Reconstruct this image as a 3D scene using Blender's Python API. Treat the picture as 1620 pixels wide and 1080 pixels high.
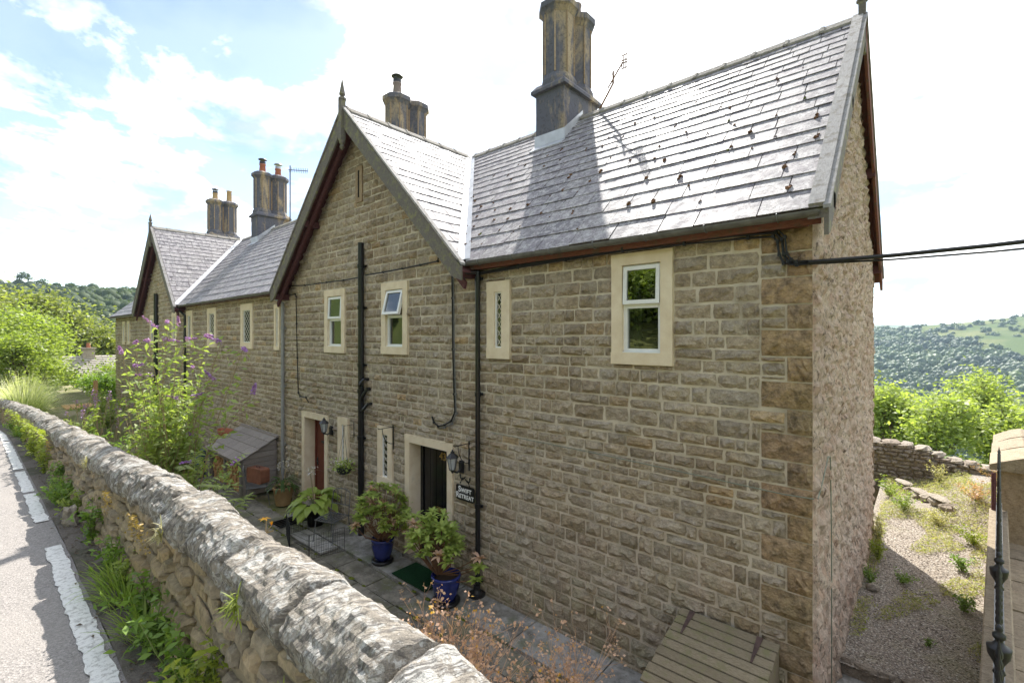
import bpy, math, random
import numpy as np
from mathutils import Vector, Matrix, noise, Euler
R = math.radians
for o in list(bpy.data.objects):
    bpy.data.objects.remove(o)
SC = bpy.context.scene
COL = SC.collection
random.seed(7)

# ---------------------------------------------------------------- camera, sky, sun
cam = bpy.data.cameras.new('camera')
cam.sensor_width = 36.0
cam.lens = 36.0 * 747.0 / 1620.0
cam.shift_y = -8.0 / 1620.0
cam.clip_start = 0.05
cam.clip_end = 9000.0
camo = bpy.data.objects.new('camera', cam)
COL.objects.link(camo)
camo.location = (0.0, -5.0, 0.0)
camo.rotation_euler = (R(90), 0, R(41.29))
SC.camera = camo

SUN_DIR = Vector((-0.556, 0.831, 0.0)).normalized()
EL = R(49.0)
SUN_VEC = Vector((SUN_DIR.x * math.cos(EL), SUN_DIR.y * math.cos(EL), math.sin(EL)))
sun = bpy.data.lights.new('sun', 'SUN')
sun.energy = 2.25
sun.angle = R(0.53)
sun.color = (1.0, 0.955, 0.89)
suno = bpy.data.objects.new('sun', sun)
COL.objects.link(suno)
suno.rotation_euler = (-SUN_VEC).to_track_quat('-Z', 'Y').to_euler()

world = bpy.data.worlds.new('World')
SC.world = world
world.use_nodes = True
wt = world.node_tree
wt.nodes.clear()
def wn(t, **k):
    n = wt.nodes.new(t)
    for a, b in k.items():
        setattr(n, a, b)
    return n
sky = wn('ShaderNodeTexSky', sky_type='NISHITA')
sky.sun_disc = False
sky.sun_elevation = EL
sky.sun_rotation = math.atan2(SUN_DIR.x, SUN_DIR.y)
sky.air_density = 1.0
sky.dust_density = 0.5
sky.altitude = 150
bg1 = wn('ShaderNodeBackground')
bg1.inputs[1].default_value = 0.05
bg2 = wn('ShaderNodeBackground')
bg2.inputs[0].default_value = (1.0, 0.985, 0.96, 1)
bg2.inputs[1].default_value = 0.80
mixs = wn('ShaderNodeMixShader')
tc = wn('ShaderNodeTexCoord')
sep = wn('ShaderNodeSeparateXYZ')
wt.links.new(tc.outputs['Generated'], sep.inputs[0])
def wmath(op, a, b=None):
    n = wn('ShaderNodeMath', operation=op)
    for i, v in enumerate((a, b)):
        if v is None:
            continue
        if isinstance(v, (int, float)):
            n.inputs[i].default_value = v
        else:
            wt.links.new(v, n.inputs[i])
    return n.outputs[0]
# cloud sheet seen in perspective: direction / (height + offset)
zz = wmath('ADD', wmath('MAXIMUM', sep.outputs[2], 0.0), 0.22)
cx = wmath('DIVIDE', sep.outputs[0], zz)
cy = wmath('DIVIDE', sep.outputs[1], zz)
comb = wn('ShaderNodeCombineXYZ')
wt.links.new(cx, comb.inputs[0])
wt.links.new(cy, comb.inputs[1])
n1 = wn('ShaderNodeTexNoise')
n1.inputs['Scale'].default_value = 2.3
n1.inputs['Detail'].default_value = 8
n1.inputs['Roughness'].default_value = 0.62
n1.inputs['Distortion'].default_value = 0.25
wt.links.new(comb.outputs[0], n1.inputs['Vector'])
# thin bright veil spreading round the sun's side of the sky
dotn = wn('ShaderNodeVectorMath', operation='DOT_PRODUCT')
wt.links.new(tc.outputs['Generated'], dotn.inputs[0])
dotn.inputs[1].default_value = tuple(Vector((0.28, 0.92, 0.28)).normalized())
veil = wmath('MAXIMUM', wmath('MULTIPLY', wmath('SUBTRACT', dotn.outputs['Value'], 0.32), 0.15), -0.03)
cl = wmath('ADD', n1.outputs[0], veil)
ramp = wn('ShaderNodeValToRGB')
ramp.color_ramp.elements[0].position = 0.45
ramp.color_ramp.elements[0].color = (0.06, 0.06, 0.06, 1)
ramp.color_ramp.elements[1].position = 0.64
ramp.color_ramp.elements[1].color = (1, 1, 1, 1)
wt.links.new(cl, ramp.inputs[0])
# grey undersides
n2 = wn('ShaderNodeTexNoise')
n2.inputs['Scale'].default_value = 2.6
n2.inputs['Detail'].default_value = 5
wt.links.new(comb.outputs[0], n2.inputs['Vector'])
r2 = wn('ShaderNodeValToRGB')
r2.color_ramp.elements[0].position = 0.37
r2.color_ramp.elements[0].color = (0.26, 0.28, 0.31, 1)
r2.color_ramp.elements[1].position = 0.54
r2.color_ramp.elements[1].color = (1.0, 0.99, 0.97, 1)
wt.links.new(n2.outputs[0], r2.inputs[0])
wt.links.new(r2.outputs[0], bg2.inputs[0])
wt.links.new(sky.outputs[0], bg1.inputs[0])
wt.links.new(ramp.outputs[0], mixs.inputs[0])
wt.links.new(bg1.outputs[0], mixs.inputs[1])
wt.links.new(bg2.outputs[0], mixs.inputs[2])
wo = wn('ShaderNodeOutputWorld')
wt.links.new(mixs.outputs[0], wo.inputs[0])

SC.view_settings.view_transform = 'Standard'
SC.view_settings.look = 'None'
SC.view_settings.exposure = 2.12
SC.view_settings.gamma = 1.0
SC.view_settings.use_curve_mapping = False
SC.render.engine = 'CYCLES'
SC.cycles.max_bounces = 6
SC.cycles.diffuse_bounces = 3
SC.cycles.glossy_bounces = 3
SC.cycles.transmission_bounces = 4
SC.cycles.transparent_max_bounces = 8
SC.cycles.volume_bounces = 0
SC.cycles.use_denoising = True

# ---------------------------------------------------------------- projection used only to rank pieces by size
_f = (-math.sin(R(41.29)), math.cos(R(41.29)))
_r = (math.cos(R(41.29)), math.sin(R(41.29)))
def seen_area(x, y, z, w, h):
    a = x * _f[0] + (y + 5) * _f[1]
    if a < 0.3:
        return 0.0
    u = (x * _r[0] + (y + 5) * _r[1]) / a * 747
    v = -z / a * 747
    if abs(u) > 830 or abs(v) > 560:
        return 0.0
    x2 = x + w
    a2 = x2 * _f[0] + (y + 5) * _f[1]
    u2 = (x2 * _r[0] + (y + 5) * _r[1]) / max(a2, .3) * 747
    return abs(u2 - u) * h * 747 / a

# ---------------------------------------------------------------- material helper
MATS = {}
class NT:
    def __init__(s, name):
        s.m = bpy.data.materials.new(name)
        s.m.use_nodes = True
        s.t = s.m.node_tree
        s.t.nodes.clear()
        s.out = s.n('ShaderNodeOutputMaterial')
        s.b = s.n('ShaderNodeBsdfPrincipled')
        s.l(s.b.outputs[0], s.out.inputs[0])
        s.geo = s.n('ShaderNodeNewGeometry')
        s.oi = s.n('ShaderNodeObjectInfo')
        MATS[name] = s.m
    def n(s, t, **k):
        x = s.t.nodes.new(t)
        for a, b in k.items():
            setattr(x, a, b)
        return x
    def l(s, a, b):
        s.t.links.new(a, b)
    def setv(s, sock, v):
        if v is None:
            return
        if hasattr(v, 'is_output'):
            s.l(v, sock)
        elif isinstance(v, (tuple, list)):
            sock.default_value = tuple(v) + ((1,) if len(v) == 3 and sock.type == 'RGBA' else ())
        else:
            sock.default_value = v
    def math(s, op, a, b=None, clamp=False):
        x = s.n('ShaderNodeMath', operation=op, use_clamp=clamp)
        s.setv(x.inputs[0], a)
        s.setv(x.inputs[1], b)
        return x.outputs[0]
    def mapping(s, vec=None, scale=(1, 1, 1), rot=(0, 0, 0), loc=(0, 0, 0)):
        x = s.n('ShaderNodeMapping')
        s.l(vec if vec is not None else s.geo.outputs['Position'], x.inputs[0])
        x.inputs['Scale'].default_value = scale
        x.inputs['Rotation'].default_value = rot
        x.inputs['Location'].default_value = loc
        return x.outputs[0]
    def noise(s, scale, detail=4, rough=.55, vec=None, dist=0.0):
        x = s.n('ShaderNodeTexNoise')
        x.inputs['Scale'].default_value = scale
        x.inputs['Detail'].default_value = detail
        x.inputs['Roughness'].default_value = rough
        x.inputs['Distortion'].default_value = dist
        s.l(vec if vec is not None else s.geo.outputs['Position'], x.inputs['Vector'])
        return x.outputs[0]
    def voro(s, scale, vec=None, feature='F1', out='Distance'):
        x = s.n('ShaderNodeTexVoronoi', feature=feature)
        x.inputs['Scale'].default_value = scale
        s.l(vec if vec is not None else s.geo.outputs['Position'], x.inputs['Vector'])
        return x.outputs[out]
    def ramp(s, fac, stops, interp='LINEAR'):
        x = s.n('ShaderNodeValToRGB')
        cr = x.color_ramp
        cr.interpolation = interp
        while len(cr.elements) < len(stops):
            cr.elements.new(0.5)
        for e, (p, c) in zip(cr.elements, stops):
            e.position = p
            if isinstance(c, (int, float)):
                c = (c, c, c)
            e.color = tuple(c) + (1,)
        s.setv(x.inputs[0], fac)
        return x.outputs[0]
    def mix(s, fac, a, b, mode='MIX'):
        x = s.n('ShaderNodeMix', data_type='RGBA', blend_type=mode)
        x.clamp_factor = True
        s.setv(x.inputs[0], fac)
        s.setv(x.inputs[6], a)
        s.setv(x.inputs[7], b)
        return x.outputs[2]
    def bump(s, h, strength=.5, dist=.01, prev=None):
        x = s.n('ShaderNodeBump')
        x.inputs['Strength'].default_value = strength
        x.inputs['Distance'].default_value = dist
        s.l(h, x.inputs['Height'])
        if prev is not None:
            s.l(prev, x.inputs['Normal'])
        return x.outputs[0]
    def fin(s, col=None, rough=.85, spec=.3, normal=None, metal=None, **k):
        s.setv(s.b.inputs['Base Color'], col)
        s.setv(s.b.inputs['Roughness'], rough)
        s.setv(s.b.inputs['Specular IOR Level'], spec)
        if normal is not None:
            s.l(normal, s.b.inputs['Normal'])
        if metal is not None:
            s.setv(s.b.inputs['Metallic'], metal)
        for a, b in k.items():
            s.setv(s.b.inputs[a.replace('_', ' ')], b)
        return s.m
    def rnd(s):
        a = s.math('ADD', s.oi.outputs['Random'], s.geo.outputs['Random Per Island'])
        return s.math('FRACT', a)

def plain(name, col, rough=.6, spec=.4, metal=0.0, var=.12, scale=8, bump=0.0):
    t = NT(name)
    n = t.noise(scale, 5)
    c = t.mix(t.ramp(n, [(.3, 0), (.7, 1)]), tuple(v * (1 - var) for v in col), tuple(min(1, v * (1 + var)) for v in col))
    nm = t.bump(t.noise(scale * 6, 3), bump, .004) if bump else None
    return t.fin(c, rough, spec, nm, metal)

def stone_mat(name, stops, bd=.035, dark=(.06, .055, .05), dark_amt=.5, green=None, bstr=.9, fine=60, rough=.92, tint=None, crevice=.0):
    t = NT(name)
    r = t.rnd()
    base = t.ramp(r, stops)
    n = t.noise(14, 6, .65)
    c = t.mix(t.math('MULTIPLY', t.ramp(n, [(.42, 0), (.72, 1)]), dark_amt), base, dark)
    n2 = t.noise(fine, 5, .7)
    c = t.mix(t.ramp(n2, [(.3, .55), (.7, 0)]), c, t.mix(1.0, c, (.45, .43, .42), 'MULTIPLY'))
    n3 = t.noise(1.1, 5, .6)
    if tint:
        c = t.mix(t.math('MULTIPLY', t.ramp(n3, [(.45, 0), (.65, 1)]), tint[1]), c, t.mix(1.0, c, tint[0], 'MULTIPLY'))
    stk = t.noise(3.0, 6, .65, t.mapping(scale=(1, 1, .16)))
    c = t.mix(t.math('MULTIPLY', t.ramp(stk, [(.50, 0), (.66, 1)]), dark_amt * .32), c, t.mix(1.0, c, (.42, .38, .33), 'MULTIPLY'))
    if green:
        sp = t.n('ShaderNodeSeparateXYZ')
        t.l(t.geo.outputs['Position'], sp.inputs[0])
        low = t.ramp(t.math('MULTIPLY', t.math('ADD', sp.outputs[2], 3.9), .25), [(0.0, 1), (.55, 0.12), (1.0, 0)])
        g = t.math('MULTIPLY', low, t.ramp(t.noise(3.2, 5), [(.4, 0), (.62, 1)]))
        c = t.mix(t.math('MULTIPLY', g, .55), c, green)
    hb = t.math('ADD', t.noise(19, 6, .7, dist=.6), t.math('MULTIPLY', t.voro(34), .35))
    nm = t.bump(hb, bstr, bd)
    nm = t.bump(t.noise(fine * 2, 3, .7), .5, .004, nm)
    return t.fin(c, rough, .25, nm)

# ---------------------------------------------------------------- mesh helpers
WL = {}
def link(o, parent=None, loc=(0, 0, 0)):
    COL.objects.link(o)
    loc = Vector(loc)
    WL[o.name] = loc.copy()
    if parent is not None:
        o.parent = parent
        loc = loc - WL[parent.name]
    o.location = loc
    return o
def tag(o, label=None, cat=None, group=None, kind=None):
    if label: o['label'] = label
    if cat: o['category'] = cat
    if group: o['group'] = group
    if kind: o['kind'] = kind
    return o
def thing(name, loc, label, cat, group=None):
    o = bpy.data.objects.new(name, None)
    o.empty_display_size = .1
    link(o, None, loc)
    return tag(o, label, cat, group)
def md(name, verts, faces, mat, smooth=False):
    me = bpy.data.meshes.new(name)
    me.from_pydata([tuple(v) for v in verts], [], faces)
    if mat is not None:
        for m in (mat if isinstance(mat, (list, tuple)) else [mat]):
            me.materials.append(MATS[m] if isinstance(m, str) else m)
    if smooth:
        me.polygons.foreach_set('use_smooth', [True] * len(me.polygons))
    me.update()
    return me
def ob(name, me, parent=None, loc=None, kind=None):
    """mesh written in world coordinates unless loc is given (then the mesh is local to loc)"""
    o = bpy.data.objects.new(name, me)
    COL.objects.link(o)
    if loc is None:
        # world-coordinate mesh: put the origin at the parent's origin
        if parent is not None:
            p = WL[parent.name]
            me.transform(Matrix.Translation(-p))
            WL[o.name] = p.copy()
            o.parent = parent
        else:
            WL[o.name] = Vector((0, 0, 0))
    else:
        WL[o.name] = Vector(loc)
        if parent is not None:
            o.parent = parent
            o.location = Vector(loc) - WL[parent.name]
        else:
            o.location = loc
    if kind: o['kind'] = kind
    return o
def copy_tree(o, parent=None):
    c = o.copy()
    COL.objects.link(c)
    WL[c.name] = Vector((0, 0, 0))
    if parent is not None:
        c.parent = parent
    for ch in [x for x in bpy.data.objects if x.parent == o]:
        copy_tree(ch, c)
    return c

class MB:
    def __init__(s):
        s.v = []; s.f = []; s.mi = []
    def add(s, verts, faces, mi=0):
        b = len(s.v)
        s.v.extend([tuple(v) for v in verts])
        s.f.extend([tuple(i + b for i in f) for f in faces])
        s.mi.extend([mi] * len(faces))
    def box(s, x0, x1, y0, y1, z0, z1, M=None, mi=0):
        v = [Vector((x, y, z)) for x in (x0, x1) for y in (y0, y1) for z in (z0, z1)]
        if M is not None:
            v = [M @ p for p in v]
        s.add(v, [(0, 1, 3, 2), (4, 6, 7, 5), (0, 4, 5, 1), (2, 3, 7, 6), (0, 2, 6, 4), (1, 5, 7, 3)], mi)
    def prism(s, poly, d, mi=0):
        """poly: 3-D outline; d: extrusion vector"""
        n = len(poly)
        d = Vector(d)
        v = [Vector(p) for p in poly] + [Vector(p) + d for p in poly]
        s.add(v, [tuple(range(n))[::-1], tuple(range(n, 2 * n))] + [(i, (i + 1) % n, n + (i + 1) % n, n + i) for i in range(n)], mi)
    def tube(s, pts, r, n=8, mi=0, cap=True, r1=None):
        pts = [Vector(p) for p in pts]
        up = Vector((0, 0, 1))
        rings = []
        m = len(pts)
        prev = None
        for i, p in enumerate(pts):
            if i == 0: t = pts[1] - p
            elif i == m - 1: t = p - pts[i - 1]
            else: t = (pts[i + 1] - p).normalized() + (p - pts[i - 1]).normalized()
            if t.length < 1e-9: t = Vector((0, 0, 1))
            t.normalize()
            if prev is None:
                a = t.cross(up if abs(t.z) < .95 else Vector((1, 0, 0))).normalized()
            else:
                a = (prev - t * prev.dot(t))
                a = a.normalized() if a.length > 1e-6 else t.orthogonal().normalized()
            prev = a
            b = t.cross(a)
            rr = r if r1 is None else r + (r1 - r) * i / (m - 1)
            if isinstance(r, (list, tuple)): rr = r[i]
            rings.append([p + (a * math.cos(2 * math.pi * k / n) + b * math.sin(2 * math.pi * k / n)) * rr for k in range(n)])
        v = [q for ring in rings for q in ring]
        f = []
        for i in range(m - 1):
            for k in range(n):
                f.append((i * n + k, i * n + (k + 1) % n, (i + 1) * n + (k + 1) % n, (i + 1) * n + k))
        if cap:
            f.append(tuple(range(n))[::-1])
            f.append(tuple(range((m - 1) * n, m * n)))
        s.add(v, f, mi)
    def lathe(s, prof, c=(0, 0, 0), n=16, mi=0, ph=0.0, sx=1.0, sy=1.0):
        """prof: list of (r, z)"""
        v = []
        for (r, z) in prof:
            for k in range(n):
                a = 2 * math.pi * (k + ph) / n
                v.append((c[0] + r * math.cos(a) * sx, c[1] + r * math.sin(a) * sy, c[2] + z))
        m = len(prof)
        f = []
        for i in range(m - 1):
            for k in range(n):
                f.append((i * n + k, i * n + (k + 1) % n, (i + 1) * n + (k + 1) % n, (i + 1) * n + k))
        f.append(tuple(range(n))[::-1])
        f.append(tuple(range((m - 1) * n, m * n)))
        s.add(v, f, mi)
    def blob(s, c, r, n=6, m=4, sq=(1, 1, 1), seed=0, amp=.2, mi=0):
        v = [(c[0], c[1], c[2] - r * sq[2])]
        for i in range(1, m):
            th = math.pi * i / m
            for k in range(n):
                a = 2 * math.pi * k / n
                d = Vector((math.sin(th) * math.cos(a), math.sin(th) * math.sin(a), -math.cos(th)))
                q = r * (1 + amp * noise.noise(d * 1.7 + Vector((seed * 3.1, c[0] * 7, c[1] * 7))))
                v.append((c[0] + d.x * q * sq[0], c[1] + d.y * q * sq[1], c[2] + d.z * q * sq[2]))
        v.append((c[0], c[1], c[2] + r * sq[2]))
        f = [(0, 1 + (k + 1) % n, 1 + k) for k in range(n)]
        for i in range(m - 2):
            for k in range(n):
                a = 1 + i * n
                f.append((a + k, a + (k + 1) % n, a + n + (k + 1) % n, a + n + k))
        a = 1 + (m - 2) * n
        f += [(a + k, a + (k + 1) % n, len(v) - 1) for k in range(n)]
        s.add(v, f, mi)
    def build(s, name, mat, parent=None, smooth=False, loc=None, kind=None):
        me = md(name, s.v, s.f, mat, smooth)
        if any(s.mi):
            me.polygons.foreach_set('material_index', s.mi)
        return ob(name, me, parent, loc, kind)

def np_mesh(name, verts, quads, mat, smooth=False):
    """big quad mesh from arrays"""
    me = bpy.data.meshes.new(name)
    nv, nf = len(verts), len(quads)
    me.vertices.add(nv)
    me.vertices.foreach_set('co', np.asarray(verts, dtype=np.float32).ravel())
    me.loops.add(nf * 4)
    me.loops.foreach_set('vertex_index', np.asarray(quads, dtype=np.int32).ravel())
    me.polygons.add(nf)
    me.polygons.foreach_set('loop_start', np.arange(nf, dtype=np.int32) * 4)
    me.polygons.foreach_set('loop_total', np.full(nf, 4, dtype=np.int32))
    if smooth:
        me.polygons.foreach_set('use_smooth', np.ones(nf, dtype=bool))
    me.materials.append(MATS[mat] if isinstance(mat, str) else mat)
    me.update(calc_edges=True)
    me.validate()
    return me
def leaf_arrays(centers, size, rs, up=.35, aspect=.55, droop=.15):
    """rhombic folded leaves: base, side, tip, side"""
    n = len(centers)
    d = rs.normal(size=(n, 3)); d[:, 2] = d[:, 2] * .5 - droop
    d /= np.linalg.norm(d, axis=1)[:, None]
    nn = rs.normal(size=(n, 3)); nn[:, 2] = np.abs(nn[:, 2]) + up
    s = np.cross(d, nn); s /= (np.linalg.norm(s, axis=1)[:, None] + 1e-6)
    k = np.cross(s, d)
    L = size * rs.uniform(.6, 1.25, size=(n, 1))
    a = centers - d * L * .5
    b = centers + s * L * aspect * .5 + k * L * .10
    c = centers + d * L * .5
    e = centers - s * L * aspect * .5 + k * L * .10
    v = np.stack([a, b, c, e], axis=1).reshape(-1, 3)
    q = np.arange(n * 4).reshape(-1, 4)
    return v, q
# ---------------------------------------------------------------- materials
stone_mat('facade_stone', [(0, (.52, .43, .31)), (.2, (.62, .52, .385)), (.38, (.44, .37, .28)), (.55, (.65, .545, .40)), (.72, (.54, .465, .365)), (.88, (.60, .485, .34)), (.95, (.45, .36, .255)), (1, (.73, .54, .32))],
          dark=(.15, .125, .09), dark_amt=.62, green=(.33, .32, .18), tint=((.74, .66, .56), .7))
stone_mat('quoin_stone', [(0, (.52, .365, .215)), (.4, (.57, .405, .245)), (.7, (.45, .34, .22)), (1, (.53, .35, .21))], dark=(.08, .06, .04), dark_amt=.85, green=(.17, .17, .07), tint=((.7, .74, .5), .5))
stone_mat('coping_stone', [(0, (.40, .37, .32)), (.5, (.46, .43, .38)), (1, (.36, .33, .29))], dark=(.10, .095, .085), dark_amt=.2)
stone_mat('rubble_stone', [(0, (.40, .31, .19)), (.3, (.48, .40, .28)), (.6, (.32, .27, .20)), (1, (.52, .40, .25))], dark=(.10, .085, .065), dark_amt=.75, bstr=.7, bd=.010, tint=((.85, .8, .6), .6))
stone_mat('garden_wall_stone', [(0, (.40, .34, .27)), (.4, (.47, .41, .33)), (.7, (.34, .28, .22)), (1, (.52, .46, .38))], dark=(.14, .12, .10), dark_amt=.5)
stone_mat('kerb_stone', [(0, (.38, .31, .22)), (.5, (.44, .36, .25)), (1, (.35, .29, .21))], dark=(.14, .10, .06), dark_amt=.5, bstr=.5)
stone_mat('pier_stone', [(0, (.40, .29, .18)), (1, (.47, .36, .24))], dark=(.16, .10, .05), dark_amt=.6, bstr=.4)
def coping():
    t = NT('lichen_coping')
    r = t.rnd()
    v = t.mapping(scale=(1, 1, 1), rot=(0, 0, R(24)))
    vs = t.mapping(v, scale=(1.0, .16, .55))
    str_ = t.noise(26, 6, .65, vs, .6)
    base = t.ramp(r, [(0, (.34, .30, .245)), (.5, (.42, .375, .31)), (1, (.29, .26, .22))])
    c = t.mix(t.ramp(str_, [(.42, 0), (.62, .75)]), base, (.13, .12, .105))
    fine_ = t.noise(60, 6, .7, t.mapping(v, scale=(1.0, .10, .4), loc=(3, 1, 2)), .3)
    lich = t.noise(9, 8, .76, dist=.4)
    c = t.mix(t.ramp(lich, [(.49, 0), (.57, .95)]), c, (.54, .525, .485))
    l2 = t.noise(19, 5, .7)
    c = t.mix(t.ramp(l2, [(.58, 0), (.63, .85)]), c, (.60, .59, .55))
    c = t.mix(t.ramp(fine_, [(.50, 0), (.58, .75)]), c, (.12, .11, .10))
    l3 = t.noise(11, 6, .75, t.mapping(loc=(5, 3, 1)))
    c = t.mix(t.ramp(l3, [(.60, 0), (.68, .6)]), c, (.10, .095, .088))
    nm = t.bump(str_, 1.0, .045)
    nm = t.bump(fine_, .9, .015, nm)
    nm = t.bump(t.noise(70, 5, .7), .8, .008, nm)
    t.fin(c, .95, .15, nm)
coping()
def mortar(name, a, b, s=.5):
    t = NT(name)
    c = t.mix(t.ramp(t.noise(5, 6), [(.35, 0), (.65, 1)]), a, b)
    c = t.mix(t.ramp(t.noise(2.0, 5), [(.5, 0), (.7, .6)]), c, tuple(x * .55 for x in a))
    t.fin(c, .95, .1, t.bump(t.noise(90, 4, .7), s, .006))
mortar('mortar', (.52, .45, .34), (.66, .585, .46))
mortar('dark_mortar', (.26, .21, .15), (.36, .30, .21))
def endwall():
    t = NT('lime_rubble')
    h = t.voro(5.2, t.mapping(scale=(1, 1, 1.5)))
    base = t.ramp(t.voro(5.2, t.mapping(scale=(1, 1, 1.5)), out='Color'), [(0, (.66, .46, .33)), (.5, (.76, .56, .41)), (1, (.54, .34, .24))])
    c = t.mix(t.ramp(h, [(.30, 0), (.55, 1)]), base, (.80, .64, .50))
    c = t.mix(t.ramp(t.noise(24, 6, .7), [(.54, 0), (.68, .85)]), c, (.24, .165, .12))
    c = t.mix(t.ramp(t.noise(1.3, 4), [(.45, 0), (.65, .5)]), c, (.58, .42, .33))
    pits = t.noise(10, 8, .74, t.mapping(scale=(1, 1, .62)), 1.2)
    c = t.mix(t.ramp(pits, [(.36, .9), (.46, 0)]), c, (.13, .09, .065))
    nm = t.bump(pits, 1.0, .10)
    nm = t.bump(t.noise(70, 5, .7), .8, .012, nm)
    t.fin(c, .95, .15, nm)
endwall()
def slate():
    t = NT('roof_slate')
    r = t.rnd()
    c = t.ramp(r, [(0, (.19, .175, .19)), (.3, (.23, .21, .225)), (.5, (.16, .15, .165)), (.75, (.27, .25, .255)), (1, (.20, .185, .19))])
    c = t.mix(t.ramp(t.noise(9, 7, .75, dist=.5), [(.46, 0), (.60, .8)]), c, (.47, .455, .445))
    c = t.mix(t.ramp(t.noise(38, 5, .7), [(.52, 0), (.64, .8)]), c, (.075, .066, .066))
    rg = t.ramp(t.noise(5, 5), [(.3, .46), (.7, .7)])
    nm = t.bump(t.noise(16, 6, .6), .35, .012)
    nm = t.bump(t.noise(90, 4, .7), .45, .003, nm)
    t.fin(c, rg, .15, nm)
slate()
def chim():
    t = NT('sooty_stone')
    base = t.ramp(t.noise(3, 5), [(.3, (.30, .235, .15)), (.7, (.42, .33, .21))])
    vs = t.mapping(scale=(1, 1, .3))
    s = t.noise(2.4, 7, .68, vs, .4)
    c = t.mix(t.ramp(s, [(.50, .94), (.62, 0)]), base, (.105, .11, .14))  # soot, its tone lightened with haze glare put into the colour
    c = t.mix(t.ramp(t.noise(16, 6, .7), [(.5, 0), (.65, .6)]), c, (.06, .055, .06))
    nm = t.bump(t.noise(30, 6, .65), .5, .01)
    t.fin(c, .85, .3, nm)
chim()
def render_cream():
    t = NT('cream_surround')
    c = t.mix(t.ramp(t.noise(6, 6), [(.35, 0), (.7, 1)]), (.70, .575, .40), (.80, .69, .51))
    c = t.mix(t.ramp(t.noise(3, 7, .7), [(.60, 0), (.72, .35)]), c, (.34, .27, .18))
    t.fin(c, .85, .25, t.bump(t.noise(120, 3), .25, .003))
render_cream()
def wood(name, a, b, grain=(1, 1, 14), rough=.85, lich=None):
    t = NT(name)
    g = t.noise(9, 6, .65, t.mapping(scale=grain), .3)
    c = t.mix(t.ramp(g, [(.35, 0), (.65, 1)]), a, b)
    c = t.mix(t.math('MULTIPLY', t.rnd(), .35), c, tuple(x * .6 for x in a))
    if lich:
        c = t.mix(t.ramp(t.noise(8, 6, .7), [(.5, 0), (.64, .8)]), c, lich)
    t.fin(c, rough, .25, t.bump(g, .5, .006))
wood('weathered_timber', (.16, .145, .12), (.27, .25, .215), (6, 6, 1))
wood('barge_timber', (.13, .115, .10), (.21, .19, .165), (6, 6, 6), lich=(.25, .24, .11))
wood('verge_timber', (.27, .26, .25), (.40, .385, .37), (8, 2, 2), lich=(.15, .13, .10))
wood('soffit_timber', (.09, .035, .04), (.14, .06, .06), (3, 3, 3))
wood('fascia_timber', (.15, .055, .04), (.23, .095, .065), (2, 9, 9), lich=(.10, .09, .06))
wood('shed_board', (.25, .215, .19), (.36, .32, .285), (2, 2, 16))
wood('bunker_slat', (.20, .16, .10), (.32, .27, .18), (3, 18, 18), lich=(.20, .19, .09))
wood('log_wood', (.42, .24, .10), (.55, .36, .18), (4, 4, 4))
wood('brown_door_wood', (.13, .035, .02), (.20, .06, .035), (5, 5, 1), .45)
plain('black_paint', (.012, .012, .013), .28, .5)
plain('black_iron', (.015, .015, .016), .45, .5, bump=.2, scale=20)
plain('black_door_paint', (.008, .008, .009), .22, .6)
plain('grey_pipe', (.27, .27, .26), .5, .4)
plain('white_upvc', (.80, .80, .78), .35, .5, var=.03)
plain('cream_lead', (.66, .62, .50), .5, .4, var=.05)
plain('lead_flashing', (.50, .51, .53), .42, .6, .35, var=.18, scale=4, bump=.3)
plain('grey_gutter', (.12, .115, .105), .5, .4, var=.3, scale=12)
plain('blue_glaze', (.018, .028, .16), .12, .7, var=.35, scale=6)
plain('terracotta', (.36, .13, .07), .75, .3, bump=.3)
plain('buff_clay', (.46, .31, .16), .75, .3, bump=.3)
plain('grey_clay', (.25, .20, .18), .8, .3, bump=.3)
plain('soil', (.05, .035, .025), .95, .1, bump=.8, scale=20)
plain('brown_case', (.23, .095, .055), .6, .35, var=.2)
plain('green_mat', (.012, .045, .018), .95, .1, scale=60, var=.4, bump=.8)
plain('grey_wire', (.16, .165, .17), .4, .5, .4)
plain('brass', (.55, .40, .16), .35, .5, .9)
plain('white_letters', (.82, .82, .80), .5, .3, var=.02)
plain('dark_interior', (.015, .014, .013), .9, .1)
plain('pale_curtain', (.50, .52, .46), .9, .1)
plain('cable_black', (.014, .014, .014), .5, .4)
plain('cable_grey', (.16, .16, .15), .6, .3)
plain('green_line', (.22, .25, .19), .6, .3)
plain('moss', (.17, .095, .055), .98, .05, scale=30, var=.6, bump=1)
plain('green_moss', (.13, .15, .03), .98, .05, scale=30, var=.5, bump=1)
plain('rusty_iron', (.10, .065, .055), .7, .3, var=.4, bump=.4)
plain('red_stone', (.30, .12, .08), .9, .2, bump=.5)
plain('blue_plastic', (.03, .06, .11), .5, .4)
plain('steel_cowl', (.35, .35, .36), .35, .5, .8)
plain('clear_lamp_glass', (.40, .42, .42), .12, .7)
def glass():
    t = NT('window_glass')
    gl = t.n('ShaderNodeBsdfGlossy')
    gl.inputs['Roughness'].default_value = .01
    gl.inputs['Color'].default_value = (.95, .97, .95, 1)
    tr = t.n('ShaderNodeBsdfTransparent')
    tr.inputs['Color'].default_value = (.55, .58, .55, 1)
    lw = t.n('ShaderNodeFresnel')
    lw.inputs['IOR'].default_value = 2.1
    mx = t.n('ShaderNodeMixShader')
    t.l(lw.outputs[0], mx.inputs[0]); t.l(tr.outputs[0], mx.inputs[1]); t.l(gl.outputs[0], mx.inputs[2])
    t.l(mx.outputs[0], t.out.inputs[0])
glass()
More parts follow.
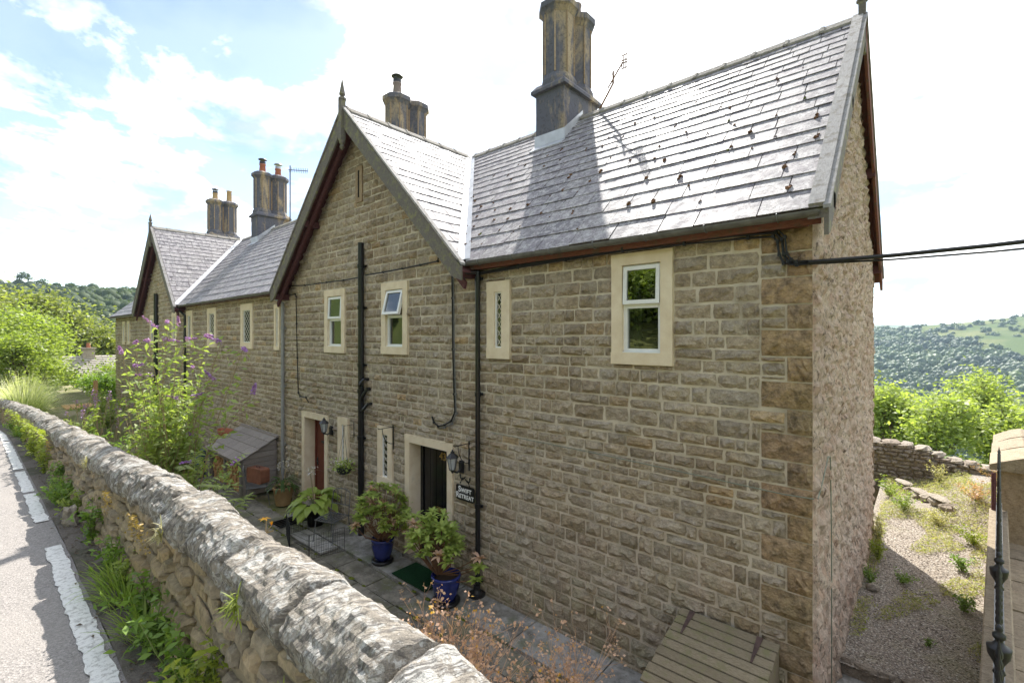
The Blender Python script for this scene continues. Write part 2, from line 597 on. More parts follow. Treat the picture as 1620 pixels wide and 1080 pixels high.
def leafmat(name, a, b, trans=.45, rough=.5, far=0.0, c3=None, ns=1.5):
    t = NT(name)
    r = t.geo.outputs['Random Per Island']
    n = t.noise(ns, 4)
    c = t.mix(r, a, b)
    if c3:
        c = t.mix(t.ramp(n, [(.45, 0), (.62, 1)]), c, c3)
    t.setv(t.b.inputs['Base Color'], c)
    t.setv(t.b.inputs['Roughness'], rough)
    t.setv(t.b.inputs['Specular IOR Level'], .35)
    if trans:
        tl = t.n('ShaderNodeBsdfTranslucent')
        cc = t.mix(1.0, c, (1.5, 1.6, .6), 'MULTIPLY')
        t.l(cc, tl.inputs[0])
        mx = t.n('ShaderNodeMixShader')
        mx.inputs[0].default_value = trans
        t.l(t.b.outputs[0], mx.inputs[1]); t.l(tl.outputs[0], mx.inputs[2])
        t.l(mx.outputs[0], t.out.inputs[0])
leafmat('leaf_bright', (.18, .24, .06), (.32, .38, .11))
leafmat('leaf_ash', (.25, .31, .10), (.38, .43, .17), .5)
leafmat('leaf_olive', (.19, .215, .07), (.31, .335, .12), c3=(.13, .16, .055))
leafmat('leaf_dark', (.03, .055, .015), (.06, .09, .025), .25)
leafmat('leaf_wood', (.05, .08, .03), (.095, .13, .045), .3, .8, c3=(.045, .07, .035), ns=.03)
leafmat('leaf_woodnorth', (.05, .095, .025), (.115, .165, .045), .25, c3=(.045, .075, .03), ns=.012)
leafmat('leaf_weed', (.12, .20, .04), (.22, .33, .07), .4)
leafmat('leaf_yellowgreen', (.22, .27, .04), (.32, .36, .08), .4)
leafmat('leaf_dry', (.34, .20, .10), (.48, .31, .17), .3)
leafmat('leaf_straw', (.38, .34, .18), (.50, .46, .28), .35)
leafmat('leaf_pinkdry', (.50, .30, .20), (.64, .44, .32), .3)
leafmat('leaf_rhodo', (.24, .33, .07), (.42, .50, .13), .3, .35)
leafmat('leaf_buddleia', (.22, .29, .09), (.36, .43, .16), .45)
leafmat('leaf_hosta', (.28, .38, .07), (.40, .48, .13), .35, .35)
leafmat('leaf_hosta_dark', (.06, .11, .03), (.10, .16, .05), .3, .35)
leafmat('leaf_grass', (.16, .26, .04), (.30, .38, .09), .4)
leafmat('leaf_grasspale', (.50, .52, .32), (.64, .65, .45), .4)
leafmat('petal_purple', (.30, .13, .50), (.50, .30, .66), .3)
leafmat('petal_white', (.60, .56, .62), (.75, .72, .75), .3)
leafmat('petal_yellow', (.75, .45, .02), (.80, .55, .05), .3)
leafmat('petal_orange', (.80, .33, .02), (.85, .48, .03), .3)
leafmat('moss_orange', (.30, .20, .05), (.40, .28, .08), .2)
plain('bark', (.13, .10, .075), .95, .1, bump=.8, scale=10)
plain('stem_pale', (.34, .27, .15), .8, .2)
plain('stem_green', (.14, .18, .05), .7, .2)
plain('stem_brown', (.20, .11, .06), .8, .2)
def asphalt():
    t = NT('asphalt')
    v = t.voro(120)
    c = t.ramp(t.voro(120, out='Color'), [(0, (.15, .138, .128)), (.5, (.26, .24, .222)), (1, (.38, .35, .325))])
    c = t.mix(t.ramp(t.noise(1.2, 5), [(.4, 0), (.65, .6)]), c, (.30, .275, .25))
    t.fin(c, .85, .3, t.bump(v, .6, .006))
asphalt()
def verge():
    t = NT('verge_grit')
    c = t.ramp(t.noise(60, 5, .75), [(.3, (.10, .085, .075)), (.6, (.20, .175, .15)), (.75, (.34, .31, .26))])
    c = t.mix(t.ramp(t.noise(3, 5), [(.5, 0), (.65, .5)]), c, (.05, .06, .025))
    t.fin(c, .95, .15, t.bump(t.noise(80, 5, .75), .9, .012))
verge()
def linepaint():
    t = NT('line_paint')
    c = t.mix(t.ramp(t.noise(30, 6, .75), [(.50, 0), (.62, .8)]), (.72, .71, .67), (.34, .32, .29))
    t.fin(c, .7, .3, t.bump(t.noise(120, 3), .5, .003))
linepaint()
def flag():
    t = NT('flagstone')
    r = t.rnd()
    c = t.ramp(r, [(0, (.23, .205, .165)), (.4, (.30, .275, .225)), (.7, (.20, .185, .15)), (1, (.35, .325, .275))])
    c = t.mix(t.ramp(t.noise(4, 6, .7), [(.42, 0), (.58, .8)]), c, (.11, .10, .075))
    c = t.mix(t.ramp(t.noise(2.2, 6, .7), [(.50, 0), (.62, .7)]), c, (.15, .155, .07))
    c = t.mix(t.ramp(t.noise(22, 6, .75), [(.58, 0), (.66, .6)]), c, (.38, .37, .33))
    t.fin(c, .85, .3, t.bump(t.noise(35, 6, .65), .5, .008))
flag()
def conc():
    t = NT('concrete_path')
    c = t.mix(t.ramp(t.noise(3, 7, .7), [(.4, 0), (.62, 1)]), (.40, .385, .355), (.17, .16, .135))
    c = t.mix(t.ramp(t.noise(1.6, 5), [(.52, 0), (.62, .7)]), c, (.16, .18, .09))
    c = t.mix(t.ramp(t.noise(28, 6, .75), [(.56, 0), (.66, .6)]), c, (.10, .095, .085))
    c = t.mix(t.ramp(t.noise(7, 7, .75), [(.56, 0), (.63, .5)]), c, (.52, .51, .48))
    t.fin(c, .85, .3, t.bump(t.noise(70, 5, .7), .6, .006))
conc()
def gravel():
    t = NT('gravel')
    vn = t.n('ShaderNodeTexVoronoi')
    vn.inputs['Scale'].default_value = 42
    t.l(t.geo.outputs['Position'], vn.inputs['Vector'])
    c = t.ramp(vn.outputs['Color'], [(0, (.30, .25, .19)), (.35, (.48, .42, .34)), (.6, (.38, .32, .26)), (.8, (.62, .57, .49)), (1, (.42, .36, .30))])
    c = t.mix(t.ramp(vn.outputs['Distance'], [(.25, 0), (.6, .6)]), c, (.08, .06, .05))
    c = t.mix(t.ramp(t.noise(1.1, 5), [(.52, 0), (.66, .45)]), c, (.25, .24, .12))
    h = t.math('SUBTRACT', 1.0, vn.outputs['Distance'])
    t.fin(c, .9, .2, t.bump(h, 1.0, .02))
gravel()
def grassland():
    t = NT('meadow')
    c = t.mix(t.ramp(t.noise(.02, 6), [(.4, 0), (.6, 1)]), (.09, .125, .035), (.17, .18, .065))
    c = t.mix(t.ramp(t.noise(.3, 5), [(.5, 0), (.7, .5)]), c, (.06, .09, .03))
    t.fin(c, .95, .1, t.bump(t.noise(2, 6), .5, .3))
grassland()
def dirt():
    t = NT('garden_soil')
    c = t.mix(t.ramp(t.noise(2, 6), [(.4, 0), (.6, 1)]), (.16, .17, .07), (.27, .24, .15))
    t.fin(c, .95, .1, t.bump(t.noise(20, 6), .8, .03))
dirt()
def stone_roof():
    t = NT('stone_tile_roof')
    c = t.ramp(t.rnd(), [(0, (.33, .30, .25)), (1, (.43, .40, .34))])
    t.fin(c, .9, .2, t.bump(t.noise(10, 4), .4, .02))
stone_roof()
# ---------------------------------------------------------------- stone pieces
def stone_variant(seed, nx=6, nz=4, rock=1.0, ragged=.05, name='stone', mat='facade_stone'):
    rg = random.Random(seed)
    v = []
    for j in range(nz):
        for i in range(nx):
            x = i / (nx - 1) - .5
            z = j / (nz - 1) - .5
            ex = i in (0, nx - 1); ez = j in (0, nz - 1)
            dx = dz = 0
            if ex: dx = -math.copysign(rg.uniform(0, ragged * .7), x)
            else: dx = rg.uniform(-.05, .05)
            if ez: dz = -math.copysign(rg.uniform(0, ragged * 1.6), z)
            else: dz = rg.uniform(-.08, .08)
            if ex and ez:
                dx *= 1.6
            y = -rg.uniform(.02, .30) if (ex or ez) else -(rg.uniform(.35, 1.25) if rock >= 1 else (rg.uniform(.78, .96) + .25 * x * math.sin(seed) + .2 * z * math.cos(seed)))
            v.append((x + dx, y, z + dz))
    f = []
    for j in range(nz - 1):
        for i in range(nx - 1):
            a = j * nx + i
            if rg.random() < .5:
                f += [(a, a + 1, a + nx + 1), (a, a + nx + 1, a + nx)]
            else:
                f += [(a, a + 1, a + nx), (a + 1, a + nx + 1, a + nx)]
    # sides, back to y = +.6
    rim = [i for i in range(nx)] + [j * nx + nx - 1 for j in range(1, nz)] + [(nz - 1) * nx + i for i in range(nx - 2, -1, -1)] + [j * nx for j in range(nz - 2, 0, -1)]
    b = len(v)
    for k in rim:
        v.append((v[k][0] * .99, .6, v[k][2] * .99))
    n = len(rim)
    for k in range(n):
        f.append((rim[k], b + k, b + (k + 1) % n, rim[(k + 1) % n]))
    return md(name, v, f, mat)
STONES = [stone_variant(100 + i) for i in range(22)]
QUOINS = [stone_variant(300 + i, 8, 5, name='quoin', mat='quoin_stone', ragged=.012) for i in range(8)]

_HCACHE = {}
def hole_overlap(holes, z0, z1):
    """returns list of (x0, x1, zlow, zhigh) blocked bands meeting this course"""
    return [h for h in holes if h[2] < z1 - .015 and h[3] > z0 + .015]
def layout(courses, x0, x1, holes, rg, wmin, wmax, lim=None):
    out = []
    for (z0, z1) in courses:
        a0, a1 = x0, x1
        if lim:
            l0, l1 = lim(z0, z1)
            a0, a1 = max(a0, l0), min(a1, l1)
        if a1 - a0 < .08:
            continue
        hs = hole_overlap(holes, z0, z1)
        spans = [(a0, a1, z0, z1)]
        for (hx0, hx1, hz0, hz1) in hs:
            ns = []
            for (p, q, r0, r1) in spans:
                if hx1 <= p or hx0 >= q:
                    ns.append((p, q, r0, r1)); continue
                if hx0 - p > .03: ns.append((p, hx0, r0, r1))
                if q - hx1 > .03: ns.append((hx1, q, r0, r1))
                m0, m1 = max(p, hx0), min(q, hx1)
                if r1 - hz1 > .035: ns.append((m0, m1, hz1 + .004, r1))
                if hz0 - r0 > .035: ns.append((m0, m1, r0, hz0 - .004))
            spans = ns
        for (p, q, r0, r1) in spans:
            x = p
            while x < q - 1e-4:
                w = rg.uniform(wmin, wmax) * (.6 if rg.random() < .22 else 1)
                if q - (x + w) < wmin * .55:
                    w = q - x
                if w > wmax * 1.35:
                    w = w / 2
                out.append((x, r0, w, r1 - r0))
                x += w
    return out

def place_stones(rects, wall, y, keep, rg, name='stone', variants=None, gap=.010, depth=.036, restname='stonework', jit=.004, cap=300):
    """largest seen as their own objects, the rest joined"""
    variants = variants or STONES
    rk = sorted(range(len(rects)), key=lambda i: -seen_area(rects[i][0], y, rects[i][1] + rects[i][3] / 2, rects[i][2], rects[i][3]))
    rest_v = []; rest_f = []
    b = 0
    for n, i in enumerate(rk):
        x, z, w, h = rects[i]
        g = gap * rg.uniform(.5, 2.0)
        me = variants[rg.randrange(len(variants))]
        sx, sz, sy = max(.02, w - g), max(.015, h - g), depth * rg.uniform(.4, 1.5)
        c = Vector((x + w / 2 + rg.uniform(-jit, jit), y + rg.uniform(-.004, .004), z + h / 2 + rg.uniform(-jit, jit)))
        flip = rg.random() < .5
        ang = rg.uniform(-.012, .012) + (math.pi if flip else 0)
        if n < cap and keep:
            o = bpy.data.objects.new(name, me)
            COL.objects.link(o)
            o.parent = wall
            o.location = c - WL[wall.name]
            o.rotation_euler = (0, ang, 0)
            o.scale = (sx, sy, sz)
        else:
            M = Matrix.Translation(c) @ Matrix.Rotation(ang, 4, 'Y') @ Matrix.Diagonal((sx, sy, sz, 1))
            rest_v += [tuple(M @ v.co) for v in me.vertices]
            rest_f += [tuple(k + b for k in p.vertices) for p in me.polygons]
            b += len(me.vertices)
    if rest_v:
        me = md(restname, rest_v, rest_f, variants[0].materials[0])
        o = ob(restname, me, wall)
        o['kind'] = 'stuff'

GZ = -3.85          # the paved yard
EAVE = 1.06
def facade_courses(top):
    rg = random.Random(5)
    z = GZ - .1
    out = []
    while z < top:
        h = rg.choice((.10, .12, .135, .15, .165, .185)) * rg.uniform(.95, 1.05)
        if z > .2: h = rg.uniform(.15, .21) if z < 1.2 else rg.uniform(.12, .17)
        out.append((z, z + h))
        z += h
    return out
COURSES = facade_courses(4.3)

def wall_body(name, x0, x1, z0, z1, holes, parent, gable=None, mat='mortar'):
    """a wall of mortar 0.3 m thick, its front face on y = 0, with real openings"""
    xs = sorted(set([x0, x1] + [h[i] for h in holes for i in (0, 1)]))
    m = MB()
    for a, b in zip(xs[:-1], xs[1:]):
        blocked = sorted([(h[2], h[3]) for h in holes if h[0] < b - 1e-4 and h[1] > a + 1e-4])
        z = z0
        for (p, q) in blocked:
            if p > z: m.box(a, b, 0, .3, z, p)
            z = q
        if z < z1: m.box(a, b, 0, .3, z, z1)
    if gable:
        c, hw, top = gable
        m.prism([(c - hw, 0, z1), (c + hw, 0, z1), (c, 0, top)], (0, .3, 0))
    return m.build(name, mat, parent)

def lattice(mb, x0, x1, z0, z1, y, nx, nz, r=.006):
    """diamond glazing bars clipped to the light"""
    dx = (x1 - x0) / nx; dz = (z1 - z0) / nz
    for k in range(-nz, nx + nz):
        for sgn in (1, -1):
            pts = []
            # line: x = x0 + k*dx + t*dx ; z = z0 + t*dz (or from the top)
            t0, t1 = 0, nz
            xa = k
            t0 = max(t0, -xa); t1 = min(t1, nx - xa)
            if t1 - t0 < .1: continue
            za, zb = (z0 + t0 * dz, z0 + t1 * dz) if sgn > 0 else (z1 - t0 * dz, z1 - t1 * dz)
            mb.tube([(x0 + (xa + t0) * dx, y, za), (x0 + (xa + t1) * dx, y, zb)], r, 4, cap=False)

def make_window(parent, x0, x1, z0, z1, kind, bord=.135):
    """surround > frame, glazing bars, panes, sash; opening is inside the surround"""
    y0 = -.045
    s = MB()
    j = .003
    s.box(x0, x0 + bord, y0, .16, z0 + bord, z1 - bord)
    s.box(x1 - bord, x1, y0, .16, z0 + bord, z1 - bord)
    s.box(x0 - j, x1 + j, y0 - .002, .16, z1 - bord, z1)
    s.box(x0 - j, x1 + j, y0 - .008, .16, z0, z0 + bord)
    w = s.build('window', 'cream_surround', parent)
    a0, a1, b0, b1 = x0 + bord, x1 - bord, z0 + bord, z1 - bord
    if kind == 'casement' or kind == 'open':
        yf = .005
        f = MB()
        t = .045
        zm = b0 + (b1 - b0) * .53
        f.box(a0, a0 + t, yf, yf + .06, b0, b1); f.box(a1 - t, a1, yf, yf + .06, b0, b1)
        f.box(a0 + t, a1 - t, yf + .001, yf + .06, b1 - t, b1); f.box(a0 + t, a1 - t, yf + .001, yf + .06, b0, b0 + t)
        f.box(a0 + t, a1 - t, yf - .003, yf + .06, zm - .025, zm + .025)
        f.box(a0 - .005, a1 + .005, yf - .03, yf + .01, b0 - .012, b0 + .012)
        f.build('frame', 'white_upvc', w)
        p = MB(); p.box(a0 + t, a1 - t, yf + .03, yf + .036, b0 + t, zm - .025)
        p.build('pane', 'window_glass', w)
        # top-hung sash
        sm = MB(); pm = MB()
        hgt = (b1 - t * .4) - (zm + .02)
        M = Matrix.Translation((0, yf - .012, b1 - t * .4)) @ Matrix.Rotation(R(-14 if kind == 'open' else -2.5), 4, 'X')
        q0, q1 = a0 + .012, a1 - .012
        sm.box(q0, q0 + t, -.02, .03, -hgt, 0, M); sm.box(q1 - t, q1, -.02, .03, -hgt, 0, M)
        sm.box(q0 + t, q1 - t, -.021, .03, -t, -.001, M); sm.box(q0 + t, q1 - t, -.021, .03, -hgt + .001, -hgt + t, M)
        pm.box(q0 + t, q1 - t, .0, .006, -hgt + t, -t, M)
        sm.build('sash', 'white_upvc', w); pm.build('pane', 'window_glass', w)
        # a dim room with a pale curtain edge
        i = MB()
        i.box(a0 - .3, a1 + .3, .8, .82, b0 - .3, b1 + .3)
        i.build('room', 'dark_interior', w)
        cu = MB()
        n = 10
        for k in range(n):
            xx = a0 + .01 + k * .014
            cu.box(xx, xx + .012, .14 + .012 * (k % 2), .15 + .012 * (k % 2), b0, b1)
        cu.build('curtain', 'pale_curtain', w)
    else:
        yf = -.022
        f = MB(); t = .022
        f.box(a0, a0 + t, yf, yf + .03, b0, b1); f.box(a1 - t, a1, yf, yf + .03, b0, b1)
        f.box(a0 + t, a1 - t, yf + .001, yf + .03, b1 - t, b1); f.box(a0 + t, a1 - t, yf + .001, yf + .03, b0, b0 + t)
        f.build('frame', 'white_upvc', w)
        l = MB()
        nx = 1 if (a1 - a0) < .25 else 3
        dd = .125
        lattice(l, a0 + t, a1 - t, b0 + t, b1 - t, yf + .012, nx, max(3, round((b1 - b0) / (dd * (1 if nx == 1 else 1.15)))), .0055)
        l.build('glazing_bars', 'cream_lead', w)
        p = MB(); p.box(a0 + t, a1 - t, yf + .02, yf + .024, b0 + t, b1 - t)
        p.build('pane', 'window_glass', w)
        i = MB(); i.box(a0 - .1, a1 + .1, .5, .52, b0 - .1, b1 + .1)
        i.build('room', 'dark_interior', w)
    return w

# ---------------------------------------------------------------- roofs
def slate_quad(m, p00, p10, p11, p01, n, th, lift):
    """p00,p10 lower edge; p11,p01 upper edge"""
    up = [p00 + n * lift, p10 + n * lift, p11 + n * .004, p01 + n * .004]
    lo = [q - n * th for q in up]
    m.add(up + lo, [(0, 1, 2, 3), (7, 6, 5, 4), (0, 4, 5, 1), (1, 5, 6, 2), (2, 6, 7, 3), (3, 7, 4, 0)])
def slates(roof, org, u, s, n, slens, ulim, wbase, rg, cap=300, name='slate', individually=True):
    u, s, n = Vector(u), Vector(s).normalized(), Vector(n).normalized()
    org = Vector(org)
    pieces = []
    pos = 0
    for ci, L in enumerate(slens):
        s0, s1 = pos, pos + L + .03
        w = wbase(ci)
        a_lo, b_lo = ulim(s0); a_hi, b_hi = ulim(pos + L)
        lo, hi = min(a_lo, a_hi), max(b_lo, b_hi)
        x = lo - rg.uniform(.1, .9) * w
        edges = []
        while x < hi:
            edges.append(x)
            x += w * rg.uniform(.62, 1.4)
        edges.append(x)
        for e0, e1 in zip(edges[:-1], edges[1:]):
            g = rg.uniform(.002, .008)
            q = [max(e0 + g, a_lo), min(e1 - g, b_lo), min(e1 - g, b_hi), max(e0 + g, a_hi)]
            if q[1] - q[0] < .012 and q[2] - q[3] < .012:
                continue
            if q[1] < q[0]: q[0] = q[1] = (q[0] + q[1]) / 2
            if q[2] < q[3]: q[2] = q[3] = (q[2] + q[3]) / 2
            dz = rg.uniform(-.012, .008)
            pieces.append((org + u * q[0] + s * (s0 + dz), org + u * q[1] + s * (s0 + dz + rg.uniform(-.004, .004)),
                           org + u * q[2] + s * s1, org + u * q[3] + s * s1, rg.uniform(.013, .021)))
        pos += L
    def area(p):
        c = (p[0] + p[2]) / 2
        return seen_area(c.x, c.y, c.z, .2, .2) * ((p[1] - p[0]).length * (p[3] - p[0]).length)
    pieces.sort(key=lambda p: -area(p))
    rest = MB()
    for i, p in enumerate(pieces):
        if i < cap and individually:
            m = MB(); slate_quad(m, p[0], p[1], p[2], p[3], n, .010, p[4])
            m.build(name, 'roof_slate', roof)
        else:
            slate_quad(rest, p[0], p[1], p[2], p[3], n, .010, p[4])
    if rest.v:
        rest.build('slating', 'roof_slate', roof, kind='stuff')
    return pieces
def slab(name, pts, n, th, mat, parent):
    m = MB()
    m.prism(pts, Vector(n) * -th)
    return m.build(name, mat, parent)
RIDGE_Y, RIDGE_Z = 3.0, 4.35
EY = -.22
EZ = EY + 1.35      # main slope plane: z = y + 1.35
SN = (0, -.7071, .7071)
def diminishing(total, a, b):
    out = []; t = 0
    while t < total:
        k = t / total
        out.append(a + (b - a) * k); t += out[-1]
    sc = total / t
    return [x * sc for x in out]
def ridge_tiles(roof, p0, p1, length=.46, rg=random.Random(3), mat='coping_stone'):
    p0, p1 = Vector(p0), Vector(p1)
    d = (p1 - p0); L = d.length; d.normalize()
    sd = d.cross(Vector((0, 0, 1)))
    n = max(1, round(L / length))
    for i in range(n):
        a = p0 + d * (L * i / n + .004); b = p0 + d * (L * (i + 1) / n - .004)
        m = MB()
        w = .105; h = .085
        def ring(q, k=0):
            return [q + sd * w - Vector((0, 0, h - k)), q + sd * (w + .004) - Vector((0, 0, h - .03 - k)), q + Vector((0, 0, .045 + k)) + sd * .02, q + Vector((0, 0, .045 + k)) - sd * .02,
                    q - sd * (w + .004) - Vector((0, 0, h - .03 - k)), q - sd * w - Vector((0, 0, h - k))]
        c = a + d * .05
        vs = ring(a, .014) + ring(c, .014) + ring(c) + ring(b)
        f = []
        for r in range(3):
            for k in range(6):
                f.append((r * 6 + k, r * 6 + (k + 1) % 6, (r + 1) * 6 + (k + 1) % 6, (r + 1) * 6 + k))
        f += [tuple(range(6))[::-1], tuple(range(18, 24))]
        m.add(vs, f)
        m.build('ridge_tile', mat, roof)
def half_round(m, p0, p1, r, n=8, up=Vector((0, 0, 1))):
    p0, p1 = Vector(p0), Vector(p1)
    d = (p1 - p0).normalized(); sd = d.cross(up)
    vs = []
    for q in (p0, p1):
        for rr in (r, r - .008):
            for k in range(n + 1):
                a = math.pi * k / n
                vs.append(q + sd * rr * math.cos(a) - up * rr * math.sin(a))
    N = n + 1
    f = []
    for k in range(n):
        f.append((k, k + 1, 2 * N + k + 1, 2 * N + k))
        f.append((N + k + 1, N + k, 3 * N + k, 3 * N + k + 1))
        f.append((k, N + k, N + k + 1, k + 1)); f.append((2 * N + k, 2 * N + k + 1, 3 * N + k + 1, 3 * N + k))
    f += [(0, 2 * N, 3 * N, N), (N - 1, 2 * N - 1, 4 * N - 1, 3 * N - 1)]
    m.add(vs, f)
def gutter(parent, x0, x1, y, z, mat, nbr, brmat='grey_wire'):
    m = MB(); half_round(m, (x0, y, z), (x1, y, z), .055)
    g = m.build('gutter', mat, parent)
    for k in range(nbr):
        x = x0 + (x1 - x0) * (k + .5) / nbr
        b = MB()
        b.tube([(x, y + .06, z + .01)] + [(x, y + .060 * math.cos(a), z - .060 * math.sin(a)) for a in [math.pi * q / 8 for q in range(9)]] + [(x, y - .045, z + .012)], .006, 5)
        b.build('bracket', brmat, g)
    return g
def downpipe(parent, x, y, z0, z1, r, mat, outlet=None, collars=(), name='downpipe'):
    m = MB()
    if outlet:
        ox, oy, oz = outlet
        m.tube([(ox, oy, oz), (ox, oy, oz - .10), (x, y, z1 + .02), (x, y, z1 - .12)], r, 12)
        m.tube([(ox, oy, oz + .02), (ox, oy, oz - .05)], r * 1.25, 12)
    m.tube([(x, y, z1 - .1 if outlet else z1), (x, y, z0)], r, 12)
    o = m.build(name, mat, parent, smooth=False)
    for c in collars:
        k = MB()
        k.tube([(x, y, c - .035), (x, y, c + .035)], r * 1.22, 12)
        k.box(x - r * 1.9, x + r * 1.9, y + r * .4, y + r * 1.1, c - .02, c + .02)
        k.build('collar', mat, o)
    return o

def chimney(parent, x0, y0=2.4, w=.67, d=1.22, pots=(), top=6.62, seed=0, lead=True):
    x1, y1 = x0 + w, y0 + d
    xc = (x0 + x1) / 2
    zb = y0 + 1.35 - .35
    m = MB()
    m.box(x0, x1, y0, y1, zb, 4.80)
    ch = m.build('chimney', 'sooty_stone', parent)
    c = MB()   # weathered ledge with a sloped top
    def frus(xa, xb, ya, yb, z0, xc_, xd, yc_, yd, z1):
        v = [(xa, ya, z0), (xb, ya, z0), (xb, yb, z0), (xa, yb, z0), (xc_, yc_, z1), (xd, yc_, z1), (xd, yd, z1), (xc_, yd, z1)]
        c.add(v, [(3, 2, 1, 0), (4, 5, 6, 7), (0, 1, 5, 4), (1, 2, 6, 5), (2, 3, 7, 6), (3, 0, 4, 7)])
    e = .075
    c.box(x0 - e, x1 + e, y0 - e, y1 + e, 4.80, 4.86)
    frus(x0 - e, x1 + e, y0 - e, y1 + e, 4.86, x0 + .01, x1 - .01, y0 + .01, y1 - .01, 4.97)
    c.build('ledge', 'sooty_stone', ch)
    r = .335
    k8 = 1 / math.cos(math.pi / 8)
    for i, yc in enumerate((y0 + d * .25, y0 + d * .75)):
        s = MB()
        s.lathe([(r * k8, 4.90), (r * k8, 5.02), (.285 * k8, 5.14), (.285 * k8, top - .36), (.285 * k8, top - .30)], (xc, yc, 0), 8, ph=.5)
        s.build('flue_shaft', 'sooty_stone', ch)
        ar = MB()
        for q in range(8):
            a_ = 2 * math.pi * (q + .5) / 8
            ar.tube([(xc + .290 * k8 * math.cos(a_), yc + .290 * k8 * math.sin(a_), 5.14), (xc + .290 * k8 * math.cos(a_), yc + .290 * k8 * math.sin(a_), top - .30)], .020, 4)
        ar.build('arris', 'pier_stone', ch)
        a = MB()
        a.lathe([(.29 * k8, top - .30), (.335 * k8, top - .22), (.375 * k8, top - .19), (.375 * k8, top - .08), (.25 * k8, top)], (xc, yc, 0), 8, ph=.5)
        a.build('cap', 'sooty_stone', ch)
        if i < len(pots) and pots[i]:
            col, hgt, cowl = pots[i]
            p = MB()
            p.lathe([(.135, top - .02), (.125, top + .04), (.105, top + hgt - .05), (.125, top + hgt - .03), (.125, top + hgt), (.09, top + hgt), (.09, top + hgt - .1)], (xc, yc, 0), 14)
            p.build('pot', col, ch, smooth=True)
            if cowl:
                q = MB(); z = top + hgt
                q.tube([(xc, yc, z - .02), (xc, yc, z + .10)], .115, 14)
                for aa in range(4):
                    q.tube([(xc + .1 * math.cos(aa * 1.57 + .4), yc + .1 * math.sin(aa * 1.57 + .4), z + .08), (xc + .1 * math.cos(aa * 1.57 + .4), yc + .1 * math.sin(aa * 1.57 + .4), z + .19)], .008, 5)
                q.lathe([(.165, z + .18), (.15, z + .20), (.02, z + .25)], (xc, yc, 0), 14)
                q.build('cowl', cowl, ch, smooth=False)
    if lead:
        l = MB()
        t = .012
        # front apron and stepped side soakers of lead
        zr = y0 + 1.35
        l.box(x0 - .03, x1 + .03, y0 - t, y0, zr - .03, zr + .22)
        fl = .16
        l.prism([(x0 - .05, y0 - t, zr + .012), (x1 + .05, y0 - t, zr + .012), (x1 + .05, y0 - fl, zr - fl + .045), (x0 - .05, y0 - fl, zr - fl + .045)], (0, .004, -.012))
        for xx in (x0 - t, x1):
            l.prism([(xx, y0, zr), (xx, RIDGE_Y + .05, RIDGE_Z + .05), (xx, RIDGE_Y + .05, RIDGE_Z + .18), (xx, y0, zr + .22)], (t, 0, 0))
        l.build('lead_flashing', 'lead_flashing', ch)
    return ch

def bargeboards(parent, c, hw, y, apex, mat='barge_timber', finial_h=.42):
    """pair of raking boards in front of a gable, capping strips, apex post with spike and pendant, soffit and purlin ends"""
    foot = apex - hw
    for sg in (-1, 1):
        def P(dx, dz, yy): return (c + sg * dx, yy, apex + dz)
        m = MB()
        w = .26
        pts = [P(.0, -.02, y), P(hw + .05, -hw - .07, y), P(hw + .05, -hw - .07 - .20, y), P(hw - .14, -hw - .20, y), P(.0, -.02 - w * 1.30, y)]
        m.prism(pts, (0, .035, 0))
        b = m.build('bargeboard', mat, parent)
        k = MB()   # capping fillet over the slate edge
        k.prism([P(0, .055, y - .02), P(hw + .07, -hw - .015, y - .02), P(hw + .07, -hw - .05, y - .02), P(0, .015, y - .02)], (0, .09, 0))
        k.build('capping', 'verge_timber', b)
        s = MB()   # boards under the overhang
        s.prism([P(0, -.075, y + .036), P(hw + .05, -hw - .125, y + .036), P(hw + .05, -hw - .15, y + .036), P(0, -.10, y + .036)], (0, -y - .03, 0))
        s.prism([P(.0, -.30, y + .13), P(hw + .0, -hw - .28, y + .13), P(hw - .03, -hw - .38, y + .13), P(0, -.42, y + .13)], (0, .05, 0))
        s.build('soffit', 'soffit_timber', parent)
        for dd in (hw * .53, hw - .05):
            pm = MB()
            x = c + sg * (dd - .10)
            z = apex - dd - .26
            pm.box(min(x, x + sg * .13), max(x, x + sg * .13), y + .05, .02, z, z + .13)
            pm.build('purlin_end', 'soffit_timber', parent)
    f = MB()
    f.box(c - .05, c + .05, y - .055, y + .045, apex - .62, apex + .16)
    f.lathe([(.075, -.02), (.075, .02), (.03, .04), (.03, .05), (.062, .09), (.045, .17), (.008, finial_h - .04), (.001, finial_h)], (c, y, apex + .16), 8)
    f.lathe([(.001, -.20), (.05, -.13), (.03, -.09), (.058, -.05), (.058, 0)], (c, y, apex - .62), 8)
    f.build('finial', mat, parent)

# ================================================================ the terrace
G1, HW = -8.36, 3.27          # front gable of the near pair
G2 = -23.2
rgS = random.Random(21)

# ---- right-hand range -------------------------------------------------
A = thing('stone_cottage', (-2.9, 0, GZ), 'nearest stone cottage range with big sunlit slate roof, large corner quoins and one tall chimney', 'cottage')
XA0, XA1 = -5.09, -.775
winsA = [(-2.794, -2.058, -.32, .955, 'open2'), (-4.849, -4.403, -.32, .795, 'slit')]
holesA = [w[:4] for w in winsA]
bodyA = wall_body('front_wall', XA0, XA1, GZ - .1, EAVE, holesA, A)
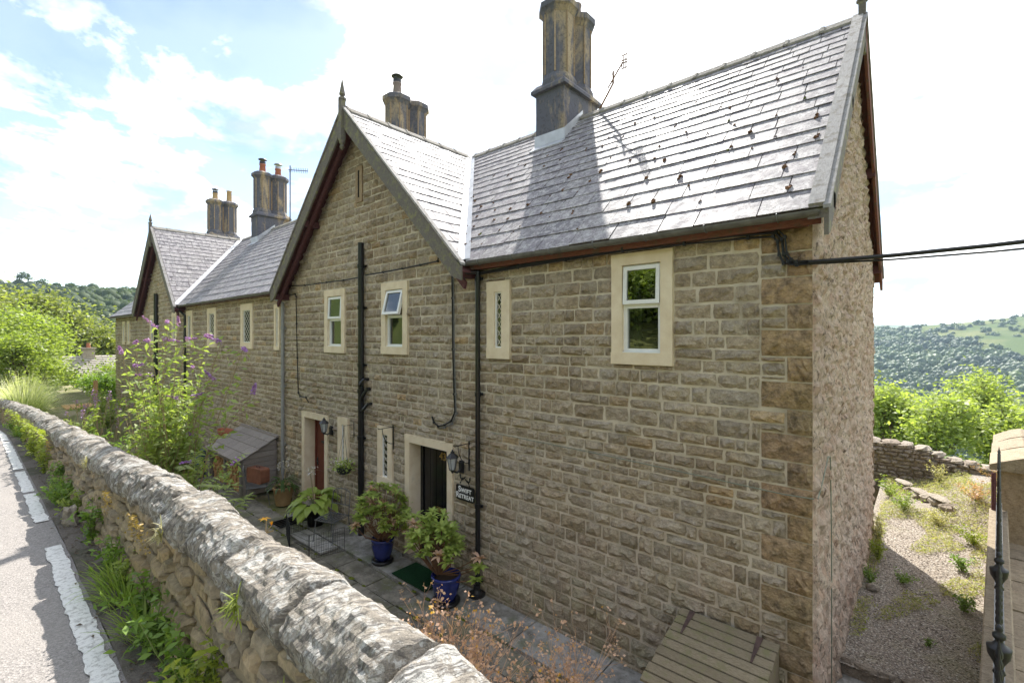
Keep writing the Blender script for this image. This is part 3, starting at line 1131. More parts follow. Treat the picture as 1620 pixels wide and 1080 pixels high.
# quoins
qz = EAVE - .02
quo = []
k = 0
qrect = []
while qz > GZ:
    h = .255 if k % 2 == 0 else .232
    w = .43 if k % 2 == 0 else .21
    qrect.append((XA1 - w + .006, XA1 + .006, qz - h, qz)); qz -= h; k += 1
rg = random.Random(31)
for (a, b, c0, c1) in qrect:
    me = QUOINS[rg.randrange(8)]
    o = bpy.data.objects.new('quoin', me); COL.objects.link(o)
    o.parent = bodyA
    o.location = Vector(((a + b) / 2, -.004, (c0 + c1) / 2)) - WL[bodyA.name]
    o.scale = ((b - a) - .008, .034 * rg.uniform(.8, 1.2), (c1 - c0) - .010)
    if rg.random() < .5: o.rotation_euler = (0, math.pi, 0)
rectsA = layout([c for c in COURSES if c[0] < EAVE - .05], XA0, XA1, holesA + [(q[0] - .004, q[1] + .2, q[2], q[3]) for q in qrect], rgS, .15, .44)
rectsA = [(x, z, w, min(h, EAVE - z)) for (x, z, w, h) in rectsA if z < EAVE - .03]
place_stones(rectsA, bodyA, 0, True, rgS, cap=280)
make_window(A, *winsA[0][:4], 'casement')
make_window(A, *winsA[1][:4], 'slit', .155)

# end wall: lime-flushed rubble, relief modelled
def end_wall():
    ny, nz = 150, 205
    z0, z1 = GZ - .1, 4.2
    vs = []; fs = []
    idx = {}
    H = 5.95
    for j in range(nz + 1):
        z = z0 + (z1 - z0) * j / nz
        for i in range(ny + 1):
            y = H * i / ny
            # squeeze into the gable above the eaves
            lim = 1.12
            if z > lim:
                half = max(.001, (RIDGE_Z - .12) - z)
                lo, hi = RIDGE_Y - half - .02, RIDGE_Y + half + .02
                lo, hi = max(0.0, lo), min(H, hi)
                yy = lo + (hi - lo) * i / ny
            else:
                yy = y
            p = Vector((0, yy * 4.6 + .35 * noise.noise(Vector((yy * 3, z * 3, 5))), z * 6.9 + .35 * noise.noise(Vector((yy * 3, z * 3, 9)))))
            d, _ = noise.voronoi(p, distance_metric='DISTANCE')
            e = min(1.0, (d[1] - d[0]) * 1.9)
            r = .060 * (e ** .6) + .024 * noise.noise(Vector((yy * 11, z * 15, 2))) + .007 * noise.noise(Vector((yy * 35, z * 40, 2)))
            r += .02 * noise.noise(Vector((yy * 1.2, z * 1.2, 4)))
            if i in (0, ny): r = .0
            vs.append((XA1 + r, yy, z))
    for j in range(nz):
        for i in range(ny):
            a = j * (ny + 1) + i
            fs.append((a, a + 1, a + ny + 2, a + ny + 1))
    o = ob('end_wall', md('end_wall', vs, fs, 'lime_rubble'), A)
    m = MB()
    m.box(XA1 - .35, XA1 - .05, .305, 5.94, GZ - .1, 1.05)
    m.prism([(XA1 - .35, .05, 1.05), (XA1 - .35, 5.9, 1.05), (XA1 - .35, RIDGE_Y, RIDGE_Z - .15)], (.32, 0, 0))
    m.build('wall_core', 'dark_mortar', A)
    return o
EW = end_wall()
# rear corner quoins, seen edge on, and the back wall
rg = random.Random(8)
zq = GZ
while zq < 1.05:
    h = rg.uniform(.22, .30)
    m = MB()
    m.box(XA1 - .3, XA1 + .035 + rg.uniform(-.012, .014), 5.93, 5.985, zq, zq + h - .012)
    m.build('quoin', 'pier_stone', EW)
    zq += h
m = MB(); m.box(XA0, XA1 - .001, 5.65, 5.95, GZ - .1, 1.05); m.build('back_wall', 'dark_mortar', A)

# roof of the range
VX0 = -.68                      # right verge
def vall_r(y): return G1 + (RIDGE_Z - (y + 1.35)) if False else G1 + (RIDGE_Z - (y + 1.35))
roofA = slab('roof', [(VX0, EY, EZ - .03), (VX0, RIDGE_Y, RIDGE_Z - .03), (G1, RIDGE_Y, RIDGE_Z - .03), (G1 + RIDGE_Z - EZ, EY, EZ - .03)][::-1], SN, .05, 'soffit_timber', A)
total = (RIDGE_Z - EZ) * math.sqrt(2)
def ulimA(s):
    y = EY + s * .7071
    return (G1 + (RIDGE_Z - 1.35 - y) + .09, VX0 - .01)
slA = slates(roofA, (0, EY - .04, EZ - .04), (1, 0, 0), (0, 1, 1), SN, diminishing(total, .335, .20), ulimA, lambda c: .52 - .014 * c, random.Random(77), cap=300)
slab('rear_roof', [(VX0, 6.25, 1.10), (VX0, RIDGE_Y, RIDGE_Z - .03), (G1, RIDGE_Y, RIDGE_Z - .03), (G1, 6.25, 1.10)], (0, .7071, .7071), .05, 'soffit_timber', A)
sl_b = MB()
for k in range(16):
    t0, t1 = k / 16, (k + 1) / 16
    y0_, y1_ = 6.3 - 3.3 * t0, 6.3 - 3.3 * t1
    sl_b.prism([(VX0 + .02, y0_, 7.35 - y0_ + .03), (G1, y0_, 7.35 - y0_ + .03), (G1, y1_, 7.35 - y1_ + .01), (VX0 + .02, y1_, 7.35 - y1_ + .01)], (0, -.008, -.008))
sl_b.build('rear_slating', 'roof_slate', A, kind='stuff')
ridge_tiles(roofA, (G1 + .15, RIDGE_Y, RIDGE_Z), (-5.9, RIDGE_Y, RIDGE_Z))
ridge_tiles(roofA, (-5.16, RIDGE_Y, RIDGE_Z), (VX0 - .02, RIDGE_Y, RIDGE_Z))
# moss tufts in the slate joints
mm = MB(); gm = MB(); rg = random.Random(4)
for p in slA:
    c = p[0].lerp(p[3], rg.uniform(.0, .6))
    if c.y > 2.2 or rg.random() < .5: continue
    for q in range(rg.randint(1, 3)):
        rr = rg.choice((.006, .008, .010, .014, .019)) * (1.3 if c.y < 1.2 else .9)
        cc = c + Vector((rg.uniform(-.015, .015), 0, 0)) + Vector((0, 1, 1)) * rg.uniform(-.02, .05) + Vector(SN) * .013
        (mm if rg.random() < .95 else gm).blob(cc, rr, 6, 4, (1.1, 1.3, 1.0), rg.random() * 9, .8)
mm.build('moss', 'moss', roofA, kind='stuff'); gm.build('moss', 'green_moss', roofA, kind='stuff')
# verges: raking timber and barge boards front and back slope
for nm, pts in (('verge_board', [(EY - .06, EZ - .06 + .065), (RIDGE_Y, RIDGE_Z + .075)]), ):
    m = MB()
    n = 9
    for k in range(n):   # long weathered board laid on the slates
        a = Vector((0, pts[0][0], pts[0][1])).lerp(Vector((0, pts[1][0], pts[1][1])), k / n)
        b = Vector((0, pts[0][0], pts[0][1])).lerp(Vector((0, pts[1][0], pts[1][1])), (k + 1) / n)
        q = [(-.765, a.y, a.z), (-.645, a.y, a.z), (-.645, b.y, b.z), (-.765, b.y, b.z)]
        m.prism(q, (0, .03, -.03))
    m.build(nm, 'verge_timber', A)
for sgn, yf in ((1, EY), (-1, 6.22)):
    m = MB()
    def PY(d, dz): return (-.655, RIDGE_Y + (d if sgn < 0 else -d), RIDGE_Z + dz)
    L = RIDGE_Y - EY + .02
    m.prism([PY(0, .045), PY(L, -L + .045), PY(L, -L - .25), PY(L - .12, -L - .20), PY(0, -.30)], (.035, 0, 0))
    m.prism([PY(0, -.02), PY(L, -L - .02), PY(L, -L - .10), PY(0, -.10)], (-.12, 0, 0))
    m.build('bargeboard', 'barge_timber' if sgn > 0 else 'fascia_timber', A)
    m = MB()
    m.prism([PY(0, .055), PY(L + .05, -L + .0), PY(L + .05, -L - .03), PY(0, .02)], (.055, 0, 0))
    m.build('capping', 'verge_timber', A)
    m = MB()
    for dd in (1.5, 2.9):
        yy = RIDGE_Y + (dd if sgn < 0 else -dd)
        m = MB(); m.box(-.79, -.62, yy - .06, yy + .06, RIDGE_Z - dd - .30, RIDGE_Z - dd - .16); m.build('purlin_end', 'soffit_timber', A)
m = MB()
m.box(-.70, -.62, RIDGE_Y - .05, RIDGE_Y + .05, RIDGE_Z - .5, RIDGE_Z + .22)
m.lathe([(.07, 0), (.07, .03), (.03, .05), (.06, .11), (.045, .2), (.002, .42)], (-.66, RIDGE_Y, RIDGE_Z + .22), 8)
m.build('finial', 'barge_timber', A)
# eaves: fascia, rafter feet, gutter, pipe
m = MB(); m.box(-5.1, -.69, EY + .075, EY + .10, EZ - .145, EZ - .035); m.build('fascia', 'fascia_timber', A)
m = MB(); m.box(-5.05, -.80, EY + .101, -.002, EZ - .14, EZ - .125); m.build('soffit', 'fascia_timber', A)
gutter(A, -5.13, -.69, EY - .005, EZ - .045, 'grey_gutter', 7)
downpipe(A, -4.985, -.09, GZ + .12, .93, .038, 'black_paint', (-5.16, EY - .005, EZ - .09), (.85, -.85, -2.5, -3.6))
m = MB()
m.lathe([(.12, .03), (.13, .07), (.075, .09), (.052, .13), (.05, .18)], (-4.985, -.11, GZ), 14)
m.build('drain_shoe', 'black_iron', A)
chimney(A, -5.86, pots=(('grey_clay', .35, None), ('grey_clay', .3, None)), seed=1)

# ---- near gabled cottage ---------------------------------------------
B = thing('stone_cottage', (G1, 0, GZ), 'tall front-gabled stone cottage with a black front door and a brown front door', 'cottage')
XB0, XB1 = G1 - HW - .05, XA0
winsB = [(-7.572, -6.781, -.32, .975, 'open'), (-9.717, -8.88, -.34, .975, 'casement'), (-7.697, -7.233, -2.72, -1.655, 'slit'), (-9.157, -8.757, -2.78, -1.655, 'slit')]
doorsB = [(-6.86, -5.614), (-10.80, -9.607)]
DT = -1.70
holesB = [w[:4] for w in winsB] + [(d[0], d[1], GZ - .2, DT) for d in doorsB] + [(G1 - .12, G1 + .12, 2.62, 3.33)]
bodyB = wall_body('front_wall', XB0, XB1, GZ - .1, 1.06, holesB[:-1], B, (G1, HW - .02, 1.06 + HW - .02))
topB = 1.06 + HW - .05
def limB(z0, z1):
    if z1 <= 1.12: return (XB0, XB1)
    h = max(0, topB - (z0 + z1) / 2 - .02)
    return (max(XB0, G1 - h), min(XB1, G1 + h))
rectsB = layout(COURSES, XB0, XB1, holesB, rgS, .15, .42, limB)
place_stones(rectsB, bodyB, 0, True, rgS, cap=290)
for w in winsB:
    make_window(B, *w[:4], w[4], .135 if w[4] != 'slit' else .14)
m = MB()   # carved slit vent in the gable; slot's shade is a dark surface strip
m.box(G1 - .115, G1 + .115, -.035, .0, 2.625, 3.325)
vent = m.build('vent', 'pier_stone', B)
m = MB(); m.box(G1 - .025, G1 + .025, -.037, -.034, 2.72, 3.23); m.tube([(G1, -.036, 3.23), (G1, -.034, 3.23)], .025, 10); m.build('slot_shade', 'dark_interior', vent)

NUMBER_AT = []
def doorway(d, kind):
    x0, x1 = d
    b = .13
    s = MB()
    s.box(x0, x0 + b, -.035, .24, GZ, DT - b); s.box(x1 - b, x1, -.035, .24, GZ, DT - b)
    s.box(x0 - .004, x1 + .004, -.038, .24, DT - b, DT)
    s.build('door_surround', 'cream_surround', B)
    a0, a1, zt = x0 + b, x1 - b, DT - b
    m = MB()
    y = .24
    if kind == 'black':
        m.box(a0, a1, y, y + .05, GZ + .08, zt)
        dr = m.build('door', 'black_door_paint', B)
        f = MB()
        for (p, q) in ((a0, a0 + .07), (a1 - .07, a1)): f.box(p, q, y - .03, y + .0, GZ + .08, zt)
        f.box(a0 + .07, a1 - .07, y - .029, y, zt - .07, zt)
        f.build('frame', 'black_door_paint', dr)
        for k in range(5):
            f = MB(); w = (a1 - a0 - .20) / 5
            f.box(a0 + .10 + k * w + .006, a0 + .10 + (k + 1) * w - .006, y - .014, y, GZ + .12, zt - .10)
            f.build('board', 'black_door_paint', dr)
        xr = a1 - .42
        f = MB(); f.box(xr - .13, xr + .13, y - .028, y - .014, -2.98, -2.90); f.build('letter_plate', 'brass', dr)
        f = MB(); f.box(xr - .10, xr + .10, y - .034, y - .028, -2.965, -2.925); f.build('letter_flap', 'brass', dr)
        NUMBER_AT.append((dr, (-6.13, y - .022, -2.03)))
    else:
        m.box(a0, a1, y, y + .05, GZ + .08, zt)
        dr = m.build('door', 'brown_door_wood', B)
        f = MB()
        for (p, q) in ((a0, a0 + .05), (a1 - .05, a1)): f.box(p, q, y - .025, y, GZ + .08, zt)
        f.box(a0 + .05, a1 - .05, y - .024, y, zt - .05, zt); f.build('frame', 'brown_door_wood', dr)
        w = (a1 - a0 - .3) / 2
        for cx_ in (0, 1):
            for (p, q) in ((-3.6, -3.05), (-2.95, -2.45), (-2.35, -1.95)):
                f = MB(); xx = a0 + .11 + cx_ * (w + .08)
                f.prism([(xx, y, p), (xx + w, y, p), (xx + w, y, q), (xx, y, q)], (0, -.001, 0))
                f.box(xx + .02, xx + w - .02, y - .016, y - .001, p + .02, q - .02)
                f.build('panel', 'brown_door_wood', dr)
        f = MB(); f.box(a0 + .10, a0 + .14, y - .03, y - .0, -2.95, -2.78); f.tube([(a0 + .12, y - .04, -2.86), (a0 + .23, y - .05, -2.86)], .01, 6); f.build('handle', 'black_iron', dr)
        f = MB(); f.box(a0 + .3, a0 + .52, y - .022, y - .0, -2.42, -2.37); f.build('letter_plate', 'black_iron', dr)
    m = MB(); m.box(x0 + .02, x1 - .02, -.10, .30, GZ + .0, GZ + .09); m.build('threshold', 'flagstone', B)
doorway(doorsB[0], 'black'); doorway(doorsB[1], 'brown')
# roof: right slope (seen), left slope
def gable_roof(par, c, hw, y0, name='roof', cap_r=300, cap_l=0, seed=5, yback=RIDGE_Y):
    nr = (.7071, 0, .7071); nl = (-.7071, 0, .7071)
    ft = RIDGE_Z - hw
    rr = slab(name, [(c, y0, RIDGE_Z - .03), (c, yback, RIDGE_Z - .03), (c + hw, ft - 1.35, ft - .03), (c + hw, y0, ft - .03)][::-1], nr, .05, 'soffit_timber', par)
    tot = hw * math.sqrt(2)
    # u runs along +y; s runs up the slope
    def ulim(s):
        z = ft + s * .7071
        return (y0 + .07, (z - 1.35) - .09)
    slates(rr, (c + hw + .03, 0, ft - .03), (0, 1, 0), (-1, 0, 1), nr, diminishing(tot, .30, .21), ulim, lambda k: .46 - .01 * k, random.Random(seed), cap=cap_r)
    rl = slab(name, [(c, y0, RIDGE_Z - .03), (c, yback, RIDGE_Z - .03), (c - hw, ft - 1.35, ft - .03), (c - hw, y0, ft - .03)], nl, .05, 'soffit_timber', par)
    slates(rl, (c - hw - .03, 0, ft - .03), (0, 1, 0), (1, 0, 1), nl, diminishing(tot, .30, .21), ulim, lambda k: .46 - .01 * k, random.Random(seed + 1), cap=cap_l, individually=cap_l > 0)
    ridge_tiles(rr, (c, y0 + .05, RIDGE_Z), (c, RIDGE_Y - .12, RIDGE_Z))
    return rr, rl
roofB, _ = gable_roof(B, G1, HW, -.36)
def valley(par, c, sg, hw):
    """lead-lined valley between a gable slope and the main slope"""
    top = Vector((c, RIDGE_Y, RIDGE_Z)); bot = Vector((c + sg * (RIDGE_Z - EZ), EY, EZ))
    d = (top - bot).normalized()
    w1 = Vector((0, .7071, .7071)); w1 = (Vector((sg, 0, 0))).normalized()      # along main slope, level
    w2 = Vector((0, -1, 0))                                                # along gable slope, level
    m = MB()
    up = Vector((0, 0, .036))
    for wv in (w1, w2):
        m.prism([bot + up - d * .05, top + up, top + up + wv * .13 - Vector((0,0,0)), bot + up + wv * .13 - d * .05], (0, 0, -.01))
    return m.build('valley_lead', 'lead_flashing', par)
valley(B, G1, 1, HW)
bargeboards(B, G1, HW, -.38, RIDGE_Z)
# pipes and cables on the gable wall
sp = downpipe(B, -8.19, -.085, GZ, 1.80, .057, 'black_paint', None, (1.35, .55, -.55, -1.05, -1.95), 'soil_pipe')
m = MB()
m.tube([(-8.19, -.085, -1.25), (-8.05, -.12, -1.12), (-7.98, -.08, -1.0), (-7.98, -.02, -1.0)], .035, 10)
m.tube([(-8.19, -.085, -1.45), (-8.02, -.13, -1.38), (-7.95, -.08, -1.28), (-7.95, .0, -1.28)], .028, 10)
m.tube([(-8.19, -.085, -.95), (-8.10, -.15, -.9), (-8.06, -.10, -.82), (-8.06, 0, -.82)], .03, 10)
m.build('branch_pipe', 'black_paint', sp)
downpipe(B, -11.70, -.08, GZ, .78, .040, 'grey_pipe', (-11.93, EY, EZ - .09), (.2, -1.2, -2.6), 'downpipe')
chimney(B, -11.32, pots=(('grey_clay', .36, 'black_iron'), None), seed=2)

# ---- middle range -----------------------------------------------------
M_ = thing('stone_cottage', (-15.8, 0, GZ), 'long stone cottage range between the two front gables, with cream lattice windows', 'cottage')
XM0, XM1 = G2 + HW + .05, XB0
winsM = [(-14.556, -13.687, -.34, .90), (-17.45, -16.62, -.34, .90), (-19.75, -19.05, -.34, .90), (-12.30, -11.98, -.34, .80)]
bodyM = wall_body('front_wall', XM0, XM1, GZ - .1, EAVE, [w for w in winsM], M_)
rectsM = layout([c for c in COURSES if c[0] < EAVE - .05], XM0, XM1, [w for w in winsM], rgS, .2, .42)
place_stones([(x, z, w, min(h, EAVE - z)) for (x, z, w, h) in rectsM], bodyM, 0, True, rgS, cap=290)
for w in winsM:
    make_window(M_, *w, 'slit', .17 if w[1] - w[0] > .5 else .10)
roofM = slab('roof', [(G1 - (RIDGE_Z - EZ), EY, EZ - .03), (G1, RIDGE_Y, RIDGE_Z - .03), (G2, RIDGE_Y, RIDGE_Z - .03), (G2 + RIDGE_Z - EZ, EY, EZ - .03)][::-1], SN, .05, 'soffit_timber', M_)
slates(roofM, (0, EY - .04, EZ - .04), (1, 0, 0), (0, 1, 1), SN, diminishing(total, .32, .22),
       lambda s: (G2 + (RIDGE_Z - 1.35 - EY - s * .7071) + .09, G1 - (RIDGE_Z - 1.35 - EY - s * .7071) - .09), lambda c: .52 - .01 * c, random.Random(9), cap=290)
ridge_tiles(roofM, (G2 + .15, RIDGE_Y, RIDGE_Z), (-20.65, RIDGE_Y, RIDGE_Z)); ridge_tiles(roofM, (-19.9, RIDGE_Y, RIDGE_Z), (-11.4, RIDGE_Y, RIDGE_Z), .7)
valley(M_, G1, -1, HW); valley(M_, G2, 1, HW)
m = MB(); m.box(XM0 + .05, XM1 - .3, EY + .075, EY + .10, EZ - .10, EZ - .035); m.build('fascia', 'soffit_timber', M_)
gutter(M_, XM0 + .05, XM1 - .25, EY - .005, EZ - .045, 'grey_gutter', 8, 'grey_gutter')
downpipe(M_, -19.75, -.08, GZ, .72, .038, 'black_paint', (-19.95, EY, EZ - .09), (0, -2))
chimney(M_, -20.55, pots=(('terracotta', .34, 'black_iron'), ('terracotta', .30, 'steel_cowl')), seed=3)
m = MB(); m.box(XM0, XB1, 5.65, 5.95, GZ, 1.05)
m.prism([(G2, 6.25, 1.10), (G2, RIDGE_Y, RIDGE_Z - .03), (G2, RIDGE_Y, RIDGE_Z - .09), (G2, 6.2, 1.04)], (G1 - G2, 0, 0))
m.build('rear_range', 'dark_mortar', M_)

# ---- far gabled cottage -------------------------------------------------
Fc = thing('stone_cottage', (G2, 0, GZ), 'far front-gabled stone cottage behind the purple-flowered bush', 'cottage')
winsF = [(-21.6, -21.0, -.34, .9), (-25.0, -24.3, -.34, .9)]
bodyF = wall_body('front_wall', G2 - HW - .05, G2 + HW + .05, GZ - .1, 1.06, winsF, Fc, (G2, HW - .02, 1.06 + HW - .02))
def limF(z0, z1):
    if z1 <= 1.12: return (G2 - HW - .05, G2 + HW + .05)
    h = max(0, topB - (z0 + z1) / 2 - .02)
    return (G2 - h, G2 + h)
place_stones(layout(COURSES, G2 - HW - .05, G2 + HW + .05, winsF, rgS, .2, .42, limF), bodyF, 0, False, rgS)
for w in winsF: make_window(Fc, *w, 'slit', .15)
roofF, roofFl = gable_roof(Fc, G2, HW, -.36, seed=15, cap_r=220)
bargeboards(Fc, G2, HW, -.38, RIDGE_Z, finial_h=.38)
downpipe(Fc, -23.75, -.09, GZ, 1.75, .075, 'black_paint', None, (.5, -1), 'soil_pipe')
chimney(Fc, -26.25, pots=(('buff_clay', .30, 'black_iron'), ('buff_clay', .55, None)), seed=4)
# low hipped range at the far end
E_ = thing('stone_cottage', (-29.3, 0, GZ), 'farthest low stone range with a hipped slate roof beyond the far gable', 'cottage')
XE0, XE1 = -32.6, G2 - HW - .06
winE = [(-29.6, -29.0, -.4, .75), (-30.7, -30.1, -.4, .75)]
bodyE = wall_body('front_wall', XE0, XE1, GZ - .1, .98, winE, E_)
place_stones([(x, z, w, min(h, .98 - z)) for (x, z, w, h) in layout([c for c in COURSES if c[0] < .92], XE0, XE1, winE, rgS, .22, .45)], bodyE, 0, False, rgS)
for w in winE: make_window(E_, *w, 'slit', .14)
ez = EZ - .12
roofE = slab('roof', [(XE1 + .2, EY, ez), (XE1 + .2, 2.4, ez + 2.62), (XE0 + 2.3, 2.4, ez + 2.62), (XE0 - .3, EY, ez)][::-1], SN, .05, 'soffit_timber', E_)
slates(roofE, (0, EY, ez + .02), (1, 0, 0), (0, 1, 1), SN, diminishing(2.62 * 1.414, .32, .24), lambda s: (XE0 - .3 + s * .7071 * (2.6 / 2.62), XE1 + .2), lambda c: .5, random.Random(19), cap=60)
slab('hip', [(XE0 - .3, EY, ez), (XE0 + 2.3, 2.4, ez + 2.62), (XE0 - .3, 5.0, ez)][::-1], (-.7, 0, .7), .05, 'roof_slate', E_)
m = MB(); m.box(XE0, XE0 + .3, .31, 4.9, GZ, .95); m.box(XE0, XE1, 4.6, 4.9, GZ, .949); m.build('back_wall', 'dark_mortar', E_)
gutter(E_, XE0 - .3, XE1, EY - .03, ez - .03, 'black_paint', 3)
# ================================================================ ground, road, walls
def sstep(a, b, x):
    t = max(0.0, min(1.0, (x - a) / (b - a)))
    return t * t * (3 - 2 * t)
def plerp(pts, x):
    if x <= pts[0][0]: return pts[0][1]
    for (a, va), (b, vb) in zip(pts[:-1], pts[1:]):
        if x <= b: return va + (vb - va) * (x - a) / (b - a)
    return pts[-1][1]
def terrain_h(x, y):
    dx, dy = x, y + 5
    r = math.hypot(dx, dy)
    th = math.degrees(math.atan2(dx, dy))          # 0 = +y, -90 = -x
    E = .010 + .0021 * max(-8, min(14, th + 4))
    n = plerp([(0, -4.15), (16, -4.3), (22, -6.5), (35, -10.5), (80, -22), (200, -46), (380, -68), (520, -60), (700, -27), (930, 930 * E), (1150, 6), (1700, -5), (2600, 47), (3200, 60), (6500, 60)], r)
    n += 5 * noise.noise(Vector((x * .006, y * .006, 1))) * sstep(150, 400, r)
    w = plerp([(0, -4.15), (36, -4.15), (48, -5.2), (80, -9), (110, -8), (200, 7), (330, 330 * .066), (450, 26), (700, 24), (6500, 60)], r)
    w += 3.5 * noise.noise(Vector((x * .012, y * .012, 3))) * sstep(120, 300, r)
    s = plerp([(0, -4.15), (8, -4.15), (9.5, -2.6), (12, -1.0), (30, 9), (80, 22), (300, 40), (6500, 60)], r)
    kw = sstep(-28, -62, -abs(th) if th < 0 else 0) if False else (sstep(28, 62, -th) if th < 0 else 0)
    ks = sstep(95, 125, abs(th))
    if th > 0: kw = 0
    z = n * (1 - kw) + w * kw
    z = z * (1 - ks) + s * ks
    if -36 < x < 4 and -4.2 < y < 12: z = min(z, -4.15)
    return z
rings = [0, 5, 9, 12, 15, 18, 22, 27, 33, 40, 50, 62, 78, 95, 115, 140, 170, 200, 235, 270, 300, 330, 360, 400, 450, 500, 560, 620, 680, 740, 800, 860, 930, 1000, 1150, 1400, 1700, 2100, 2600, 3200, 4500, 6500]
NA = 300
tv = []; tf = []
for r in rings:
    for k in range(NA):
        a = 2 * math.pi * k / NA
        x, y = r * math.sin(a), -5 + r * math.cos(a)
        tv.append((x, y, terrain_h(x, y)))
for i in range(len(rings) - 1):
    for k in range(NA):
        k2 = (k + 1) % NA
        tf.append((i * NA + k, (i + 1) * NA + k, (i + 1) * NA + k2, i * NA + k2))
tag(ob('ground', md('ground', tv, tf, 'meadow', True)), kind='structure')

ROADZ = [(-60, -4.6), (-37, -3.4), (-24, -2.7), (-15, -2.15), (-12, -2.0), (-8, -1.85), (-5, -1.72), (-3, -1.68), (3, -1.66)]
CRZ = [(-60, -4.0), (-37, -2.9), (-24.7, -2.15), (-15.1, -1.62), (-8.5, -1.25), (-5.5, -1.07), (-3.7, -.97), (-.3, -.93), (3, -.93)]
CRY = [(-60, -7.2), (-37, -5.1), (-24.7, -4.5), (-15.1, -4.16), (-8.5, -4.14), (-5.5, -4.14), (3, -4.16)]
def roadz(x): return plerp(ROADZ, x)
def crz(x): return plerp(CRZ, x)
def cry(x): return plerp(CRY, x)
XS = [3 - .25 * i for i in range(40)] + [-7 - .6 * i for i in range(90)]
def strip(name, offs, mat, kind='structure', zadd=0.0, jag=0.0):
    v = []; f = []
    n = len(offs)
    for x in XS:
        for o in offs:
            yy = cry(x) - o
            v.append((x, yy + jag * noise.noise(Vector((x * 3, o * 9, 2))), roadz(x) + zadd + .012 * noise.noise(Vector((x * 1.3, yy * 1.3, 0)))))
    for i in range(len(XS) - 1):
        for j in range(n - 1):
            a = i * n + j
            f.append((a, a + 1, a + n + 1, a + n))
    return tag(ob(name, md(name, v, f, mat, True)), kind=kind)
strip('road', [.36, .55, .8, 1.1, 1.5, 2, 2.6, 3.3, 4.2, 5.2, 5.6], 'asphalt')
strip('verge', [.02, .12, .20, .28, .362], 'verge_grit', zadd=.006, jag=.015)
m = MB()
for a, b in zip(XS[:-1], XS[1:]):
    m.box(b, a, cry(a) - 5.6, cry(a) + .02, roadz(a) - 2.4, min(roadz(a), roadz(b)) - .05)
tag(m.build('road_base', 'garden_soil'), kind='structure')
# worn white edge line
rg = random.Random(12)
for (a, b) in ((-1.2, -5.42), (-6.35, -7.9), (-8.0, -9.6), (-9.8, -13.6), (-13.8, -22.5), (-23, -34)):
    x = a
    v = []; f = []
    while x > b:
        y1 = cry(x) - .385 + .014 * noise.noise(Vector((x * 5, 0, 0))) + .010 * noise.noise(Vector((x * 17, 0, 0)))
        y0 = cry(x) - .485 + .016 * noise.noise(Vector((x * 4, 5, 0))) + .016 * noise.noise(Vector((x * 15, 5, 0)))
        z = roadz(x) + .012 * noise.noise(Vector((x * 1.3, y1 * 1.3, 0))) + .009
        v += [(x, y0, z), (x, (y0 + y1) / 2, z + .001), (x, y1, z)]
        x -= rg.uniform(.025, .05)
    for i in range(len(v) // 3 - 1):
        k = i * 3
        f += [(k, k + 1, k + 4, k + 3), (k + 1, k + 2, k + 5, k + 4)]
    tag(ob('road_marking', md('road_marking', v, f, 'line_paint')), kind='structure')
# leaf litter and grit along the foot of the wall
m = MB(); rg = random.Random(2)
for k in range(900):
    x = -1.5 - abs(rg.gauss(0, 5)); y = cry(x) - .17 - abs(rg.gauss(0, .10)) - .0
    z = roadz(x) + .012
    s_ = rg.uniform(.006, .02); a = rg.uniform(0, 6.28)
    c_, d_ = math.cos(a) * s_, math.sin(a) * s_
    m.add([(x - c_, y - d_, z), (x + d_ * .5, y - c_ * .5, z + s_ * .5), (x + c_, y + d_, z + .003), (x - d_ * .5, y + c_ * .5, z + s_ * .3)], [(0, 1, 2, 3)])
tag(m.build('leaf_litter', 'bark'), kind='stuff')

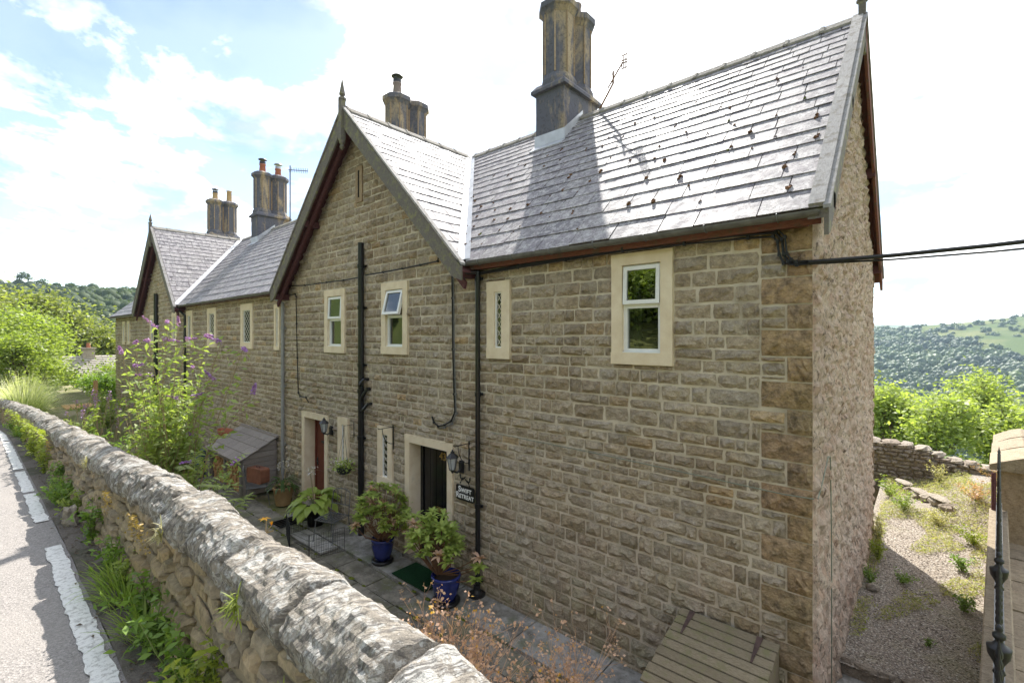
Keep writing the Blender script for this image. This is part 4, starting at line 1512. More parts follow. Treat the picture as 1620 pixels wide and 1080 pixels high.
# ---- roadside retaining wall
RW = thing('retaining_wall', (-5, cry(-5), roadz(-5)), 'long lichen-covered roadside stone wall with rounded coping above the sunken yard', 'wall')
def coping_stone(xa, xb, seed, hi=2, mat='lichen_coping'):
    """rounded cock-stone between xa > xb following the wall line"""
    L = xa - xb
    nx = max(4, int(L * 26 * hi / 2)); npr = 9 * hi
    v = []; f = []
    rz = random.Random(seed)
    dh = rz.uniform(-.010, .010); dr = rz.uniform(-.008, .008); sk = rz.uniform(.02, .09)
    tl = rz.uniform(-.03, .03)
    facets = [R(rz.uniform(-20, 10)), R(rz.uniform(35, 62)), R(rz.uniform(85, 112)), R(rz.uniform(135, 165)), R(195)]
    fd = rz.uniform(.125, .15)
    for i in range(nx + 1):
        u = i / nx
        e = min(u, 1 - u) * L
        shrink = -.06 * math.exp(-(e / .013) ** 2)
        for j in range(npr + 1):
            a = R(-32) + R(244) * j / npr
            ca, sa = math.cos(a), math.sin(a)
            x = xa - L * u + sk * (j / npr - .5) + tl * sa
            # each stone has its own few flat faces
            fr = min((fd / math.cos(a - fa)) if abs(a - fa) < 1.2 else 9 for fa in facets)
            r = .5 * min(fr, .165) + .5 * .150 + dr + shrink
            cyy = cry(x); cz = crz(x) - .115 + dh
            # strata: long grooves running over the wall, slanting
            q = Vector((x * 12 + j / npr * 2.2, (j / npr) * 1.3, seed * 1.7))
            g = noise.noise(q) * .009 + noise.noise(Vector((x * 34 + j / npr * 4, (j / npr) * 2.6, seed))) * .006
            g += noise.noise(Vector((x * 3.2, a * 1.3, seed * 2.3))) * .030
            g -= abs(noise.noise(Vector((x * 11, a * 4, seed * 1.3)))) * .018
            g += noise.noise(Vector((x * 55, a * 12, seed * 2.3))) * .006
            rr = r + g
            v.append((x, cyy - ca * rr * 1.02, cz + sa * rr * .93))
    w = npr + 1
    for i in range(nx):
        for j in range(npr):
            b = i * w + j
            f.append((b, b + w, b + w + 1, b + 1))
    f.append(tuple(range(w))); f.append(tuple(range(nx * w, nx * w + w))[::-1])
    me = md('coping_stone', v, f, mat)
    return ob('coping_stone', me, RW)
x = .9; k = 0
rg = random.Random(41)
while x > -36:
    near = x > -4.5
    L = rg.uniform(.34, .74) if x > -9 else rg.uniform(.26, .5)
    coping_stone(x - .003, x - L + .003, k * 1.37 + 2, 4 if near else (2 if x > -12 else 1))
    x -= L; k += 1
m = MB()
for a, b in zip(XS[:-1], XS[1:]):
    if a > 1: continue
    v = []
    for (xx) in (a, b):
        yy, zc, zr = cry(xx), crz(xx), roadz(xx)
        v += [(xx, yy - .17, zr - .1), (xx, yy - .085, zc - .16), (xx, yy - .05, zc - .05), (xx, yy + .05, zc - .05), (xx, yy + .10, zc - .16), (xx, yy + .22, GZ - .05)]
    f = [(j, j + 1, j + 7, j + 6) for j in range(5)]
    m.add(v, f)
m.build('wall_core', 'dark_mortar', RW)
RUB = [stone_variant(500 + i, 7, 5, rock=.5, name='stone', mat='rubble_stone', ragged=.09) for i in range(16)]
def place_rubble():
    rg = random.Random(6)
    items = []
    x = .6
    # irregular rubble: columns of varying strips broken into courses
    for row in range(6):
        x = .6 + rg.uniform(0, .2)
        while x > -24:
            w = rg.uniform(.07, .34)
            items.append((x - w, row, w)); x -= w
    cands = []
    for (x, row, w) in items:
        xc = x + w / 2
        zb, zt = roadz(xc) - .02, crz(xc) - .155
        h = (zt - zb) / 6
        z = zb + h * row + rg.uniform(-.02, .02)
        t = (row + .5) / 6
        yf = cry(xc) - .165 + .07 * t
        cands.append((xc, yf, z + h / 2, w, h * rg.uniform(.75, 1.15)))
    cands.sort(key=lambda c: -seen_area(c[0] - c[3] / 2, c[1], c[2], c[3], c[4]))
    rv = []; rf = []; b = 0
    for i, (xc, yf, zc, w, h) in enumerate(cands):
        me = RUB[rg.randrange(16)]
        sc = (w * .97, .036 * rg.uniform(.2, 1.6), h * .97)
        an = rg.uniform(-.12, .12)
        if i < 300:
            o = bpy.data.objects.new('stone', me); COL.objects.link(o)
            o.parent = RW
            o.location = Vector((xc, yf, zc)) - WL[RW.name]
            o.rotation_euler = (-.06, an, rg.uniform(-.06, .06)); o.scale = sc
        else:
            M = Matrix.Translation((xc, yf, zc)) @ Matrix.Rotation(an, 4, 'Y') @ Matrix.Diagonal(sc + (1,))
            rv += [tuple(M @ q.co) for q in me.vertices]; rf += [tuple(k + b for k in p.vertices) for p in me.polygons]; b += len(me.vertices)
    if rv:
        o = ob('stonework', md('stonework', rv, rf, 'rubble_stone'), RW); o['kind'] = 'stuff'
place_rubble()

# ---- yard -----------------------------------------------------------------
def gardenz(x): return GZ + .02 + (-2.75 - GZ) * sstep(-19, -23.5, x) if x < -19 else GZ
m = MB()
v = []; f = []
gx = [1.2 - 1.0 * i for i in range(38)]
gy = [-4.6 + .45 * i for i in range(12)]
for x in gx:
    for y in gy:
        z = GZ - .03
        if y < -2.2 and x < -10.5:
            z += sstep(-2.2, -3.0, y) * .35 * sstep(-10.5, -12, x) if False else 0
        if x < -19: z += sstep(-19, -23, x) * 1.15 * (1 if y < -1.2 else .35)
        v.append((x, y, z + .02 * noise.noise(Vector((x, y, 0)))))
for i in range(len(gx) - 1):
    for j in range(len(gy) - 1):
        a = i * len(gy) + j
        f.append((a, a + 1, a + len(gy) + 1, a + len(gy)))
tag(ob('garden_ground', md('garden_ground', v, f, 'garden_soil', True)), kind='structure')
PV = thing('yard_paving', (-7, -2, GZ), 'worn irregular flagstone paving of the sunken yard between roadside wall and cottages', 'paving')
PV['kind'] = 'structure'
rg = random.Random(14)
y = -.62
rows = []
while y > -3.9:
    h = rg.uniform(.38, .68)
    rows.append((y - h, y)); y -= h
for (ya, yb) in rows:
    x = -.2
    while x > -17.5:
        w = rg.uniform(.45, 1.0)
        m = MB()
        t = rg.uniform(-.006, .008)
        g = .012
        pts = [(x - g, ya + g), (x - g, yb - g), (x - w + g, yb - g), (x - w + g, ya + g)]
        pts = [(p[0] + rg.uniform(-.018, .018), p[1] + rg.uniform(-.018, .018)) for p in pts]
        top = [(p[0], p[1], GZ + t + rg.uniform(-.003, .003)) for p in pts]
        m.prism([(p[0], p[1], GZ - .05) for p in pts], (0, 0, .05 + t))
        m.build('flagstone', 'flagstone', PV)
        x -= w
# concrete strip along the wall with a raised lip
cp = []
x = -.9
while x > -9.6:
    w = rg.uniform(1.1, 1.9)
    m = MB()
    n = 8
    vs = []
    for i in range(n + 1):
        xx = x - .008 - (w - .016) * i / n
        for (yy, dz) in ((-.60 + .03 * noise.noise(Vector((xx * 2, 1, 1))), -.06), (-.60 + .03 * noise.noise(Vector((xx * 2, 1, 1))), .022), (-.32, .030), (-.03, .040)):
            vs.append((xx, yy, GZ + dz + .008 * noise.noise(Vector((xx * 1.5, yy * 4, 0)))))
    fs = []
    for i in range(n):
        for j in range(3):
            a = i * 4 + j
            fs.append((a, a + 1, a + 5, a + 4))
    m.add(vs, fs + [(3, 2, 1, 0), (n * 4, n * 4 + 1, n * 4 + 2, n * 4 + 3)])
    m.build('concrete_slab', 'concrete_path', PV)
    x -= w
m = MB(); rg = random.Random(9)
for k in range(260):
    x = rg.uniform(-17, -1); y = rg.choice([r[0] for r in rows]) + rg.uniform(-.03, .03)
    if rg.random() < .4: y = rg.uniform(-.1, -.02) if rg.random() < .5 else -.62
    m.blob((x, y, GZ + .008), rg.uniform(.015, .045), 6, 4, (1.6, .9, .35), k, .5)
m.build('moss', 'green_moss', PV, kind='stuff')

# ---- gravel at the gable end ---------------------------------------------
def gz(x, y):
    z = -3.74 + .05 * noise.noise(Vector((x * .8, y * .8, 1)))
    z += .42 * sstep(6.2, 9.5, y) * sstep(-.3, .9, x) + .12 * sstep(4, 9, y)
    return z
v = []; f = []
nx_, ny_ = 26, 60
for j in range(ny_ + 1):
    y = 1.55 + (11.0 - 1.55) * j / ny_
    for i in range(nx_ + 1):
        x = -.84 + (2.0 + .84) * i / nx_
        v.append((x, y, gz(x, y)))
for j in range(ny_):
    for i in range(nx_):
        a = j * (nx_ + 1) + i
        f.append((a, a + 1, a + nx_ + 2, a + nx_ + 1))
tag(ob('gravel_ground', md('gravel_ground', v, f, 'gravel', True)), kind='structure')
m = MB(); rg = random.Random(77)
for k in range(3800):
    t = rg.random() ** 1.6
    y = 1.6 + 6 * t; x = rg.uniform(-.8, .95)
    m.blob((x, y, gz(x, y) + .002), rg.uniform(.006, .015), 4, 3, (1, 1, .6), k, .3)
tag(m.build('gravel', 'gravel'), kind='stuff')
# edging of rough stones and the lower path in front of it
ED = thing('stone_edging', (-.1, 1.5, GZ), 'low curved row of rough stones holding back the gravel at the gable foot', 'edging')
pts = [(-.78, 1.66), (-.62, 1.62), (-.42, 1.60), (-.2, 1.62), (.02, 1.68), (.24, 1.74), (.46, 1.82)]
rg = random.Random(5)
for i in range(len(pts) - 1):
    a, b = pts[i], pts[i + 1]
    c = ((a[0] + b[0]) / 2, (a[1] + b[1]) / 2)
    m = MB(); m.blob((0, 0, 0), .5, 8, 6, (1, 1, 1), i * 3.3, .5)
    o = m.build('stone', 'garden_wall_stone', ED, loc=(c[0], c[1], -3.74))
    o.scale = (.235, .13, .12); o.rotation_euler = (0, 0, math.atan2(b[1] - a[1], b[0] - a[0]))
m = MB(); m.box(-.74, 1.2, 1.57, 1.68, -4.1, -3.765); tag(m.build('gravel_riser', 'garden_wall_stone'), kind='structure')
m = MB(); m.box(-.773, 1.2, -.6, 1.568, GZ - .2, -3.86); tag(m.build('lower_path', 'concrete_path'), kind='structure')
# low line of stones and steps in the gravel
LS = thing('stone_step', (.2, 8, -3.5), 'low flat-topped line of stones crossing the gravel below the garden wall', 'step')
rg = random.Random(15)
for i in range(6):
    t = i / 5
    x = -.45 + .75 * t; y = 9.6 - 1.7 * t
    m = MB(); m.blob((0, 0, 0), .5, 8, 5, (1, 1, 1), i * 2.1 + 5, .45)
    o = m.build('stone', 'garden_wall_stone', LS, loc=(x, y, gz(x, y) + .06))
    o.scale = (.34, .22, .20); o.rotation_euler = (0, rg.uniform(-.08, .08), -1.1)
    if i % 2 == 0:
        m = MB(); m.blob((0, 0, 0), .5, 8, 4, (1, 1, 1), i * 2.1, .3)
        o = m.build('slab', 'garden_wall_stone', LS, loc=(x + .05, y - .05, gz(x, y) + .17)); o.scale = (.62, .26, .07); o.rotation_euler = (0, 0, -1.1)
# ---- dry-stone garden wall at the back -----------------------------------
GW = thing('garden_wall', (.2, 10.6, -3.9), 'rough dry-stone wall stepping down behind the gravel, with bright trees beyond', 'wall')
def gwtop(x): return plerp([(-3, -2.70), (-1.1, -2.74), (-.2, -2.78), (.1, -2.86), (.35, -3.0), (1.1, -3.08), (2.2, -3.12), (4, -3.1)], x)
rg = random.Random(66)
GS = [stone_variant(700 + i, 6, 5, name='stone', mat='garden_wall_stone', ragged=.18) for i in range(12)]
z = -4.0
cnt = 0
rv = []
while z < -2.7:
    h = rg.uniform(.065, .13)
    x = -2.6
    while x < 3.2:
        w = rg.uniform(.12, .36)
        if z + h * .6 < gwtop(x + w / 2):
            o = bpy.data.objects.new('stone', GS[rg.randrange(12)]); COL.objects.link(o); o.parent = GW
            o.location = Vector((x + w / 2, 10.5 + rg.uniform(-.02, .02), z + h / 2)) - WL[GW.name]
            o.scale = (w * 1.0, .07 * rg.uniform(.5, 1.4), h * 1.02); o.rotation_euler = (0, rg.uniform(-.06, .06), 0)
        x += w
    z += h
x = -2.6
while x < 3.2:
    w = rg.uniform(.25, .5)
    m = MB(); m.blob((0, 0, 0), .5, 8, 5, (1, 1, 1), x, .35)
    o = m.build('coping_stone', 'garden_wall_stone', GW, loc=(x + w / 2, 10.68, gwtop(x + w / 2) + .02)); o.scale = (w * 1.08, .55, .15); o.rotation_euler = (0, rg.uniform(-.06, .06), 0)
    x += w
m = MB()
xs_ = [-2.6 + .3 * i for i in range(20)]
for a, b in zip(xs_[:-1], xs_[1:]): m.box(a, b, 10.53, 10.9, -4.4, min(gwtop(a), gwtop(b)) - .05)
m.build('wall_core', 'dark_mortar', GW)

# ---- kerb wall with iron railing, pier ------------------------------------
KA = R(4.6)
kd = Vector((math.sin(KA), math.cos(KA), 0)); kn = Vector((math.cos(KA), -math.sin(KA), 0))
K0 = Vector((0, -5, 0))
KT = -2.8
def kp(s, l, z): 
    p = K0 + kd * s + kn * l
    return (p.x, p.y, z)
KW = thing('kerb_wall', kp(6, 0, -4), 'narrow sandstone wall with flat coping carrying the black iron railing', 'wall')
s = 2.4; rg = random.Random(3)
while s < 11.0:
    L = min(rg.uniform(.8, 1.3), 11.0 - s)
    if 11.0 - s - L < .3: L = 11.0 - s
    m = MB()
    g = .004
    m.prism([kp(s + g, -.112, KT - .10), kp(s + g, -.112, KT - .012), kp(s + g, -.10, KT), kp(s + g, .085, KT), kp(s + g, .097, KT - .012), kp(s + g, .097, KT - .10)], kd * (L - 2 * g))
    m.build('coping_stone', 'kerb_stone', KW)
    s += L
m = MB()
m.prism([kp(2.4, -.085, -4.3), kp(2.4, -.085, KT - .10), kp(2.4, .075, KT - .10), kp(2.4, .075, -4.3)], kd * 8.6)
m.build('wall_body', 'kerb_stone', KW)
RL = thing('iron_railing', kp(6, 0, KT), 'black spiked iron railing with urn finials running away along the narrow wall', 'railing')
for (z_, t, hw_, mt_) in ((KT + .10, .012, .034, 'grey_wire'), (-1.98, .012, .020, 'black_iron')):  # lower rail's pale grey is sunlight on black iron, put into the colour
    m = MB()
    m.prism([kp(2.4, -hw_, z_), kp(2.4, -hw_, z_ + t), kp(2.4, hw_, z_ + t), kp(2.4, hw_, z_)], kd * 8.6)
    m.build('rail', mt_, RL)
s = 2.69; posts = []
while s < 11:
    posts.append(s); s += 1.35
bal = MB(); bal.tube([(0, 0, 0), (0, 0, .92)], .008, 6)
bal.lathe([(.008, .90), (.019, .93), (.019, .95), (.010, .975), (.001, 1.03)], (0, 0, 0), 6)
balm = md('baluster', bal.v, bal.f, 'black_iron')
s = 2.5
while s < 10.95:
    if min(abs(s - p) for p in posts) > .05:
        o = bpy.data.objects.new('baluster', balm); COL.objects.link(o); o.parent = RL
        o.location = Vector(kp(s, 0, KT)) - WL[RL.name]
    s += .122
pm = MB(); pm.tube([(0, 0, 0), (0, 0, .80)], .017, 8)
pom = md('post', pm.v, pm.f, 'black_iron')
um = MB(); um.lathe([(.017, .78), (.030, .80), (.018, .83), (.026, .855), (.050, .90), (.056, .945), (.056, .955), (.034, .965), (.020, .985), (.018, .995), (.030, 1.01), (.030, 1.03), (.012, 1.045), (.019, 1.06), (.012, 1.08), (.001, 1.09)], (0, 0, 0), 16)
urm = md('urn_finial', um.v, um.f, 'black_iron', True)
for s in posts[:3]:
    for nm, mm_ in (('post', pom), ('urn_finial', urm)):
        o = bpy.data.objects.new(nm, mm_); COL.objects.link(o); o.parent = RL
        o.location = Vector(kp(s, 0, KT)) - WL[RL.name]
# pier and wall with saddle-back coping
PR = thing('stone_pier', kp(11.2, .3, -4), 'orange sandstone pier with gabled coping stones at the end of the iron railing', 'pier')
m = MB()
m.prism([kp(11.05, -.02, -4.3), kp(11.05, -.02, -2.17), kp(11.05, .62, -2.17), kp(11.05, .62, -4.3)], kd * 3.2)
m.build('pier_body', 'pier_stone', PR)
for i in range(3):
    s0 = 10.95 + i * 1.1
    m = MB()
    e = .012 * i
    m.prism([kp(s0, -.11 + e, -2.165), kp(s0, -.11 + e, -2.08), kp(s0, .14, -1.97 + e), kp(s0, .30, -1.91 + e), kp(s0, .46, -1.97 + e), kp(s0, .74, -2.08), kp(s0, .74, -2.165)], kd * 1.085)
    m.build('coping_stone', 'kerb_stone', PR)
m = MB(); m.tube([kp(10.9, -.06, KT), kp(10.9, -.06, -2.2)], .03, 8); m.build('end_post', 'soffit_timber', PR)
# paving to the right of the railing
FP = thing('side_path', kp(6, .6, -4), 'worn flagged path on the far side of the iron railing', 'paving'); FP['kind'] = 'structure'
s = 2.2; rg = random.Random(17)
while s < 11:
    L = rg.uniform(.35, .7)
    l = .10
    while l < 1.4:
        w = rg.uniform(.3, .55)
        m = MB(); z_ = -3.32 + rg.uniform(-.01, .01)
        m.prism([kp(s + .01, l + .008, z_ - .5), kp(s + .01, l + w - .008, z_ - .5), kp(s + L - .01, l + w - .008, z_ - .5), kp(s + L - .01, l + .008, z_ - .5)], (0, 0, .5))
        m.build('flagstone', 'kerb_stone', FP)
        l += w
    s += L

# far cottage beyond the garden: long stone-tiled roof seen over the wall
FCt = thing('far_cottage', (-47, .5, -6.5), 'pale low cottage roof with one small chimney beyond the garden, left of the terrace', 'cottage')
m = MB()
m.box(-50, -44.6, -6.0, 6.0, -8, -4.0); m.build('wall', 'garden_wall_stone', FCt)
rg = random.Random(1)
rf = MB()
for k in range(20):
    z0_, z1_ = -4.09 + .132 * k, -4.09 + .132 * (k + 1)
    xx0, xx1 = -44.3 - .17 * k, -44.3 - .17 * (k + 1)
    y = -6.3
    while y < 6.3:
        w = rg.uniform(.3, .55)
        rf.prism([(xx0 + .03, y + .01, z0_ + .03), (xx0 + .03, y + w - .01, z0_ + .03), (xx1, y + w - .01, z1_), (xx1, y + .01, z1_)], (-.03, 0, -.02))
        y += w
rf.build('stone_tiles', 'stone_tile_roof', FCt, kind='stuff')
m = MB(); m.prism([(-47.75, -6.3, -1.46), (-50.3, -6.3, -3.3), (-50.3, 6.3, -3.3), (-47.75, 6.3, -1.46)], (0, 0, -.1))
m.prism([(-45.4, -6.1, -3.35), (-47.75, -6.1, -1.6), (-50, -6.1, -3.35)], (0, 12.2, 0)); m.build('rear_roof', 'stone_tile_roof', FCt)
m = MB(); m.box(-48.1, -47.4, .35, 1.05, -1.7, -.95); c_ = m.build('chimney', 'garden_wall_stone', FCt)
m = MB(); m.box(-48.2, -47.3, .28, 1.12, -.95, -.85); m.build('cap', 'garden_wall_stone', c_)
m = MB(); m.lathe([(.13, 0), (.11, .35)], (-47.75, .7, -.85), 8); m.build('pot', 'terracotta', c_)
# ================================================================ vegetation
def leafy(name, centers, size, mat, parent=None, seed=0, **k):
    rs = np.random.RandomState(seed)
    v, q = leaf_arrays(np.asarray(centers, dtype=float), size, rs, **k)
    if parent is not None:
        p = WL[parent.name]; v = v - np.array([p.x, p.y, p.z])
    me = np_mesh(name, v, q, mat)
    o = bpy.data.objects.new(name, me); COL.objects.link(o)
    if parent is not None:
        o.parent = parent; WL[o.name] = WL[parent.name].copy()
    else:
        WL[o.name] = Vector((0, 0, 0))
    if name in ('flowers', 'seed_heads', 'flower_spikes', 'flower_spike'): o['kind'] = 'stuff'
    return o
def grow(base, height, spread, seed, levels=4, lean=(0, 0), r0=None, first=.25, nch=3):
    """tapered trunk and limbs; returns tubes and terminal points"""
    rg = random.Random(seed)
    r0 = r0 or height * .022
    tubes = []; tips = []
    def br(p, d, L, r, lv):
        pts = [p]
        q = p.copy(); dd = d.copy()
        for k in range(4):
            dd = (dd + Vector((rg.gauss(0, .10), rg.gauss(0, .10), rg.gauss(.03, .06)))).normalized()
            q = q + dd * L / 4
            pts.append(q.copy())
        tubes.append((pts, r, r * .55))
        if lv == 0:
            tips.append(pts[-1]); tips.append(pts[2]); return
        n = nch if lv > 1 else nch + 1
        for k in range(n):
            t = pts[rg.choice((2, 3, 4))] if k else pts[-1]
            ang = rg.uniform(0, 6.28)
            e = Vector((math.cos(ang), math.sin(ang), 0)) * spread
            nd = (dd * .75 + e * rg.uniform(.5, 1.0) + Vector((0, 0, .15))).normalized()
            br(t, nd, L * rg.uniform(.62, .82), r * .58, lv - 1)
    d0 = Vector((lean[0], lean[1], 1)).normalized()
    br(Vector(base), d0, height * first, r0, levels)
    return tubes, tips
def tree(base, height, spread, seed, mat, nleaf, leaf, label, sigma=.5, group=None, levels=4, aspect=.55, name='tree', cat='tree', lean=(0, 0), first=.27, bark='bark', keep=None):
    t = thing(name, base, label, cat, group)
    tubes, tips = grow(base, height, spread, seed, levels, lean, first=first)
    top = max(p.z for p in tips); k = height / (top - base[2])
    def S(p):
        b = Vector(base); q = b + (p - b) * k
        return q
    m = MB()
    for pts, r, r1 in tubes:
        m.tube([S(p) for p in pts], r * 1.0, 6 if r > .03 else 4, cap=False, r1=r1)
    m.build('trunk', bark, t)
    tips = np.array([S(p) for p in tips])
    rs = np.random.RandomState(seed)
    idx = rs.randint(0, len(tips), nleaf)
    # leaves gather in clumps round the shoots, with gaps between them
    cl = tips[idx] + rs.normal(size=(nleaf, 3)) * sigma * np.array([1, 1, .65]) * rs.choice([.5, 1.0, 1.3], size=(nleaf, 1))
    if keep is not None: cl = cl[np.array([keep(*c) for c in cl])]
    leafy('crown', cl, leaf, mat, t, seed, aspect=aspect)
    return t
def blob_crowns(pos, rad, nq, leaf, seed, squash=.85):
    """far trees: each crown an uneven cloud of leaf clumps"""
    rs = np.random.RandomState(seed)
    out = []
    for (x, y, z), r in zip(pos, rad):
        nl = 5
        lob = rs.normal(size=(nl, 3)); lob /= np.linalg.norm(lob, axis=1)[:, None]
        lob = lob * r * .5 * np.array([1, 1, .7])
        n = nq
        c = lob[rs.randint(0, nl, n)]
        d = rs.normal(size=(n, 3)); d /= np.linalg.norm(d, axis=1)[:, None]
        d[:, 2] = np.where(d[:, 2] < -.35, -d[:, 2], d[:, 2])
        p = c + d * r * .58 * rs.uniform(.75, 1.05, size=(n, 1)) * np.array([1, 1, squash])
        p += np.array([x, y, z + r * .75])
        out.append(p)
    return np.concatenate(out)

def blob_forest(name, pos, rad, lobes, mat, seed, n=7, m=5):
    rs = np.random.RandomState(seed)
    P = np.repeat(np.array(pos, float), lobes, axis=0); Rr = np.repeat(np.array(rad, float), lobes)
    N = len(P)
    off = rs.normal(size=(N, 3)) * np.array([.42, .42, .22]) * Rr[:, None]
    c = P + off; c[:, 2] += Rr * .75
    rr = Rr * rs.uniform(.45, .75, N)
    th = np.linspace(.15, math.pi * .78, m); ph = np.arange(n) * 2 * math.pi / n
    T, A = np.meshgrid(th, ph, indexing='ij')
    d = np.stack([np.sin(T) * np.cos(A), np.sin(T) * np.sin(A), np.cos(T)], -1).reshape(-1, 3)
    K = len(d)
    v = c[:, None, :] + d[None] * (rr[:, None, None] * rs.uniform(.80, 1.12, size=(N, K, 1)))
    q = []
    for i in range(m - 1):
        for k in range(n):
            q.append((i * n + k, (i + 1) * n + k, (i + 1) * n + (k + 1) % n, i * n + (k + 1) % n))
    q = np.array(q)
    Q = (np.arange(N)[:, None, None] * K + q[None]).reshape(-1, 4)
    top = np.array([[0, 1, 2, 3], [0, 3, 4, 6]])
    me = np_mesh(name, v.reshape(-1, 3), Q, mat)
    o = bpy.data.objects.new(name, me); COL.objects.link(o); WL[o.name] = Vector((0, 0, 0))
    o['kind'] = 'stuff'
    return o
rg = random.Random(88)
# west hill wood
pos = []; rad = []
for k in range(1500):
    r = 95 + 260 * rg.random() ** .8; th = R(-rg.uniform(68, 104))
    x, y = r * math.sin(th), -5 + r * math.cos(th)
    z = terrain_h(x, y)
    pos.append((x, y, z - 1)); rad.append(rg.uniform(2.4, 4.2) * (1.0 if r > 140 else .9))
o = leafy('hillside_wood', blob_crowns(pos, rad, 90, .8, 3), .9, 'leaf_wood', seed=3, aspect=.8, droop=.0); tag(o, kind='stuff')
blob_forest('hillside_canopy', pos, rad, 3, 'leaf_wood', 13)
# skyline trees of the west hill stand as single trees
rg = random.Random(90)
SK = [(-89.5, 5.0), (-87.3, 6.8), (-86.2, 5.6), (-85.2, 4.2), (-84.2, 5.0), (-83.2, 4.0), (-81.9, 3.4), (-80.8, 5.0), (-79.2, 4.6), (-91.5, 5.2), (-94, 6)]
for (az, h) in SK:
    th = R(az); r = 335
    x, y = r * math.sin(th), -5 + r * math.cos(th); z = terrain_h(x, y)
    t = thing('tree', (x, y, z), 'distant tree standing up on the skyline of the wooded left-hand hill', 'tree', 'skyline trees on the left hill')
    m = MB(); m.tube([(x, y, z - 1), (x, y, z + h * .8)], .3, 5); m.build('trunk', 'bark', t)
    leafy('crown', blob_crowns([(x, y, z + h * .45)], [h * .66], 300, .9, int(az * 10) % 97), .9, 'leaf_wood', t, seed=int(-az * 7) % 91, aspect=.8)
# north hill wood
pos = []; rad = []
rg = random.Random(91)
while len(pos) < 5200:
    r = 330 + 640 * rg.random() ** .75; th = R(rg.uniform(-14, 15))
    x, y = r * math.sin(th), -5 + r * math.cos(th)
    d = noise.noise(Vector((x * .010, y * .007, 4)))
    meadow = sstep(760, 860, r + 26 * (math.degrees(th) - 1.5)) 
    if rg.random() < meadow * (.93 if d < .22 else .3): continue
    if d < -.42 and r > 520: continue
    z = terrain_h(x, y)
    pos.append((x, y, z - 2)); rad.append(rg.choice((2.6, 3.4, 4.4, 5.6, 7.2)) * rg.uniform(.85, 1.1) * (1 if r < 700 else .8))
o = leafy('far_wood', blob_crowns(pos, rad, 16, 1.6, 5), 1.9, 'leaf_woodnorth', seed=5, aspect=.85, droop=0); tag(o, kind='stuff')
blob_forest('far_canopy', pos, rad, 3, 'leaf_woodnorth', 15, 6, 4)
for (az, h) in [(2.0, 7.5), (1.2, 4), (3.1, 3.5), (3.6, 3.6), (4.2, 4.2), (4.8, 3.4), (5.4, 4.4), (6.2, 6.5), (7.0, 5), (-.5, 4)]:
    th = R(az); r = 905 if h < 7 else 880
    x, y = r * math.sin(th), -5 + r * math.cos(th); z = terrain_h(x, y)
    t = thing('tree', (x, y, z), 'small far tree on the crest of the right-hand hill', 'tree', 'trees on the crest of the right hill')
    m = MB(); m.tube([(x, y, z - 1), (x, y, z + h * .8)], .4, 5); m.build('trunk', 'bark', t)
    leafy('crown', blob_crowns([(x, y, z + h * .1)], [h * .85], 160, 1.4, int(az * 10) + 60), 1.7, 'leaf_woodnorth', t, seed=int(az * 7) + 40, aspect=.85)
# trees behind the garden wall at the right
tree((1.9, 27, -11.0), 9.3, .62, 4, 'leaf_ash', 15000, .22, 'bright open-crowned ash tree directly behind the dry-stone garden wall', sigma=.34, aspect=.42, levels=5)
tree((6.0, 33, -12.5), 10.2, .6, 9, 'leaf_ash', 12000, .26, 'bright green tree behind the sandstone pier at the right edge', sigma=.45, levels=5)
tree((-3.0, 29, -11.5), 7.2, .7, 12, 'leaf_ash', 12000, .24, 'lower pale green tree between the cottage corner and the ash tree', sigma=.45, levels=5)
tree((-.6, 24, -10.0), 7.4, .8, 41, 'leaf_ash', 11000, .22, 'low spreading ash branches just over the middle of the garden wall', sigma=.42, levels=5)
tree((4.0, 25, -10.5), 7.6, .8, 43, 'leaf_ash', 11000, .22, 'spreading pale green tree left of the sandstone pier', sigma=.42, levels=5)
tree((-3.5, 60, -18), 12.6, .6, 15, 'leaf_olive', 9000, .42, 'rounded darker tree farther off, just right of the cottage gable', sigma=1.0)
tree((.5, 48, -16), 10.2, .6, 25, 'leaf_ash', 9000, .36, 'mid-distance green tree showing over the ash tree', sigma=1.0)
tree((9.5, 42, -15), 12.8, .6, 18, 'leaf_ash', 9000, .36, 'green tree beyond the pier at the right edge of the view', sigma=1.0)
pos = []; rad = []
rg = random.Random(94)
for k in range(260):
    r = rg.uniform(45, 240); th = R(rg.uniform(-12, 14)); x, y = r * math.sin(th), -5 + r * math.cos(th)
    pos.append((x, y, terrain_h(x, y) - 1)); rad.append(rg.uniform(2.4, 4.0))
o = leafy('valley_wood', blob_crowns(pos, rad, 260, .7, 6), .8, 'leaf_olive', seed=6, aspect=.7); tag(o, kind='stuff')
# trees left of the terrace
tree((-62, -1.0, -9), 12.6, .5, 31, 'leaf_olive', 26000, .36, 'large rounded light green tree on the left below the wooded hill', sigma=1.0, levels=5)
tree((-70, -7, -9), 13.0, .6, 32, 'leaf_olive', 12000, .40, 'broad green tree at the left edge behind the garden', sigma=1.2)
tree((-66, 8.0, -9), 8.2, .6, 33, 'leaf_olive', 14000, .36, 'olive green tree left of the far cottage end', sigma=1.0)
tree((-74, 13, -9.5), 9.2, .55, 34, 'leaf_olive', 9000, .40, 'olive tree close beside the far hipped range', sigma=1.1)
tree((-34, -2.6, -5), 6.3, .7, 35, 'leaf_bright', 9000, .20, 'bright young sycamore spreading behind the roadside wall at the left', sigma=.5, levels=4)
tree((-30, -4.0, -4.6), 4.6, .75, 36, 'leaf_bright', 6500, .17, 'leafy bright green shrub right behind the wall at the left edge', sigma=.42, name='shrub', cat='shrub')
tree((-39, .4, -5.2), 3.3, .8, 37, 'leaf_bright', 7000, .17, 'green rounded bush in front of the pale far cottage roof', sigma=.42, name='shrub', cat='shrub')
